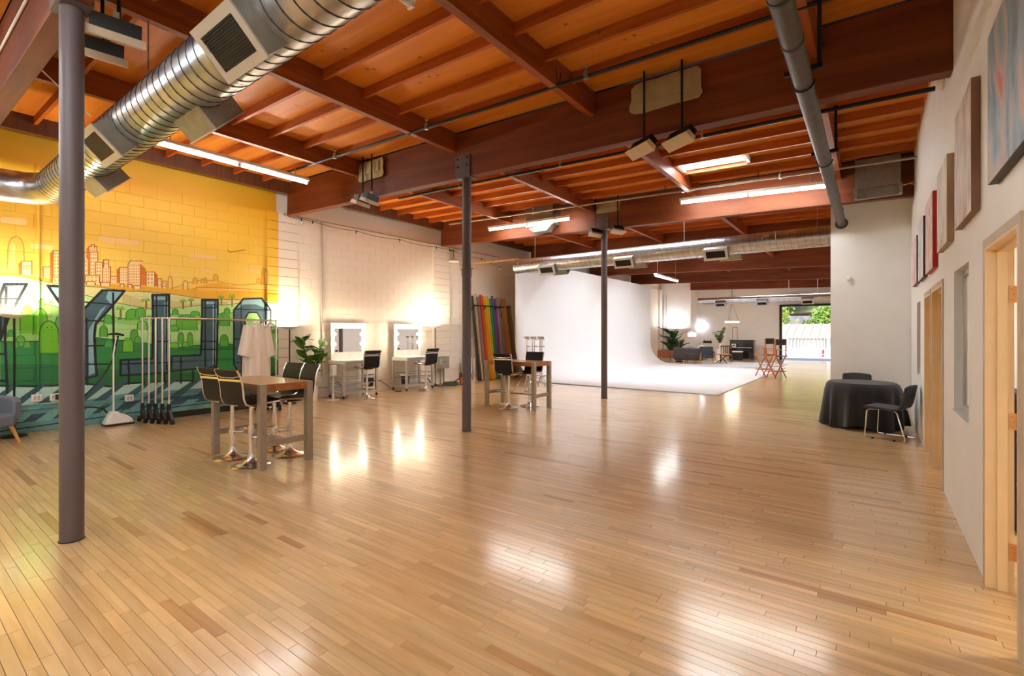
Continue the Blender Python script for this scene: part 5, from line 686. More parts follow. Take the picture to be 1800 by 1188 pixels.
# ---- partition, far and near walls
o = MB().bx(-.636, XR-.002, 11.19, 11.33, 0, 4.30).build('wall_partition', M['white']); o['kind'] = 'structure'
o = MB().bx(XL, -4.25, YF, YF+.2, 0, 4.95).bx(-.9, XR+.2, YF, YF+.2, 0, 4.95).bx(-4.25, -.9, YF, YF+.2, 3.16, 4.95).bx(XL, -8.72, 29.75, 29.9, 0, 4.75).bx(-8.87, -8.72, 29.9, YF, 0, 4.75).bx(-7.12, -6.9, YF-.18, YF, 0, 4.5).build('wall_far', M['white']); o['kind'] = 'structure'
fd = struct('door_4')
MB().bx(-4.25, -4.13, YF-.06, YF+.21, 0, 3.16).bx(-1.02, -.9, YF-.06, YF+.21, 0, 3.16).bx(-4.13, -1.02, YF-.06, YF+.21, 3.04, 3.16).parts('door_frame', M['black'], fd)
MB().bx(-4.45, -.8, YF-.50, YF-.08, 3.30, 3.55).build('shutter_box', M['galv_d'], fd)
o = MB().bx(XL-.2, XR+.2, YB-.2, YB, 0, 4.95).build('wall_near', M['grey_wall']); o['kind'] = 'structure'
bb = MB().bx(XL+.001, XL+.03, 2.95, 5.23, 0, .07).build('baseboard_left', M['oak']); bb['kind'] = 'structure'

# ---- roof: glulam beams across, purlins along, joists and plywood sheets, falling 3 % to the right
roof = struct('ceiling', (0, 0, 3.845)); roof.rotation_euler = (0, math.atan(.03), 0)
BY = [-3.84+4.78*k for k in range(8)]
PX = [-10.40, -7.80, -5.37, -2.93, -.49, .563]
BMW = .16
beam_me = MB().bx(-10.43, .565, -BMW/2, BMW/2, 0, .70).mesh('glulam_beam', M['glulam'])
for y in BY[1:7]:
    o = link('glulam_beam', beam_me, roof, bevel=.006); o.location = (0, y, 0)
o = MB().bx(-8.7, .565, -BMW/2, BMW/2, 0, .70).build('glulam_beam', M['glulam'], roof, bevel=.006); o.location = (0, BY[7], 0)
GAP = 4.78-BMW
pur_me = MB().bx(-.045, .045, 0, GAP, .42, .72).mesh('purlin', M['purlin'])
led_me = MB().bx(-.05, .05, 0, GAP, .46, .72).mesh('ledger', M['dark_wood'])
segs = list(zip(PX[:-1], PX[1:]))
sub_me = [MB().bx(a+.045, c-.045, -.022, .022, .60, .72).mesh('joist', M['joist']) for a, c in segs]
STEP = GAP/8
ply_me = [MB().bx(a+.003, c-.003, .003, 2*STEP-.003 if True else 0, .721, .739).mesh('plywood_sheet', M['ply']) for a, c in segs]
hang_me = MB().bx(-.055, -.046, -.03, .03, .40, .72).mesh('hanger', M['galv_d'])
SKY = []   # skylight bays (roof-local): bay, segment, joist space
SKYSET = {(2, 3, 5), (3, 1, 1), (3, 2, 1), (4, 1, 1), (4, 2, 1), (5, 1, 1), (5, 2, 1), (6, 2, 1), (6, 3, 1)}  # all after the first are unseen, added to light the cyclorama and lounge
for bi in range(7):
    y0 = BY[bi]+BMW/2
    for k, x in enumerate(PX[:5]):
        o = link('ledger' if k in (0, 5) else 'purlin', led_me if k in (0, 5) else pur_me, roof); o.location = (x, y0, 0)
    for si, (a, c) in enumerate(segs):
        for j in range(1, 8):
            o = link('joist', sub_me[si], roof); o.location = (0, y0+j*STEP, 0)
        for j in range(4):
            o = link('plywood_sheet', ply_me[si], roof); o.location = (0, y0+j*2*STEP, 0)
MB().bx(-10.5, .6, BY[7]+BMW/2, YF+.1, .721, .739).build('plywood_sheet', M['ply'], roof)
MB().bx(-10.8, .8, YB-.3, YF+.3, .745, .80).build('roof_light_block', M['black'], roof)  # unseen black plate added over the sheets to block outside light
tan3 = .03
def roof_z(x, zl): return 3.845-tan3*x+zl
n_sky = 0
for bi, si, j in sorted(SKYSET):
    a, c = segs[si]; y0 = BY[bi]+BMW/2+j*STEP
    xa, xb = (a+.06, a+1.22) if (bi, si, j) == (2, 3, 5) else (a+.1, c-.1)
    words = {(2, 3, 5): 'bright skylight lens set between the roof joists near the round pipe'}.get((bi, si, j), None)
    lab = words or 'unseen skylight lens added in the roof to light the cyclorama and lounge, bay %s, %s row' % (['one', 'two', 'three', 'four', 'five', 'six', 'seven'][bi], ['first', 'second', 'third', 'fourth', 'fifth'][si])
    s = thing('skylight', lab, 'skylight', (0, 0, 3.845), 0, 'skylights in the roof'); s.rotation_euler = (0, math.atan(.03), 0)
    MB().bx(xa+.06, xb-.06, y0+.08, y0+STEP-.08, .700, .712).build('lens', M['skyl'], s)
    MB().bx(xa, xa+.06, y0+.03, y0+STEP-.03, .62, .719).bx(xb-.06, xb, y0+.03, y0+STEP-.03, .62, .719).bx(xa+.06, xb-.06, y0+.03, y0+.08, .66, .719).bx(xa+.06, xb-.06, y0+STEP-.08, y0+STEP-.03, .66, .719).parts('curb', M['white'], s)

# ---- cyclorama: white coved studio wall
prof = [(-9.2, 3.95)]+[(-9.2, z) for z in (3, 2, 1.05)]
for k in range(1, 13):
    t = PI/2*k/12; prof.append((-8.15-1.05*math.cos(t), 1.07-1.05*math.sin(t)))
prof += [(-6.5, .02), (-3.05, .02), (-3.05, .002), (-8.15, .002)]
for k in range(11, -1, -1):
    t = PI/2*k/12; prof.append((-8.15-1.12*math.cos(t), 1.12-1.118*math.sin(t)))
prof += [(-9.28, 3.95)]
cy = MB(); nP = len(prof); ya, yb = 12.65, 24.4
cy.v = [(p[0], ya, p[1]) for p in prof]+[(p[0], yb, p[1]) for p in prof]
cy.f = [(k, (k+1) % nP, nP+(k+1) % nP, nP+k) for k in range(nP)]
# end caps as quads along the shell (front index k, back index matched)
nf = 4+12; 
def cap(off):
    f = []
    front = list(range(0, nf)); back = list(range(nP-1, nP-1-4, -1))
    return f
front = [0, 3]+list(range(4, 16)); back = [nP-1]+[nP-2]+list(range(nP-3, nP-15, -1))
for i in range(len(front)-1):
    cy.f.append((front[i], front[i+1], back[min(i+1, len(back)-1)], back[min(i, len(back)-1)]))
    cy.f.append((nP+front[i], nP+back[min(i, len(back)-1)], nP+back[min(i+1, len(back)-1)], nP+front[i+1]))
cy.f += [(15, 16, 17, 18), (nP+15, nP+18, nP+17, nP+16)]
o = cy.build('cyclorama', M['white_cyc'], smooth=True); tag(o, 'white coved cyclorama wall curving down into its white floor', 'cyclorama')
# ---- steel columns
def column(x, y, label, ztop, collar=None):
    t = thing('steel_column', label, 'column', (x, y, 0), 0, 'round steel columns under the roof beams')
    MB().cyl((0,0,.006), (0,0,ztop-.012), .072, n=28).build('shaft', M['column'], t, smooth=True)
    MB().lathe([(.078,0),(.078,.006),(.0,.006)], 24).build('base_ring', M['black'], t)
    pl = MB().bx(-.15, .15, -.098, .098, ztop-.012, ztop).bx(-.15, .15, -.098, -.086, ztop, ztop+.33).bx(-.15, .15, .086, .098, ztop, ztop+.33).build('cap_bracket', M['column'], t)
    bo = MB()
    for dx in (-.1, .1):
        for dz in (.17, .29): bo.cyl((dx, -.112, ztop+dz), (dx, -.098, ztop+dz), .016, n=6)
    bo.parts('bolt', M['black'], pl)
    if collar: MB().cyl((0,0,collar-.06), (0,0,collar+.06), .08, n=24).bx(-.13, .13, -.012, .012, collar+.05, collar+.062).build('collar', M['column'], t, smooth=True)
column(-4.811, .94, 'brown steel column close to the camera beside the mural', roof_z(-4.811, -.004))
column(-5.149, 5.72, 'grey-brown steel column with a clamp collar before the paper rolls', roof_z(-5.149, -.004), 2.5)
column(-5.084, 10.50, 'thin grey steel column standing before the white cyclorama', roof_z(-5.084, -.004))

# ---- unseen office panel lights, added to brighten the rooms behind the right wall
for lab, y in (('unseen flat ceiling light added in the office behind the open door', 4.2), ('unseen flat ceiling light added in the office behind the far window', 9.8)):
    t = thing('office_fill_panel', lab, 'ceiling light', (2.0, y, 2.598)); MB().bx(-.6, .6, -.3, .3, -.03, -.001).build('frame', M['plastic_w'], t); MB().bx(-.56, .56, -.26, .26, -.034, -.031).build('diffuser', glow('office_fill_glow', (1, .90, .76, 1), 13), t)
t = thing('filing_cabinet', 'dark filing cabinet seen low through the office window', 'cabinet', (1.35, 5.55, 0))
MB().bx(-.45, .45, -.28, .28, 0, 1.08).build('body', M['char'], t, bevel=.005)
for k in range(3): d = MB().bx(-.47, -.45, -.25, .25, .06+.34*k, .36+.34*k).build('drawer', M['char'], t); MB().bx(-.49, -.47, -.08, .08, .2+.34*k, .22+.34*k).build('handle', M['steel'], d)
# ================================================================ ROOF SERVICES
def fluorescent(label, c, length, rz, tilt=0, hang=.3, m='tube'):
    t = thing('fluorescent_light', label, 'ceiling light', c, rz, 'strip lights under the roof'); t.rotation_euler = (0, tilt, rz)
    h = length/2
    MB().bx(-h, h, -.055, .055, .02, .065).prism([(-.055,.02),(-.035,.002),(.035,.002),(.055,.02)], 'x', -h, h).build('housing', M['plastic_w'], t)
    for s in (-1, 1):
        MB().cyl((s*.03, 0, -.022), (s*(h-.02), 0, -.022), .021, n=12).build('tube', M[m], t, smooth=True)
        MB().bx(s*(h-.02)-.015, s*(h-.02)+.015, -.03, .03, -.045, .004).bx(s*.015-.012, s*.015+.012, -.025, .025, -.045, .004).parts('lamp_holder', M['plastic_w'], t)
        MB().cyl((s*h*.8, 0, .065), (s*h*.8, 0, hang), .006, n=6).build('hanger_rod', M['steel'], t)
    return t
fluorescent('strip light hung above the yellow mural, running along the wall', (-8.25, 3.66, 4.30), 2.40, R(90), 0, .22)
fluorescent('strip light left of the thin column, before the second beam', (-6.95, 10.0, 4.29), 2.50, 0, .02, .25)
fluorescent('strip light below the bright skylight, ending at the round pipe', (-1.87, 10.0, 4.17), 2.55, 0, .045, .25)
fluorescent('small distant strip light hung above the white cyclorama', (-6.22, 18.2, 3.62), 2.50, R(90), 0, .9)
fluorescent('unlit strip light whose end shows at the top edge by the big duct', (-3.05, 1.52, 4.27), 2.40, R(90), 0, .18, 'tube_off')
for k, (x, w) in enumerate(((-.9, 'nearest the right wall'), (-3.3, 'second from the right wall'), (-5.9, 'in the middle of the hall'), (-8.4, 'nearest the mural wall'))):  # unseen strips behind the camera, kept strong to brighten the right wall
    fluorescent('unseen strip light behind the camera, '+w, (x, -1.5, 4.20), 2.40, R(90), 0, .25, 'tube_day')


# ---- spiral ducts
def spiral(b, x0, x1, y, z, r, pitch, n=22):
    turns = (x1-x0)/pitch; m = int(turns*n)
    b.tube([(x0+(x1-x0)*k/m, y+r*math.cos(2*PI*k/n), z+r*math.sin(2*PI*k/n)) for k in range(m+1)], .0055, n=4)
    return b
def register(t, c, w, h, ax_ang, depth, fins=14):
    """box outlet: centre c on the duct side, direction in the YZ plane at ax_ang"""
    d = Vector((0, math.cos(ax_ang), math.sin(ax_ang))); s = Vector((0, -math.sin(ax_ang), math.cos(ax_ang))); X = Vector((1,0,0)); c = Vector(c)
    def box(b, a0, a1, s0, s1, d0, d1):
        vs = [c+X*a+s*q+d*e for e in (d0, d1) for a, q in ((a0, s0), (a1, s0), (a1, s1), (a0, s1))]
        return b.add(vs, [(0,1,2,3),(4,5,6,7),(0,1,5,4),(1,2,6,5),(2,3,7,6),(3,0,4,7)])
    bd = MB(); box(bd, -w/2, w/2, -h/2, h/2, -.16, depth-.004); reg = bd.build('outlet_box', M['galv_d'], t)
    fr = MB(); e = .045
    box(fr, -w/2-.012, w/2+.012, h/2-e, h/2+.012, depth-.004, depth+.008); box(fr, -w/2-.012, w/2+.012, -h/2-.012, -h/2+e, depth-.004, depth+.008)
    box(fr, -w/2-.012, -w/2+e, -h/2+e, h/2-e, depth-.004, depth+.008); box(fr, w/2-e, w/2+.012, -h/2+e, h/2-e, depth-.004, depth+.008)
    fr.build('outlet_frame', M['steel_l'], reg)
    g = MB(); box(g, -w/2+e, w/2-e, -h/2+e, h/2-e, depth-.003, depth-.001); 
    g.build('grille_back', M['grille'], reg)
    g = MB()
    for k in range(fins):
        q = -h/2+e+(k+.5)*(h-2*e)/fins; box(g, -w/2+e, w/2-e, q-.003, q+.003, depth, depth+.006)
    g.build('grille_fins', M['black'], reg)
D1Y, D1Z, D1R = 1.577, 3.55, .212
d1 = thing('spiral_duct', 'large spiral steel duct with box outlets crossing overhead by the mural', 'duct', (0, 0, 0))
MB().cyl((-8.98, D1Y, D1Z), (.50, D1Y, D1Z), D1R, n=40, caps=False).build('pipe', M['galv'], d1, smooth=True)
spiral(MB(), -8.9, -1.0, D1Y, D1Z, D1R+.001, .13).build('spiral_seam', M['seam'], d1)
MB().tube([(-8.98, D1Y, D1Z), (-9.12, D1Y-.02, D1Z), (-9.27, D1Y-.09, D1Z), (-9.38, D1Y-.2, D1Z), (-9.43, D1Y-.35, D1Z), (-9.44, D1Y-.5, D1Z)], D1R+.004, n=32, caps=False).build('elbow', M['galv'], d1, smooth=True)
MB().cyl((-9.44, D1Y-.5, D1Z), (-9.44, -3.2, D1Z), D1R, n=32, caps=False).build('side_run', M['galv'], d1, smooth=True)
MB().tube([(-9.44, D1Y-.52+.03*math.cos(0), D1Z)]+[(-9.44, D1Y-.54, D1Z)], D1R+.012, n=32, caps=False).build('joint_band', M['galv_d'], d1, smooth=True)
for x, sd in ((-3.14, -1), (-5.85, -1), (-4.5, 1), (-7.4, 1)):
    an = R(180+45) if sd < 0 else R(-45)
    register(d1, (x, D1Y+math.cos(an)*(D1R-.02), D1Z+math.sin(an)*(D1R-.02)), .50, .30, an, .15)
for x in (-2.6, -5.35, -7.9): MB().cyl((x, D1Y, D1Z+D1R-.002), (x, D1Y, roof_z(x, .715)), .006, n=6).build('hanger_rod', M['steel'], d1)
D2Y, D2Z, D2R = 11.75, 3.527, .21
d2 = thing('spiral_duct', 'long spiral duct in front of the cyclorama, ending in a cap', 'duct')
MB().cyl((-8.55, D2Y, D2Z), (.45, D2Y, D2Z), D2R, n=36).build('pipe', M['galv'], d2, smooth=True)
spiral(MB(), -8.45, .4, D2Y, D2Z, D2R, .13, 18).build('spiral_seam', M['galv_d'], d2)
for x in (-7.35, -5.05, -2.83): register(d2, (x, D2Y+math.cos(R(225))*(D2R-.02), D2Z+math.sin(R(225))*(D2R-.02)), .50, .26, R(215), .13, 10); register(d2, (x+.25, D2Y+math.cos(R(-45))*(D2R-.02), D2Z+math.sin(R(-45))*(D2R-.02)), .46, .26, R(-45), .12, 8)
for x in (-7.9, -3.6, -.9): MB().cyl((x, D2Y, D2Z+D2R-.002), (x, D2Y, roof_z(x, .6)), .006, n=6).build('hanger_rod', M['steel'], d2)
MB().bar((-10.5, 11.45, 3.72), (-8.5, 11.75, 3.76), .09, .04).build('support_plank', M['oak'], d2)
d3 = thing('spiral_duct', 'distant thin duct hung near the far door and lounge', 'duct')
MB().cyl((-6.95, 25.0, 3.12), (.4, 25.0, 3.12), .165, n=28).build('pipe', M['galv'], d3, smooth=True)
for x in (-5.87, -4.06, -2.26): register(d3, (x, 24.86, 2.98), .46, .24, R(225), .11, 8)
for x in (-3.0, -1.9): MB().cyl((x, 25.0, 3.28), (x, 25.0, roof_z(x, .4)), .012, n=6).build('hanger_rod', M['white'], d3)
# ---- round flue pipe running to the partition
fp = thing('flue_pipe', 'grey round flue pipe running along the roof to the partition', 'pipe')
MB().cyl((-.46, 2.3, 3.66), (-.46, 11.2, 3.64), .072, n=24).build('pipe', M['galv_k'], fp, smooth=True)
for y in (3.4, 4.0, 6.9, 7.9, 10.0): MB().cyl((-.46, y, 3.655), (-.46, y+.03, 3.655), .0765, n=24, caps=True).build('joint_ring', M['seam'], fp, smooth=True)
for y in (4.72, 7.02): MB().bx(-.60, -.32, y-.02, y+.02, 3.735, 3.775).bx(-.36, -.33, y-.02, y+.02, 3.775, roof_z(-.34, .44)).tube([(-.46+.082*math.cos(PI*k/8+PI), y, 3.656+.082*math.sin(PI*k/8+PI)) for k in range(9)], .008, n=5).build('strut', M['black'], fp)
MB().lathe([(.10,0),(.105,.01),(.075,.02)], 20).build('wall_collar', M['galv_k'], fp, smooth=True).matrix_local = Matrix.Translation((-.46, 11.185, 3.64)) @ Matrix.Rotation(R(90), 4, 'X')
# ---- sprinkler pipes
def sprinkler(label, y, x0, x1, zl, r=.021, m='steel', heads=()):
    t = thing('sprinkler_pipe', label, 'pipe', group='sprinkler pipes under the roof')
    MB().cyl((x0, y, roof_z(x0, zl)), (x1, y, roof_z(x1, zl)), r, n=10).build('pipe', M[m], t, smooth=True)
    for x in heads:
        z = roof_z(x, zl)
        MB().cyl((x, y, z-.03), (x, y, z+.05), .03, n=10).cyl((x, y, z+.05), (x, y, z+.10), .010, n=6).lathe([(.0,.10),(.028,.102),(.028,.106),(0,.106)], 8, (x, y, z)).build('sprinkler_head', M['steel'], t)
        MB().tube([(x-.35, y-.06, roof_z(x-.35, .60)), (x-.35, y, z-.025), (x-.35, y+.06, roof_z(x-.35, .60))], .005, n=5).build('pipe_hanger', M['black'], t)
sprinkler('dark sprinkler pipe running just before the first big beam', 4.72, -9.0, .56, .43, .02, 'black', (-7.2, -5.0, -2.5))
sprinkler('black sprinkler pipe in the second bay reaching the right wall', 7.02, -8.3, .56, .40, .026, 'black', (-6.5, -4.2, -1.9))
sprinkler('grey sprinkler pipe above the strip lights before the second beam', 9.72, -9.4, .56, .43, .02, 'steel', (-6.6, -3.0, -1.3))
sprinkler('thin sprinkler pipe above the long spiral duct', 11.3, -9.6, -.7, .25, .014, 'steel', (-6.2,))
tag(MB().cyl((-8.8, .845, 4.478), (-2.0, .845, 4.328), .012, n=8).build('beam_conduit', M['plastic_w'], None, True), 'thin white conduit along the beam face above the brown column', 'conduit')
tag(MB().cyl((-6.579, 1.056, 4.150), (-6.865, 1.500, 3.919), .007, n=6).build('brace_cable', M['plastic_w'], None, True), 'thin white cable running from the beam to the large duct', 'cable')
# ---- flood light pairs hung on painted plates
def flood_pair(label, x, y, dx, hz, heads, plate=(.72, .34), ztop=None, yaw=0, back=False):
    zt = roof_z(x, .66); t = thing('flood_light_bracket', label, 'flood light', (x, y, 0), 0, 'flood light pairs on the beams')
    if plate: 
        n = 22; pts = []
        w, h = plate
        for k in range(n):
            a = 2*PI*k/n; q = 1+random.uniform(-.06, .06)
            cx = max(-1, min(1, 1.35*math.cos(a))); cz = max(-1, min(1, 1.35*math.sin(a)))
            pts.append((w/2*cx*q, zt-h/2-.02+h/2*cz*q))
        MB().prism(pts, 'y', .07, .085).build('painted_patch', M['patch'], t)
        MB().bx(-w*.36, w*.36, .045, .07, zt-h*.75, zt-.06).build('mounting_plate', M['patch'], t)
    for s in (-1, 1):
        MB().cyl((s*dx, 0, hz+.05), (s*dx, 0, zt+.062), .014, n=8).build('drop_rod', M['black'], t)
        rx, rzz = heads
        h = MB(); h.bx(-.16, .16, -.055, .055, -.05, .05); hd = h.build('lamp_head', M['black'], t); hd.location = (s*dx, -.02, hz); hd.rotation_euler = (rx, 0, rzz+yaw)
        MB().prism([(-.055,-.052),(.055,-.052),(.075,-.11),(-.075,-.11)], 'x', -.19, .19).build('barn_door', M['cream_edge'], hd)
        MB().bx(-.02, .02, -.015, .015, .05, .10).build('yoke', M['steel'], hd)
flood_pair('pair of hooded flood lights hung on the first beam near the blocks', -7.38, 5.50, .13, 4.0, (R(-20), R(-75)))
flood_pair('pair of beige hooded flood lights by the white patch near the skylight', -1.93, 5.50, .22, 3.76, (R(-35), R(-28)), (.85, .36))
flood_pair('pair of flood lights at the top of the brown column', -5.02, 1.22, .22, 3.98, (R(20), R(80)), None)
flood_pair('pair of small flood lights either side of the thin column top', -4.95, 10.34, .28, 3.94, (R(-20), R(70)), (.60, .26))
# ---- sheet metal heater boxes
hb = thing('heater_box', 'grey sheet metal heater box behind the strip light', 'heater', (-6.5, 10.25, 0))
MB().bx(-.55, .25, -.18, .14, 4.22, roof_z(-6.5, .66)).build('casing', M['galv_d'], hb)
MB().prism([(-.5,4.22),(.2,4.22),(.05,4.08),(-.35,4.08)], 'y', -.15, .1).build('hopper', M['galv_d'], hb)
hb = thing('heater_box', 'dull metal heater box on the beam above the partition', 'heater', (.08, 10.28, 0))
MB().bx(-.31, .31, -.05, .12, 4.02, 4.52).build('casing', M['galv_d'], hb)
MB().bx(-.33, -.28, -.09, .12, 3.86, 4.02).bx(.28, .33, -.09, .12, 3.86, 4.02).bx(-.28, .28, .0, .12, 3.86, 4.02).parts('louvre_tray', M['galv_d'], hb)
MB().tube([(.33, -.06, 3.98), (.42, -.08, 3.99), (.5, -.09, 3.95)], .008).tube([(.42, -.08, 3.99), (.5, -.09, 4.03)], .008).build('valve_handle', M['brass'], hb)
# ---- wall fittings
t = thing('conduit', 'thin grey conduit running down the white block wall beside the plant', 'conduit')
MB().cyl((XL+.018, 6.556, .45), (XL+.018, 6.556, 4.2), .016, n=8).build('pipe', M['steel_l'], t, smooth=True)
MB().bx(XL+.001, XL+.05, 6.50, 6.61, .36, .50).build('outlet_box', M['plastic_w'], t)
t = tag(MB().tube([(XL+.02, 5.7, .28), (XL+.02, 7.2, .22), (XL+.02, 8.0, .30), (XL+.02, 10.6, .30)], .012).build('floor_conduit', M['steel_l'], None, True), 'thin conduit running low along the white block wall behind the vanities', 'conduit')
t = tag(MB().cyl((XL+.02, 1.66, .55), (XL+.02, 1.66, 4.2), .018, n=8).build('painted_conduit', M['lwall'], None, True), 'painted conduit running up the mural by the armchair', 'conduit')
t = tag(MB().cyl((XL+.02, 1.2, .36), (XL+.02, 4.6, .36), .012, n=8).build('painted_conduit', M['lwall'], None, True), 'painted conduit along the bottom of the mural', 'conduit')
for lab, y, z, bk in (('wall socket on the mural nearest the armchair', 1.64, .53, 0), ('wall socket with a black plug on the mural', 1.85, .52, 1), ('wall socket on the mural behind the garment steamer', 2.82, .40, 0)):
    s = thing('wall_socket', lab, 'socket', (XL, y, z), 0, 'sockets on the mural wall')
    MB().bx(.002, .05, -.06, .06, -.055, .055).build('box', M['plastic_w'], s, bevel=.004)
    MB().bx(.05, .054, -.035, -.008, -.03, .03).bx(.05, .054, .008, .035, -.03, .03).parts('outlet', M['steel_l'], s)
    if bk: MB().bx(.054, .10, .0, .06, -.04, .045).build('plug', M['plastic_b'], s, bevel=.004)
sl = thing('string_lights', 'sagging string of bulbs along the top of the white block wall', 'string lights')
bp = [(5.55, 4.16), (5.97, 4.15), (6.25, 4.14), (7.43, 4.12), (8.83, 4.12), (10.23, 4.11), (10.78, 4.12), (12.3, 4.02), (13.3, 3.86)]
pts = []
for (y0, z0), (y1, z1) in zip(bp[:-1], bp[1:]):
    for k in range(6):
        q = k/6; pts.append((XL+.14, y0+(y1-y0)*q, z0+(z1-z0)*q-.18*(y1-y0)*.35*q*(1-q)*2))
pts.append((XL+.14, 13.3, 3.86)); MB().tube(pts, .006, n=5).build('cable', M['black'], sl)
MB().cyl((XL+.06, 5.6, 4.20), (XL+.06, 13.4, 4.20), .010, n=6).build('wire', M['steel'], sl)
for y, z in bp[1:]: 
    h = MB().cyl((XL+.14, y, z-.05), (XL+.14, y, z+.01), .014, n=8).build('lamp_holder', M['black'], sl)
    MB().ball((XL+.14, y, z-.075), .026, 8, 6).build('bulb', M['pot'], h, True)
t = thing('wall_lamp', 'small white lamp hung on the block wall below the string', 'wall lamp', (XL+.16, 10.95, 3.80))
MB().lathe([(.02,.06),(.06,.05),(.17,-.02),(.175,-.05),(0,-.05)], 16).build('shade', M['plastic_w'], t, True)
MB().cyl((0,0,.05), (0,0,.32), .008, n=6).bx(-.16, 0, -.01, .01, .3, .32).build('bracket', M['black'], t)
t = tag(MB().lathe([(0,0),(.075,.0),(.085,.02),(.06,.05),(0,.06)], 20).build('smoke_alarm', M['plastic_w'], None, True), 'round white alarm disc high on the right wall', 'alarm'); t.location = (XR-.0, 6.30, 4.0); t.rotation_euler = (0, R(-90), 0)
t = thing('security_camera', 'tiny white dome camera on the partition', 'camera', (-.347, 11.189, 2.58))
MB().cyl((0,0,0), (0,-.03,0), .05, n=16).build('mount', M['plastic_w'], t, True); MB().ball((0,-.055,0), .045, 12, 8).build('dome', M['plastic_w'], t, True)
# ---- canvases on the right wall
def art_mat(name, cols, sc, seed):
    m, nt, b = newmat(name); n = nt.nodes; l = nt.links
    tc = n.new('ShaderNodeTexCoord'); mp = n.new('ShaderNodeMapping'); mp.inputs['Location'].default_value = (seed, seed*2.3, 0); mp.inputs['Scale'].default_value = (1, 1, .55)
    nz = n.new('ShaderNodeTexNoise'); nz.inputs['Scale'].default_value = sc; nz.inputs['Detail'].default_value = 3; nz.inputs['Distortion'].default_value = 1.2
    l.new(tc.outputs['Object'], mp.inputs[0]); l.new(mp.outputs[0], nz.inputs['Vector'])
    cr = n.new('ShaderNodeValToRGB'); e = cr.color_ramp.elements
    while len(e) < len(cols): e.new(.5)
    for k, c in enumerate(cols): e[k].position = .28+.44*k/(len(cols)-1); e[k].color = c
    l.new(nz.outputs['Fac'], cr.inputs[0]); l.new(cr.outputs[0], b.inputs['Base Color']); b.inputs['Roughness'].default_value = .6
    return m
ART = [(2.72, 3.754, 2.374, 3.195, [S(34,36,44), S(110,130,146), S(150,168,182), S(204,178,168), S(206,86,78)], S(70,66,60), 'largest canvas, blue-grey with a red figure, nearest the camera'),
       (4.33, 5.10, 2.35, 3.22, [S(222,206,188), S(236,226,212), S(190,170,160), S(214,196,176)], S(134,96,80), 'pale canvas with brown edges, second from the camera'),
       (5.60, 6.37, 2.34, 3.10, [S(226,216,200), S(206,198,188), S(238,232,222), S(160,150,140)], S(176,150,124), 'pale canvas with tan edges, third from the camera'),
       (6.83, 7.65, 2.25, 3.07, [S(232,214,204), S(214,170,156), S(240,230,222), S(150,70,60)], S(186,32,36), 'canvas with bright red edges, fourth from the camera'),
       (8.00, 8.80, 2.26, 3.03, [S(220,222,224), S(196,200,206), S(236,236,236), S(120,124,130)], S(52,54,58), 'grey picture with black edges, fifth from the camera'),
       (9.14, 10.0, 2.28, 2.97, [S(236,222,216), S(206,140,130), S(240,236,232), S(90,60,60)], S(96,50,52), 'small-looking reddish picture farthest from the camera by the partition')]
for k, (y0, y1, z0, z1, cols, ec, lab) in enumerate(ART):
    t = thing('wall_canvas', lab, 'picture', (XR, (y0+y1)/2, (z0+z1)/2), 0, 'row of canvases on the right wall')
    w, h = (y1-y0)/2, (z1-z0)/2
    em = mk('canvas_edge_%d' % k, ec, .6)
    MB().bx(-.045, -.002, -w, w, -h, h).build('stretcher', em, t)
    MB().bx(-.047, -.0452, -w, w, -h, h).build('painting', art_mat('canvas_%d' % k, cols, 3.0, k*1.7+.4), t)
# ================================================================ FURNITURE: near half
def bar_table(label, c):
    t = thing('bar_table', label, 'table', c, 0, 'bar height tables')
    L, W, H, q = 1.28, .64, .965, .078
    top = MB().bx(-L/2+q, L/2-q, -W/2, W/2, H-.085, H).bx(-L/2, -L/2+q, -W/2+q, W/2-q, H-.085, H).bx(L/2-q, L/2, -W/2+q, W/2-q, H-.085, H)
    top.build('table_top', M['table_top'], t)
    for sx in (-1, 1):
        for sy in (-1, 1):
            x = sx*(L/2-q/2); y = sy*(W/2-q/2); MB().bx(x-q/2+.001, x+q/2-.001, y-q/2+.001, y+q/2-.001, 0, H).build('leg', M['steel'], t, bevel=.002)
        x = sx*(L/2-q/2); MB().bx(x-.02, x+.02, -W/2+q, W/2-q, .25, .32).build('end_rail', M['steel'], t)
    MB().bx(-L/2+q/2+.02, L/2-q/2-.02, -.05, .05, .265, .295).build('foot_rail', M['steel'], t)
    return t
bar_table('bar table with a brown top and four stools near the mural', (-6.13, 2.98, 0))
bar_table('bar table with two stools before the paper rolls and cyclorama', (-5.98, 8.24, 0))
SEAT = [(.235,.722),(.215,.744),(.10,.742),(-.06,.728),(-.15,.726)]
BACK = [(-.15,.726),(-.195,.748),(-.222,.81),(-.228,.88),(-.238,.97),(-.262,1.06),(-.30,1.135)]
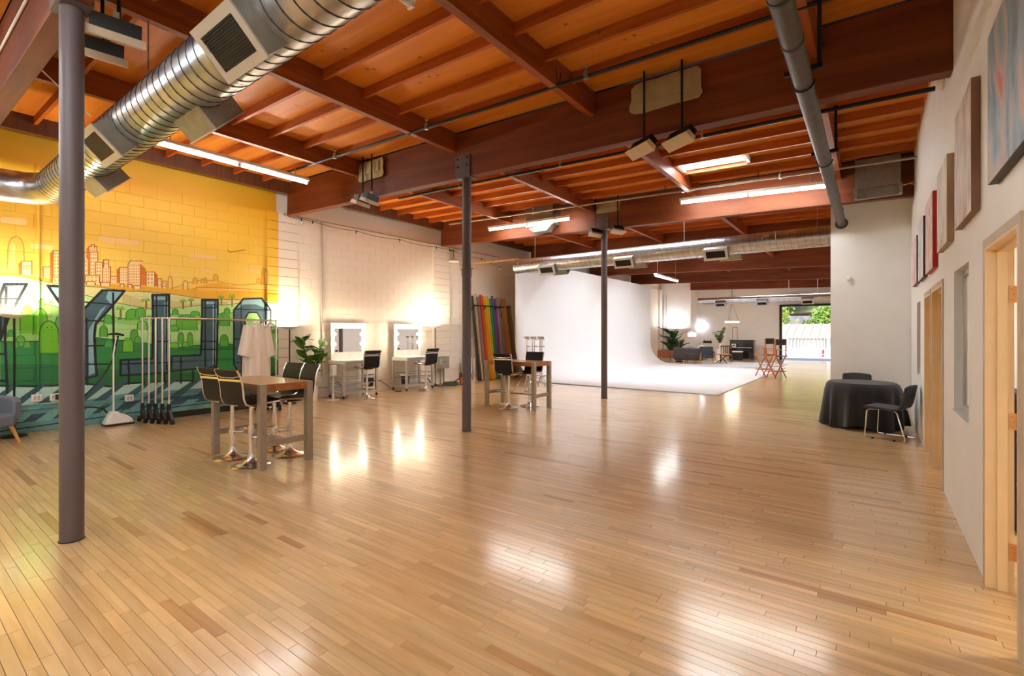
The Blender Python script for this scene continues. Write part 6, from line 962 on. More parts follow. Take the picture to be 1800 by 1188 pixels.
def make_stool(label):
    t = thing('bar_stool', label, 'stool', group='black and chrome bar stools')
    MB().lathe([(.0,0),(.208,0),(.212,.006),(.205,.012),(.15,.022),(.09,.040),(.055,.068),(.040,.10),(.034,.135),(.033,.15),(0,.15)], 36).build('base', M['chrome'], t, True)
    MB().cyl((0,0,.14), (0,0,.47), .030, n=20).cyl((0,0,.47), (0,0,.70), .021, n=16).build('pole', M['chrome'], t, True)
    MB().tube([(-.03,.0,.33)]+[(-.11*math.cos(PI*k/10), .06+.15*math.sin(PI*k/10), .33) for k in range(11)]+[(.03,0,.33)], .009, n=8).cyl((0,0,.30), (0,0,.36), .037, n=16).build('footrest', M['chrome'], t, True)
    MB().bx(-.09, .09, -.11, .11, .685, .715).build('mechanism', M['black'], t, bevel=.006)
    MB().tube([(.08,.02,.70),(.20,.06,.695),(.235,.07,.69)], .006).ball((.245,.072,.69), .018, 8, 6).build('lever', M['chrome'], t, True)
    sp = MB().strip(SEAT, -.195, .195, .022)
    se = sp.build('seat', M['leather'], t, True)
    rb = MB()
    for k in range(1, 6): y = .20-.06*k; rb.cyl((-.192, y, .752-.006*k*.6), (.192, y, .752-.006*k*.6), .006, n=6)
    rb.parts('seat_rib', M['leather'], se, True)
    bk = MB().strip(BACK, -.195, .195, .020).build('backrest', M['leather'], t, True)
    rb = MB()
    for k, (y, z) in enumerate(((-.214,.80),(-.217,.84),(-.219,.88),(-.222,.92),(-.228,.96))): rb.cyl((-.192, y, z), (.192, y, z), .005, n=6)
    rb.parts('back_rib', M['leather'], bk, True)
    for s in (-1, 1):
        MB().tube([(s*.205, y, z) for y, z in [(.25,.718)]+SEAT[1:]+BACK[1:]], .012, n=8).build('side_frame', M['chrome'], t, True)
    MB().bx(-.2, .2, -.268, -.256, 1.005, 1.03).tube([(-.205,-.27,1.07),(-.1,-.285,1.05),(.1,-.285,1.05),(.205,-.27,1.07)], .006).build('back_bar', M['chrome'], t, True)
    MB().bar((-.2,-.08,.70), (.2,-.08,.70), .03, .014).bar((-.2,.14,.715), (.2,.14,.715), .03, .014).parts('under_bar', M['chrome'], t)
    return t
st0 = make_stool('bar stool showing its back, left of the pair nearest the camera by the mural'); st0.location = (-6.36, 2.74, 0); st0.rotation_euler = (0, 0, R(9))
dup(st0, (-5.83, 2.72, 0), R(9), 'bar stool showing its back, closest to the front leg of the mural table')
dup(st0, (-6.38, 3.28, 0), R(182), 'bar stool on the far side of the mural table, nearest the robes')
dup(st0, (-5.94, 3.25, 0), R(176), 'bar stool on the far side of the mural table, nearest the fig plant')
dup(st0, (-5.98, 7.93, 0), R(8), 'bar stool showing its back at the table before the paper rolls')
dup(st0, (-5.80, 8.42, 0), R(190), 'bar stool at the far side of the table before the cyclorama')
dup(st0, (-9.62, 7.16, 0), R(82), 'bar stool drawn up to the lighted mirror beside the fig plant')
dup(st0, (-9.58, 9.02, 0), R(86), 'bar stool drawn up to the lighted mirror nearest the paper rolls')

# ---- vanity tables with bulb mirrors
def caster(b, x, y, r=.032):
    b.cyl((x-.011, y, r), (x+.011, y, r), r, n=12).bx(x-.016, x+.016, y-.012, y+.012, r, .075); return b
def make_vanity(label):
    t = thing('vanity_table', label, 'vanity table', group='vanity tables with bulb mirrors')
    W, D, H = 1.0, .60, .90
    for sx in (-1, 1):
        for sy in (-1, 1):
            x, y = sx*(D/2-.03), sy*(W/2-.03)
            MB().bx(x-.028, x+.028, y-.028, y+.028, .075, H-.03).build('leg', M['steel_l'], t)
            caster(MB(), x, y).build('caster', M['plastic_b'], t)
    MB().bx(-D/2, D/2, -W/2, W/2, H-.03, H).bx(-D/2+.001, D/2-.001, -W/2+.06, -W/2+.001, H-.09, H-.03).build('table_top', M['plastic_w'], t, bevel=.003)
    fr = MB()
    for sx in (-1, 1): fr.bx(sx*(D/2-.03)-.02, sx*(D/2-.03)+.02, -W/2+.058, W/2-.058, .10, .15).bx(sx*(D/2-.03)-.02, sx*(D/2-.03)+.02, -W/2+.058, W/2-.058, H-.09, H-.03)
    for sy in (-1, 1): fr.bx(-D/2+.058, D/2-.058, sy*(W/2-.03)-.02, sy*(W/2-.03)+.02, .10, .15).bx(-D/2+.058, D/2-.058, sy*(W/2-.03)-.02, sy*(W/2-.03)+.02, H-.09, H-.03)
    fr.parts('frame_rail', M['steel_l'], t)
    for z in (.34, .46):
        rl = MB()
        for sx in (-1, 1): rl.cyl((sx*(D/2-.03), -W/2+.05, z), (sx*(D/2-.03), W/2-.05, z), .007, n=6)
        for sy in (-1, 1): rl.cyl((-D/2+.05, sy*(W/2-.03), z), (D/2-.05, sy*(W/2-.03), z), .007, n=6)
        rl.parts('side_rail', M['steel'], t)
    mf = MB().bx(-.255, -.215, -.475, .475, H+.001, H+.89).build('mirror_board', M['plastic_w'], t, bevel=.004)
    MB().bx(-.2148, -.2118, -.385, .385, H+.18, H+.76).build('mirror_glass', M['mirror'], mf)
    MB().bx(-.2148, -.205, -.36, -.30, H+.195, H+.235).build('switch', M['black'], mf)
    for y, z in [(-.42+.21*k, H+.825) for k in range(5)]+[(s*.43, H+q) for s in (-1, 1) for q in (.62, .38)]:
        sk = MB().cyl((-.215, y, z), (-.19, y, z), .022, n=10).build('bulb_socket', M['steel_l'], t)
        MB().ball((-.15, y, z), .042, 12, 8).build('bulb', M['bulb'], sk, True)
    return t
v0 = make_vanity('vanity table with a lighted bulb mirror beside the fig plant'); v0.location = (-10.15, 7.17, 0)
dup(v0, (-10.15, 9.08, 0), 0, 'vanity table with a lighted bulb mirror next to the grey electric box')
def bucket(label, loc):
    t = thing('bucket', label, 'bucket', loc, 0, 'black buckets under the vanity tables')
    MB().lathe([(0,.004),(.10,0),(.125,.26),(.135,.262),(.135,.28),(.122,.28),(.098,.012),(0,.012)], 20).build('pail', M['plastic_b'], t, True)
    MB().lathe([(.123,.27),(.142,.285),(.138,.25),(.137,.22)], 16).build('liner', M['plastic_w'], t, True)
bucket('black bucket with a white liner hung below the vanity by the fig plant', (-9.99, 7.50, .23))
bucket('black bucket standing low under the vanity by the electric box', (-10.22, 8.86, .16))

# ---- torchiere floor lamps
def torchiere(label, loc, h=1.72, m='torch'):
    t = thing('floor_lamp', label, 'floor lamp', loc, 0, 'black uplighter floor lamps')
    MB().lathe([(0,0),(.145,0),(.15,.012),(.13,.025),(.03,.035),(0,.035)], 28).build('base', M['black'], t, True)
    MB().cyl((0,0,.03), (0,0,h-.02), .013, n=12).build('pole', M['black'], t, True)
    MB().lathe([(.03,h-.035),(.10,h-.02),(.175,h+.012),(.182,h+.022),(.178,h+.024),(.16,h+.012),(0,h+.0)], 28).build('shade', M['plastic_w'], t, True)
    MB().lathe([(0,h+.020),(.14,h+.020),(.14,h+.012),(0,h+.012)], 24).build('lamp_disc', M[m], t)
    return t
torchiere('uplighter floor lamp by the armchair in front of the mural', (-10.28, 1.36, 0), 1.80)
torchiere('uplighter floor lamp between the mural and the fig plant', (-10.28, 5.62, 0), 1.66)
torchiere('uplighter floor lamp behind the vanity by the electric box', (-10.25, 10.02, 0), 1.72)
torchiere('uplighter floor lamp behind the palm in the far lounge', (-9.6, 29.3, 0), 1.75, 'torch_cool')

# ---- armchair cut by the left edge of the picture
a = thing('armchair', 'slate grey armchair with splayed light wooden legs by the mural', 'armchair', (-9.88, .86, 0), R(20))
MB().bx(-.36, .36, -.34, .34, .24, .42).build('seat_cushion', M['slate'], a, bevel=.04)
MB().prism([(-.44,.30),(.30,.30),(.34,.58),(.26,.64),(-.30,.66),(-.46,.60)], 'y', .32, .42).build('armrest', M['slate'], a, bevel=.03)
MB().prism([(-.44,.30),(.30,.30),(.34,.58),(.26,.64),(-.30,.66),(-.46,.60)], 'y', -.42, -.32).build('armrest', M['slate'], a, bevel=.03)
MB().prism([(-.34,.30),(-.50,.86),(-.40,.88),(-.22,.40)], 'y', -.32, .32).build('backrest', M['slate'], a, bevel=.04)
for sx in (-1, 1):
    for sy in (-1, 1): MB().cyl((sx*.30, sy*.30, .26), (sx*.37, sy*.37, 0), .028, .016, n=12).build('leg', M['oak'], a, True)

# ---- garment steamer
g = thing('garment_steamer', 'white garment steamer with a pole standing before the mural', 'steamer', (-10.20, 2.58, 0), R(90))
MB().prism([(-.20,.03),(.20,.03),(.17,.10),(.10,.17),(.02,.20),(-.03,.235),(-.10,.235),(-.14,.16)], 'y', -.11, .11).build('body', M['plastic_w'], g, bevel=.02)
MB().bx(-.20, .20, -.12, .12, .008, .032).build('plinth', M['plastic_b'], g)
MB().prism([(.02,.20),(.10,.17),(.17,.12),(.16,.24),(.08,.27)], 'y', -.09, .09).build('water_tank', M['glass'], g, bevel=.01)
MB().cyl((-.06,0,.23), (-.06,0,1.20), .013, n=10).cyl((-.06,0,1.2), (-.02,0,1.48), .011, n=10).build('pole', M['plastic_w'], g, True)
MB().tube([(-.14,0,1.52),(-.06,0,1.535),(.0,0,1.53),(.08,0,1.51)], [.012,.02,.022,.016], n=10).cyl((0,0,1.50), (-.03,0,1.34), .016, n=10).build('steam_head', M['plastic_b'], g, True)
MB().tube([(-.03,0,1.34),(-.05,.02,1.15),(-.12,.06,.95),(-.25,.08,.72),(-.42,.06,.52),(-.56,.0,.42),(-.5,-.05,.36),(-.32,-.04,.34),(-.2,0,.30),(-.14,0,.22)], .013, n=8).build('hose', M['plastic_b'], g, True)

# ---- five nested garment racks
def make_rack(label):
    t = thing('garment_rack', label, 'garment rack', group='nested rolling garment racks')
    L, H = 1.84, 1.80
    MB().cyl((0,0,H), (0,L,H), .014, n=10).build('rail', M['chrome'], t, True)
    for s, y in ((1, 0), (-1, L)):
        MB().cyl((0,y,.30), (0,y,H+.012), .015, n=12).build('post', M['chrome'], t, True)
        ft = MB().prism([(-.025,.34),(.025,.34),(.04,.24),(.17,.09),(.17,.065),(-.17,.065),(-.17,.09),(-.04,.12)], 'y', y-.022, y+.022).build('foot', M['plastic_b'], t)
        for x in (-.15, .15): caster(MB(), x, y, .034).build('caster', M['plastic_b'], ft)
    MB().bx(-.16, -.12, 0, L, .075, .10).build('base_bar', M['black'], t)
    return t
words = ['innermost', 'second', 'middle', 'fourth', 'outermost']
r0 = make_rack('rolling garment rack nearest the mural wall, innermost of five'); r0.location = (-10.13, 2.90, 0)
for k in range(1, 5): dup(r0, (-10.13+.135*k, 2.90+.055*k, 0), 0, 'rolling garment rack, %s of the five nested before the mural' % ('outermost and nearest the table' if k == 4 else words[k]+' from the wall'))
# ---- robes and hangers on the outer rails
def robe(label, x, y, w, l, seed):
    t = thing('bathrobe', label, 'robe', (x, y, 1.80), R(8), 'white robes on the garment rack')
    rs = random.Random(seed)
    ph = [rs.random()*6 for _ in range(4)]
    def fn(u, v):
        a = 2*PI*u; z = -.06-l*v
        sh = .14+.86*min(1, v*6)**.75
        wy = (w*.50*sh)*(1+.15*v); wx = .05+.07*min(1, v*4)
        fold = 1+.10*v*math.sin(7*a+ph[0])+.06*v*math.sin(12*a+ph[1])
        return (wx*math.cos(a)*fold, wy*math.sin(a)*fold, z+.012*math.sin(5*a+ph[2])*v)
    MB().grid(fn, 56, 26, True).build('gown', M['robe'], t, True)
    for s in (-1, 1):
        def sl(u, v, s=s):
            a = 2*PI*u; cy = s*(w*.40+.07*v); z = -.13-.58*v
            r = .075+.035*v; f = 1+.12*math.sin(5*a+ph[3])*v
            return (.035+r*.8*math.cos(a)*f, cy+r*math.sin(a)*f, z+.04*math.sin(a)*s)
        MB().grid(sl, 24, 12, True).build('sleeve', M['robe'], t, True)
    MB().tube([(.075,-.05,-.06),(.10,-.02,-.3),(.11,.02,-.75),(.11,.03,-1.1)], .02, n=6).tube([(.075,.05,-.06),(.10,.06,-.3),(.11,.06,-.75)], .022, n=6).parts('collar', M['robe'], t, True)
    MB().tube([(0,-.13,-.12),(0,0,-.045),(0,.13,-.12)], .007, n=6).tube([(0,0,-.045),(0,0,-.01),(.0,.022,.01),(0,.01,.03),(0,-.012,.022)], .004, n=6).build('hanger', M['plastic_w'], t, True)
robe('long white robe hanging at the front of the garment racks', -9.57, 4.58, .40, 1.10, 3)
robe('white robe hanging behind the front one by the mural letter', -9.86, 4.66, .40, 1.05, 5)
def hanger(label, x, y):
    t = thing('coat_hanger', label, 'hanger', (x, y, 1.80), R(15), 'empty hangers on the garment rack')
    MB().tube([(0,-.2,-.17),(0,-.05,-.07),(0,0,-.05),(0,.05,-.07),(0,.2,-.17)], .012, n=6).bar((0,-.2,-.17), (0,.2,-.17), .014, .014).build('arm', M['plastic_w'], t, True)
    MB().tube([(0,0,-.05),(0,0,-.01),(0,.022,.008),(0,.01,.03),(0,-.012,.022)], .0035, n=6).build('hook', M['chrome'], t, True)
hanger('empty white hanger beside the robes on the garment rack', -9.60, 4.86)
hanger('empty white hanger at the end of the garment rack rail', -9.72, 4.90)

# ---- fiddle leaf fig
pl = thing('fig_plant', 'fiddle leaf fig in a white pot beside the vanity', 'plant', (-10.20, 6.05, 0))
MB().lathe([(0,0),(.15,0),(.165,.02),(.17,.36),(.155,.36),(.15,.32),(0,.32)], 28).build('pot', M['pot'], pl, True)
MB().lathe([(0,.325),(.15,.325)], 16).build('soil', M['bark'], pl)
stems = [[(0,0,.32),(-.01,.02,.7),(-.02,-.10,1.05),(-.02,-.17,1.45)], [(0,0,.32),(.02,.06,.75),(.04,.16,1.0),(.05,.25,1.22)], [(0,0,.55),(.04,.10,.78),(.08,.20,.92)]]
for s in stems: MB().tube(s, [.014,.012,.009,.006][:len(s)], n=7).build('stem', M['bark'], pl, True)
def leaf_me(l, w, m):
    b = MB(); n = 6
    for i in range(n+1):
        q = i/n; hw = w/2*(math.sin(PI*min(1, q*.98+.02)**.8)**.7)*(.75+.5*q) if 0 < q < 1 else .004
        dz = -.18*l*q*q
        b.v += [(-hw, l*q, dz+.06*w), (0, l*q, dz), (hw, l*q, dz+.06*w)]
    for i in range(n):
        a = i*3; b.f += [(a, a+1, a+4, a+3), (a+1, a+2, a+5, a+4)]
    return b.mesh('leaf', m, True)
lm = leaf_me(.26, .17, M['leaf'])
rs = random.Random(11)
spots = [(stems[0], .45, 1.0, 17), (stems[1], .45, 1.0, 12), (stems[2], .6, 1.0, 6), (stems[0], .25, .45, 3)]
for st, a, c, n in spots:
    for k in range(n):
        q = a+(c-a)*k/max(1, n-1); f = q*(len(st)-1); i = min(int(f), len(st)-2); fr = f-i
        p = [st[i][j]+(st[i+1][j]-st[i][j])*fr for j in range(3)]
        o = link('leaf', lm, pl); o.location = p; o.rotation_euler = (R(rs.uniform(0, 60)), R(rs.uniform(-25, 25)), k*2.4+rs.uniform(-.4, .4)); s_ = rs.uniform(.9, 1.35); o.scale = (s_, s_, s_)
# ---- sanitizer stand
s = thing('sanitizer_stand', 'white hand sanitizer stand beside the fig plant', 'dispenser', (-9.98, 6.50, 0))
MB().lathe([(0,0),(.14,0),(.14,.008),(0,.012)], 24).build('base', M['plastic_w'], s, True)
MB().cyl((0,0,.01), (0,0,.62), .02, n=12).build('post', M['plastic_w'], s, True)
MB().bx(-.055, .055, -.06, .06, .56, .80).build('dispenser', M['plastic_w'], s, bevel=.015)
MB().bx(-.065, .065, -.07, .07, .535, .548).build('drip_tray', M['steel_l'], s)
# ---- electric box, hose, bucket, stands, boxes by the wall
e = thing('electric_box', 'grey electric box on legs against the white block wall', 'electric box', (-10.38, 10.42, 0))
MB().bx(-.10, .10, -.22, .22, .48, .84).build('cabinet', M['steel'], e, bevel=.006)
MB().bx(.101, .106, -.19, -.10, .62, .78).build('screen', mk('blue_label', S(150,200,214), .3), e)
MB().bx(.10, .115, .02, .05, .66, .69).build('lock', M['black'], e)
for y in (-.04, .10): MB().cyl((-.02, y, 0), (-.02, y, .48), .025, n=10).build('leg_pipe', M['steel'], e, True)
hp = []
for k in range(70): a = k*.36; r_ = .20-.0006*k; hp.append((r_*math.cos(a)*1.0, r_*math.sin(a)*1.4, .022+.0011*k))
t = tag(MB().tube([(-.35,-.7,.35),(-.2,-.6,.12),(0,-.45,.03)]+hp+[(.1,.3,.2),(0,.45,.32),(-.1,.5,.30)], .018, n=7).build('hose_coil', mk('hose_rubber', S(52,62,48), .5), None, True), 'dark coiled hose lying under the electric box', 'hose'); t.location = (-9.95, 10.35, 0)
t = thing('tool_bucket', 'red tool bucket on the floor beside the coiled hose', 'bucket', (-9.75, 10.72, 0))
MB().lathe([(0,0),(.12,0),(.15,.26),(.155,.28),(.14,.28),(.11,.02),(0,.02)], 18).build('pail', M['red'], t, True)
MB().bx(-.07, .05, -.06, .05, .2, .34).build('tool', M['plastic_b'], t, bevel=.02); MB().bx(.02, .06, -.16, -.13, .05, .22).build('label_card', mk('yellow_card', S(236,176,40), .5), t)
def light_stand(label, loc, h, seed):
    t = thing('light_stand', label, 'light stand', loc, seed, 'slim light stands by the block wall')
    MB().cyl((0,0,.12), (0,0,h), .012, n=8).build('column', M['steel'], t, True)
    for k in range(3):
        a = 2*PI*k/3+seed; MB().cyl((0,0,.42), (.16*math.cos(a), .16*math.sin(a), .01), .008, n=6).build('leg', M['steel'], t)
    for z in (h-.02, h-.14, h*.62): MB().cyl((0,0,z-.02), (0,0,z+.02), .024, n=8).bar((0,0,z), (.07*math.cos(seed), .07*math.sin(seed), z), .012, .02).build('clamp', M['steel'], t)
light_stand('slim steel light stand left of the clamped column', (-9.62, 10.95, 0), 1.42, .3)
light_stand('slim steel light stand behind the clamped column', (-9.74, 11.12, 0), 1.30, 1.4)
t = thing('storage_boxes', 'stacked white storage boxes beside the paper rolls', 'boxes', (-10.28, 11.50, 0))
for k in range(3): MB().bx(-.16, .16, -.15, .15, .25*k+.004, .25*k+.22).build('box', M['plastic_w'], t, bevel=.01); MB().bx(-.17, .17, -.16, .16, .25*k+.22, .25*k+.25).build('lid', M['plastic_w'], t, bevel=.006)
# ---- paper roll rack
rk = thing('roll_rack', 'black metal bar bracket holding the coloured paper rolls', 'rack', (XL, 12.65, 2.43))
MB().bx(.33, .36, -.98, .95, -.012, .02).bx(.005, .02, -.98, .95, -.012, .02).build('bar', M['black'], rk)
for y in (-.95, -.35, .25, .9): MB().bx(.005, .36, y-.012, y+.012, -.01, .008).bar((.01, y, -.30), (.33, y, -.01), .02, .02).bx(.002, .018, y-.014, y+.014, -.33, .02).build('bracket', M['black'], rk)
ROLL = [('black', S(46,50,44), .048, 11.80), ('cream', S(232,206,160), .028, 11.95), ('grey', S(150,136,136), .05, 12.09), ('coral red', S(226,84,62), .052, 12.24), ('orange yellow', S(246,176,24), .05, 12.38), ('bright yellow', S(250,196,30), .048, 12.50), ('pale lime', S(206,206,104), .034, 12.61), ('green', S(52,142,58), .050, 12.72), ('slate blue', S(74,96,124), .042, 12.84), ('purple', S(142,44,122), .052, 12.96), ('lavender', S(160,146,160), .040, 13.08)]
for nm, c, r_, y in ROLL:
    t = thing('paper_roll', '%s backdrop paper roll leaning in the rack' % nm, 'paper roll', group='coloured backdrop rolls leaning on the wall')
    rs = random.Random(nm)
    ht = rs.uniform(2.70, 2.80); p0 = Vector((XL+.46, y+.03, .0)); p1 = Vector((XL+.15, y, ht))
    MB().cyl(p0+Vector((0,0,.02)), p1, r_, n=16).build('roll', mk('paper_'+nm.replace(' ', '_'), c, .7, var=.02), t, True)
    d = (p1-p0).normalized(); MB().cyl(p1-d*.02, p1+d*.015, r_*.6, n=12).build('core', M['bark'], t, True)
t = thing('cardboard_tube', 'tall brown cardboard sheets leaning beside the paper rolls', 'cardboard', (XL+.1, 13.40, 0))
MB().bar((.50,-.05,.01), (.12,-.05,2.74), .20, .06, (0,1,0)).build('front_sheet', mk('cardboard', S(164,112,60), .8), t); MB().bar((.58,.16,.01), (.2,.16,2.5), .16, .05, (0,1,0)).build('back_sheet', mk('cardboard_dark', S(128,92,62), .8), t)
# ---- C-stands
def make_cstand(label):
    t = thing('c_stand', label, 'C-stand', group='chrome C-stands by the cyclorama')
    MB().cyl((0,0,.10), (0,0,1.38), .0175, n=12).build('column', M['chrome'], t, True)
    for k, a in enumerate((0, 2.1, 4.2)):
        ca, sa = math.cos(a), math.sin(a); z = .30-.05*k
        MB().tube([(0,0,z),(.16*ca,.16*sa,z+.02),(.24*ca,.24*sa,z-.02),(.36*ca,.36*sa,.03),(.40*ca,.40*sa,.012)], .012, n=8).build('leg', M['chrome'], t, True)
    for z in (1.36, 1.16, .92): MB().cyl((0,0,z-.025), (0,0,z+.025), .03, n=12).bar((0,0,z), (.09,.02,z), .014, .03).cyl((.09,.02,z-.018), (.09,.02,z+.018), .016, n=8).build('knob', M['chrome'], t, True)
    MB().cyl((-.05,0,1.41), (.05,0,1.41), .036, n=14).cyl((-.12,.02,1.43), (.02,-.02,1.43), .008, n=6).build('grip_head', M['steel'], t, True)
    return t
c0 = make_cstand('chrome C-stand nearest the roll rack, first of five'); c0.location = (-8.05, 11.55, 0); c0.rotation_euler = (0, 0, .2)
for k, w in enumerate(('second', 'third, in the middle', 'fourth', 'last, nearest the thin column')): dup(c0, (-8.05+.13*(k+1), 11.55+.10*((k+1) % 2), 0), .2+.25*(k+1), 'chrome C-stand by the cyclorama, %s of five from the roll rack' % w)

# ---- round table in a black cloth, two charcoal chairs
rt = thing('round_table', 'round table hidden under a black cloth by the partition', 'table', (-.13, 9.93, 0))
MB().cyl((0,0,.69), (0,0,.725), .47, n=40).build('table_top', M['dark_wood'], rt, True)
MB().lathe([(.26,0),(.26,.02),(.05,.05),(.04,.68),(.12,.69)], 20).build('pedestal', M['black'], rt, True)
def cloth(u, v):
    a = 2*PI*u
    if v < .3:
        q = v/.3; return (.485*q*math.cos(a), .485*q*math.sin(a), .735)
    q = (v-.3)/.7; f = 1+.075*q*math.sin(13*a+.6)+.05*q*math.sin(7*a+2)+.03*q*math.sin(23*a)
    r_ = (.487+.03*min(1, q*6)+.05*q)*f; hem = .012+.06*(.5+.5*math.sin(4*a+1.9))**2
    return (r_*math.cos(a), r_*math.sin(a), .735-.012*min(1, q*8)-(.72-hem)*q)
o = tag(MB().grid(cloth, 120, 22, True).build('tablecloth', M['fabric_bk'], None, True), 'draped black tablecloth reaching the floor over the round table', 'tablecloth'); o.location = (-.13, 9.93, 0)
def make_chair(label):
    t = thing('sled_chair', label, 'chair', group='charcoal sled base chairs at the round table')
    prof = [(.24,.445),(.22,.458),(.08,.452),(-.08,.44),(-.16,.445),(-.205,.475),(-.235,.54),(-.265,.66),(-.29,.78),(-.295,.80)]
    MB().strip(prof[:5], -.235, .235, .03).build('seat', M['char'], t, True)
    def bk(u, v):
        f = v*5; i = min(int(f), 4); q = f-i; p0, p1 = prof[4+i], prof[5+i]; y = p0[0]+(p1[0]-p0[0])*q; z = p0[1]+(p1[1]-p0[1])*q
        w = .235-.02*v-.05*max(0, v-.8)*5*.3; s_ = 2*u-1
        return (s_*w, y+.05*(1-s_*s_)*-1*v+.03*v, z-.02*abs(s_)**4*v)
    MB().grid(bk, 13, 11).build('backrest', M['char'], t, True, solid=.03)
    for s in (-1, 1):
        MB().tube([(s*.20,.05,.432),(s*.225,.17,.425),(s*.235,.195,.40),(s*.25,.215,.05),(s*.25,.205,.015),(s*.25,.16,.011),(s*.25,-.22,.011),(s*.25,-.26,.02),(s*.25,-.265,.05),(s*.235,-.17,.40),(s*.22,-.14,.43),(s*.15,-.10,.432)], .0085, n=8).build('sled_leg', M['chrome'], t, True)
        MB().bx(s*.25-.013, s*.25+.013, .10, .13, 0, .024).bx(s*.25-.013, s*.25+.013, -.16, -.13, 0, .024).parts('glide', M['plastic_b'], t)
    MB().cyl((-.2,.05,.432), (.2,.05,.432), .008, n=8).cyl((-.15,-.10,.432), (.15,-.10,.432), .008, n=8).parts('cross_bar', M['chrome'], t)
    return t
ch = make_chair('charcoal chair pulled out beside the round table by the right wall'); ch.location = (.20, 9.06, 0); ch.rotation_euler = (0, 0, R(72))
dup(ch, (-.26, 10.80, 0), R(172), 'charcoal chair behind the round table, only its back showing')
# ---- power cables by the vanities
tag(MB().tube([(-10.49, 6.75, .42), (-10.42, 6.9, .36), (-10.35, 7.0, .2), (-10.40, 7.15, .03), (-10.2, 7.05, .012), (-10.0, 6.85, .012), (-10.1, 6.72, .012), (-10.3, 6.78, .012)], .007, n=6).build('power_cable', M['plastic_b'], None, True), 'black power cable hanging and looping under the vanity by the fig plant', 'cable')
tag(MB().tube([(-10.49, 7.95, .32), (-10.30, 8.1, .30), (-10.12, 8.25, .12), (-10.0, 8.36, .012), (-9.92, 8.46, .012), (-9.98, 8.54, .012), (-10.1, 8.44, .012)], .008, n=6).build('power_cable', M['plastic_b'], None, True), 'black power cable dropping to the floor between the two vanities', 'cable')
# ================================================================ FAR HALF: director's chairs, lounge, piano
def make_director(label):
    t = thing('director_chair', label, 'chair', group="tall wooden director's chairs")
    m = M['red_wood']; W, D, SH = .25, .20, .76
    for sx in (-1, 1):
        MB().bar((sx*W, -D, .02), (sx*W, D*.9, SH-.02), .028, .028).build('leg', m, t); MB().bar((sx*(W-.03), D, .02), (sx*(W-.03), -D*.9, SH-.02), .028, .028).build('leg', m, t)
        MB().bx(sx*W-.016, sx*W+.016, -D-.02, D+.02, SH-.02, SH+.02).build('side_rail', m, t)
        MB().bx(sx*W-.03, sx*W+.03, -D-.03, D+.03, SH+.20, SH+.22).build('armrest', m, t, bevel=.004)
        MB().bx(sx*W-.014, sx*W+.014, D-.05, D-.02, SH+.02, SH+.20).build('arm_post', m, t); MB().bx(sx*W-.014, sx*W+.014, -D, -D+.03, SH+.02, SH+.58).build('back_post', m, t)
    MB().bx(-W, W, -D, D, .24, .262).build('foot_board', m, t); MB().bar((-W,-D*.5,.42), (W,-D*.5,.42), .02, .02).build('cross_bar', m, t)
    MB().grid(lambda u, v: ((2*u-1)*W, (2*v-1)*(D-.01), SH+.006-.02*(1-(2*u-1)**2)), 9, 5).build('seat', M['char'], t, True, solid=.006)
    MB().grid(lambda u, v: ((2*u-1)*W, -D+.015-.03*(1-(2*u-1)**2), SH+.38+.20*v), 9, 5).build('backrest', M['char'], t, True, solid=.006)
    return t
dc = make_director("tall wooden director's chair at the edge of the white floor, farther of two"); dc.location = (-3.02, 18.95, .02); dc.rotation_euler = (0, 0, R(66))
dup(dc, (-2.60, 18.45, 0), R(60), "tall wooden director's chair nearest the partition, closer of two")
o = tag(MB().bx(-6.9, -3.3, 24.55, 27.6, .001, .012).build('rug', mk('pale_rug', S(206,210,216), .9, var=.08, scale=30)), 'pale grey rug in front of the lounge seats', 'rug')
# sofa
s = thing('sofa', 'dark tufted sofa in the far lounge', 'sofa', (-7.75, 26.35, .0), R(180))
MB().bx(-.75, .75, -.45, .45, .10, .42).build('seat_base', M['sofa'], s, bevel=.06)
MB().bx(-.78, .78, .22, .50, .15, .76).build('backrest', M['sofa'], s, bevel=.08)
for q in (-1, 1): MB().bx(q*.66-.12, q*.66+.12, -.45, .45, .12, .62).build('armrest', M['sofa'], s, bevel=.07)
for q in (-1, 1): MB().bx(q*.28-.27, q*.28+.27, -.40, .24, .42, .52).build('seat_cushion', M['sofa'], s, bevel=.05)
for lab, x, c in (('small blue-grey cushion on the dark sofa', -7.62, S(150,166,176)), ('cream cushion at the end of the dark sofa', -7.10, S(236,226,206))):
    t = tag(MB().ball((0,0,0), .24, 16, 10, (1, .42, .8)).build('cushion', mk('cushion_%d' % int(c[0]*1000), c, .9), None, True), lab, 'cushion'); t.location = (x, 26.12, .72)
# side table
t = thing('side_table', 'small black wire side table before the sofa', 'side table', (-7.35, 25.15, 0))
MB().bx(-.24, .24, -.2, .2, .46, .48).build('table_top', M['black'], t)
for sx in (-1, 1):
    for sy in (-1, 1): MB().bx(sx*.23-.01, sx*.23+.01, sy*.19-.01, sy*.19+.01, 0, .46).build('leg', M['black'], t)
# arc lamp
t = thing('arc_lamp', 'arc floor lamp with a white drum shade over the sofa', 'floor lamp', (-8.33, 26.3, 0))
MB().lathe([(0,0),(.18,0),(.18,.03),(0,.04)], 24).build('base', M['black'], t, True)
MB().tube([(0,0,.03),(0,0,.9),(.01,0,1.15),(.10,0,1.40),(.25,0,1.56),(.45,0,1.64),(.64,0,1.65),(.68,0,1.62)], .013, n=8).build('arc', M['steel'], t, True)
MB().lathe([(.20,1.36),(.20,1.56),(.195,1.56),(.195,1.36)], 28, (.68,0,0)).build('shade', M['shade'], t, True)
MB().cyl((.68,0,1.46), (.68,0,1.64), .008, n=6).ball((.68,0,1.43), .05, 10, 8).build('bulb', M['shade'], t, True)
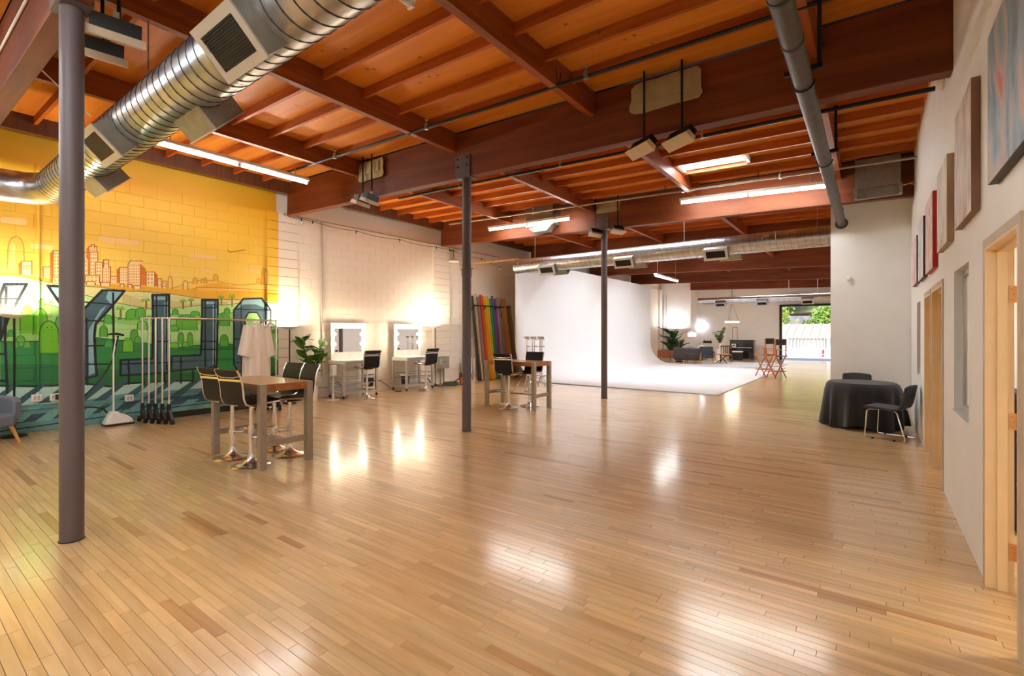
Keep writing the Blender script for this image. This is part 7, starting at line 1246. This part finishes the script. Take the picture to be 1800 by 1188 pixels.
# brown cabinet and palms
t = thing('low_cabinet', 'tan leather trunk on short legs behind the cyclorama end', 'cabinet', (-9.15, 26.6, 0))
MB().bx(-.40, .34, -.22, .22, .18, .58).build('body', mk('tan_leather', S(182,112,78), .5), t, bevel=.02)
for sx in (-1, 1):
    for sy in (-1, 1): MB().cyl((-.03+sx*.33, sy*.18, .19), (-.03+sx*.35, sy*.19, 0), .018, .012, n=8).build('leg', M['dark_wood'], t)
def palm(label, loc, h, n, m, potc, seed, spread=.5, lw=.07):
    t = thing('potted_palm', label, 'plant', loc, 0, 'potted plants in the lounge'); rs = random.Random(seed)
    MB().lathe([(0,0),(.13,0),(.16,.34),(.14,.34),(.12,.3),(0,.3)], 20).build('pot', potc, t, True)
    lf = MB()
    for i in range(6): q = i/5; w = lw*(.25+math.sin(PI*(q*.9+.05))*.8); lf.v += [(-w, .62*q, -.26*q*q), (0, .62*q, -.26*q*q-.02), (w, .62*q, -.26*q*q)]
    for i in range(5): a = i*3; lf.f += [(a,a+1,a+4,a+3),(a+1,a+2,a+5,a+4)]
    me = lf.mesh('leaf', m, True)
    for k in range(n):
        z = .3+(h-.55)*(k+1)/n; a = k*2.4
        MB().tube([(0,0,.3),(.03*math.cos(a),.03*math.sin(a),z*.7+.1),(.10*math.cos(a)*spread,.10*math.sin(a)*spread,z)], .008, n=5).build('stalk', m, t)
        o = link('leaf', me, t); o.location = (.09*math.cos(a)*spread, .09*math.sin(a)*spread, z-.02); o.rotation_euler = (R(rs.uniform(25, 75)), R(rs.uniform(-15, 15)), a-PI/2); q = rs.uniform(.7, 1.1)*spread*1.5; o.scale = (q, q, q)
palm('broad-leaved palm in a white pot beside the tan trunk', (-9.05, 27.3, 0), 1.80, 30, M['leaf2'], M['pot'], 4, .85, .10)
palm('dark leafy plant in a black pot next to the palm', (-8.72, 27.6, 0), 1.20, 20, M['leaf2'], M['plastic_b'], 9, .7, .09)
# armchair with wooden legs
a = thing('lounge_chair', 'black lounge chair with slim wooden legs facing away', 'armchair', (-6.55, 25.0, .013), R(200))
MB().bx(-.30, .30, -.30, .30, .30, .42).build('seat', M['char'], a, bevel=.03)
MB().prism([(-.22,.38),(-.36,.84),(-.29,.86),(-.14,.40)], 'x', -.32, .32).build('backrest', M['char'], a, bevel=.03)
for q in (-1, 1): MB().bx(q*.32-.025, q*.32+.025, -.30, .28, .38, .62).build('arm_pad', M['char'], a, bevel=.02)
for sx in (-1, 1):
    for sy in (-1, 1): MB().cyl((sx*.31, sy*.28, 0), (sx*.30, sy*.26, .56), .014, .02, n=8).build('leg', M['oak'], a, True)
# folding coffee table
t = thing('coffee_table', 'round wooden coffee table on crossed black legs', 'table', (-6.05, 26.05, .013))
MB().cyl((0,0,.44), (0,0,.465), .36, n=28).build('table_top', M['oak'], t, True)
for k in range(3):
    q = PI*k/3+.3; MB().bar((-.34*math.cos(q), -.34*math.sin(q), .01), (.30*math.cos(q), .30*math.sin(q), .44), .03, .03).build('leg', M['black'], t)
# slat chair
t = thing('slat_chair', 'low brown slatted wooden chair behind the coffee table', 'chair', (-6.15, 27.2, .013), R(190))
MB().bx(-.28, .28, -.26, .26, .33, .38).build('seat', M['dark_wood'], t)
for k in range(6): MB().bx(-.26+.1*k, -.22+.1*k, -.30, -.27, .38, .80).build('slat', M['dark_wood'], t)
MB().bx(-.29, .29, -.31, -.26, .80, .86).build('top_rail', M['dark_wood'], t)
for sx in (-1, 1):
    for sy in (-1, 1): MB().bx(sx*.27-.018, sx*.27+.018, sy*.25-.018, sy*.25+.018, 0, .34).build('leg', M['dark_wood'], t)
# piano
p = thing('upright_piano', 'black upright piano against the far wall', 'piano', (-6.02, 30.3, 0))
pm_ = mk('piano_black', S(38,38,40), .18, coat=.6)
MB().bx(-.62, .62, .0, .40, .06, 1.10).build('case', pm_, p, bevel=.01); MB().bx(-.66, .66, -.05, .42, 1.10, 1.14).build('lid', pm_, p, bevel=.006)
MB().bx(-.60, .60, -.34, .0, .62, .70).build('key_bed', pm_, p, bevel=.01); MB().bx(-.55, .55, -.32, -.16, .701, .715).build('white_keys', M['plastic_w'], p)
kb = MB()
for k in range(36):
    if k % 7 not in (2, 6): kb.bx(-.53+k*.0298, -.515+k*.0298, -.24, -.16, .716, .726)
kb.build('black_keys', M['plastic_b'], p)['kind'] = 'stuff'
for q in (-1, 1): MB().bx(q*.58-.03, q*.58+.03, -.30, -.22, 0, .62).build('leg', pm_, p)
MB().bx(.622, .66, -.05, .42, 0, 1.10).build('side_panel', mk('grey_side', S(96,94,94), .3), p)
MB().bx(-.42, .30, -.03, -.01, .80, 1.04).build('music_desk', pm_, p)
t = thing('piano_stool', 'black piano stool with a white padded top', 'stool', (-6.05, 29.45, 0))
MB().bx(-.26, .26, -.17, .17, .46, .53).build('seat', M['plastic_w'], t, bevel=.02); MB().bx(-.24, .24, -.15, .15, .02, .455).build('body', M['plastic_b'], t)
t = thing('picture_frame', 'small white framed print standing on the piano ledge', 'frame', (-6.40, 30.10, .735))
MB().bx(-.12, .12, -.01, .01, 0, .18).build('frame', M['plastic_w'], t); MB().bx(-.07, .07, -.014, -.011, .05, .13).build('print', M['black'], t)
t = thing('vase_branches', 'olive branches in a tall white vase beside the piano', 'plant', (-6.93, 29.2, 0))
MB().bx(-.16, .16, -.16, .16, 0, .62).build('plinth', M['white'], t); MB().lathe([(0,.62),(.07,.62),(.10,.75),(.06,.92),(.05,.95),(.04,.9),(0,.9)], 18).build('vase', M['pot'], t, True)
rs = random.Random(21); lf = MB(); lf.v = [(-.028,0,0),(0,.10,.01),(.028,0,0),(0,-.08,0)]; lf.f = [(0,3,2,1)]; olm = lf.mesh('leaf', M['leaf3'])
for k in range(9):
    a_ = k*.7+.2; sp = rs.uniform(.12, .34); hh = rs.uniform(1.25, 1.85); tip = (sp*math.cos(a_), sp*math.sin(a_), hh)
    MB().tube([(0,0,.92),(tip[0]*.45,tip[1]*.45,.92+(hh-.92)*.6),tip], .006, n=5).build('branch', M['bark'], t)
    for j in range(14):
        q = .25+.75*j/13; o = link('leaf', olm, t); o.location = (tip[0]*q*q+rs.uniform(-.05,.05), tip[1]*q*q+rs.uniform(-.05,.05), .92+(hh-.92)*q); o.rotation_euler = (rs.uniform(-1.2,1.2), rs.uniform(-1.2,1.2), rs.uniform(0,6)); z_ = rs.uniform(1.1, 2.0); o.scale = (z_, z_, z_)
t = thing('notice_easel', 'dark easel holding a white sheet behind the lounge chair', 'easel', (-7.72, 29.6, 0))
MB().bar((-.25,0,0), (-.16,0,1.15), .03, .03).bar((.25,0,0), (.16,0,1.15), .03, .03).bar((0,.3,0), (0,.03,1.1), .03, .03).bx(-.24, .24, -.04, .0, .50, .54).parts('stand_leg', M['black'], t)
MB().bx(-.24, .24, -.03, -.015, .545, .95).build('sheet', M['plastic_w'], t); MB().bx(-.24, .24, -.032, -.012, .952, 1.08).build('header', M['black'], t)
# chandelier, sconce, white panel
t = thing('ring_chandelier', 'glowing ring chandelier hung on wires in the lounge', 'chandelier', (-6.14, 28.5, 2.15))
MB().tube([(.33*math.cos(2*PI*k/28), .33*math.sin(2*PI*k/28), 0) for k in range(28)], .028, n=8, closed=True).build('ring', M['ring'], t, True)
for k in range(3): MB().cyl((.33*math.cos(2.1*k), .33*math.sin(2.1*k), .02), (0,0,1.1), .006, n=5).build('wire', M['black'], t)
MB().cyl((0,0,1.08), (0,0,2.60), .012, n=6).build('drop_rod', M['black'], t)
t = thing('wall_sconce', 'bluish wall light on the far wall above the sofa', 'wall lamp', (-8.52, YF, 1.98))
MB().bx(-.04, .04, -.05, -.001, -.12, .12).build('back_plate', M['black'], t); MB().cyl((0,-.09,-.16), (0,-.09,.16), .03, n=12).build('tube', M['sconce'], t, True)
t = thing('wall_panel', 'narrow white framed panel on the far wall behind the piano', 'panel', (-6.62, YF, 1.40))
MB().bx(-.15, .15, -.04, -.001, -.50, .50).build('frame', M['cream_edge'], t); MB().bx(-.11, .11, -.045, -.041, -.46, .46).build('sheet', M['white'], t)
t = thing('conduit', 'pair of conduits in the far corner behind the cyclorama', 'conduit')
MB().cyl((-10.38, 29.72, 0), (-10.38, 29.72, 3.9), .018, n=8).build('pipe', M['steel_l'], t, True); MB().cyl((-10.2, 29.72, 0), (-10.2, 29.72, 3.9), .014, n=8).build('pipe', M['steel_l'], t, True)

# ================================================================ OUTSIDE THE FAR DOOR
def outs(name, b, m, smooth=False):
    o = b.build(name, m, None, smooth); o['kind'] = 'structure'; return o
outs('ground_outside', MB().bx(-60, 40, YF+.2, 110, -.12, -.02), mk('concrete_yard', S(206,204,198), .8, var=.06, scale=1))
fence_m = M['plastic_w']
fe = thing('yard_fence', 'white vertical bar fence and gate across the yard', 'fence', (-4.0, 36.5, 0))
for k in range(50): MB().bx(-5.0+k*.2-.012, -5.0+k*.2+.012, -.012, .012, .04, 1.50).build('bar', fence_m, fe)
MB().bx(-5.1, 5.1, -.02, .02, 1.26, 1.30).build('rail', fence_m, fe); MB().bx(-5.1, 5.1, -.02, .02, .16, .20).build('rail', fence_m, fe)
for x in (-3.6, -.9, 1.8): MB().bx(x-.06, x+.06, -.06, .06, -.02, 1.60).build('post', fence_m, fe)
hs = thing('garage_building', 'low white building with a pale tiled roof across the yard', 'building', (-4.0, 42.0, 0))
MB().bx(-5, 12, 0, 6, -.02, 1.25).build('wall', M['white'], hs)
pt = mk('pale_tiles', S(226,190,156), .8, var=.10, scale=6)
MB().add([(-6,-.6,1.2),(13,-.6,1.2),(13,6.6,1.2),(-6,6.6,1.2),(-2.6,3,2.25),(13,3,2.25)], [(0,1,5,4),(2,3,4,5),(3,0,4),(1,2,5),(3,2,1,0)]).build('roof', pt, hs)
for k in range(28): MB().bar((-2.4+k*.54, -.58, 1.24), (-2.4+k*.54, 2.98, 2.28), .10, .05).build('roof_tile', pt, hs)
dg = mk('door_grey', S(188,192,196), .6)
for x0, x1 in ((-3.6, -1.6), (-1.0, 1.4)):
    d = MB().bx(x0, x1, -.04, -.001, 0, 1.1).build('garage_door', dg, hs)
    for k in range(int((x1-x0)/.22)): MB().bx(x0+.05+k*.22, x0+.19+k*.22, -.06, -.041, .05, 1.05).build('door_panel', M['plastic_w'], d)
MB().bx(1.6, 3.6, -.05, -.001, 0, 1.1).build('blue_door', mk('pale_blue', S(186,200,224), .5), hs)
rw = tag(MB().bx(-40, 30, 58, 59.0, -.02, 3.3).build('retaining_wall', mk('stone_wall', S(150,146,150), .9, var=.3, scale=2, bump=.4)), 'grey stone retaining wall below the hillside trees', 'wall')
t = thing('hill_roof', 'low dark roofed shed along the top of the stone wall', 'building', (-4, 59.2, 3.0))
MB().bx(-3, 9, 0, 2, 0, .55).build('wall', M['grey_wall'], t); MB().bx(-3.4, 9.6, -.8, 2.5, .55, .70).build('roof', M['dark_wood'], t)
outs('hill_outside', MB().prism([(59,0),(59,3.0),(64,4.2),(90,16),(110,18),(110,0)], 'x', -60, 40), mk('hill_earth', S(120,128,84), .95, var=.3, scale=.5))
hy = thing('hydrant', 'small red hydrant standing by the pale blue door', 'hydrant', (-2.55, 38.0, -.02)); hy.scale = (.75, .75, .75)
MB().lathe([(0,0),(.16,0),(.16,.05),(.11,.07),(.11,.45),(.13,.46),(.13,.52),(.08,.6),(0,.63)], 16).build('body', mk('pink_red', S(206,40,84), .4), hy, True)
MB().cyl((-.17,0,.36), (.17,0,.36), .05, n=10).build('nozzle', M['steel_l'], hy, True)
lmats = [mk('tree_leaf_a', S(176,196,84), .7, var=.3, scale=.8), mk('tree_leaf_b', S(140,172,80), .7, var=.3, scale=.8)]
def tree(label, loc, h, w, m, seed, n=2600):
    t = thing('tree', label, 'tree', loc, 0, 'trees on the hillside'); rs = np.random.RandomState(seed)
    MB().cyl((0,0,-.5), (0,0,h*.55), .22, .10, n=8).build('trunk', M['bark'], t, True)
    cl = rs.normal(size=(16, 3)); cl /= np.linalg.norm(cl, axis=1)[:, None]; cl = cl*np.array([w*.32, w*.32, h*.22])+np.array([0,0,h*.62])
    c = cl[rs.randint(0, 16, n)]+rs.normal(size=(n, 3))*np.array([w*.14, w*.14, h*.09])
    a = rs.normal(size=(n, 3)); a /= np.linalg.norm(a, axis=1)[:, None]; b_ = np.cross(a, rs.normal(size=(n, 3))); b_ /= np.linalg.norm(b_, axis=1)[:, None]
    s_ = rs.uniform(.10, .20, (n, 1)); v = np.stack([c-a*s_, c+b_*s_*.6, c+a*s_, c-b_*s_*.6], 1).reshape(-1, 3)
    mb = MB(); mb.v = [tuple(x) for x in v]; mb.f = [(4*k, 4*k+1, 4*k+2, 4*k+3) for k in range(n)]
    mb.build('crown', m, t)
for k, (lab, x, y, z, h, w) in enumerate((('bright green tree at the left edge of the far doorway', -8.2, 54.8, 0, 5.2, 3.6), ('leafy tree above the stone wall on the hillside', -7.6, 63, 3.4, 5.0, 4.6), ('dark green tree in the middle of the hillside', -5.6, 66, 4.4, 5.0, 4.6), ('yellow-green bush right of the stone wall', -3.3, 56.2, .6, 3.6, 2.4), ('tree high on the hillside at the doorway top', -3.0, 68, 5, 6.0, 5.0), ('small round bush at the foot of the stone wall', -4.8, 56.6, 1.2, 1.6, 1.4))):
    tree(lab, (x, y, z), h, w, lmats[k % 2], 30+k)
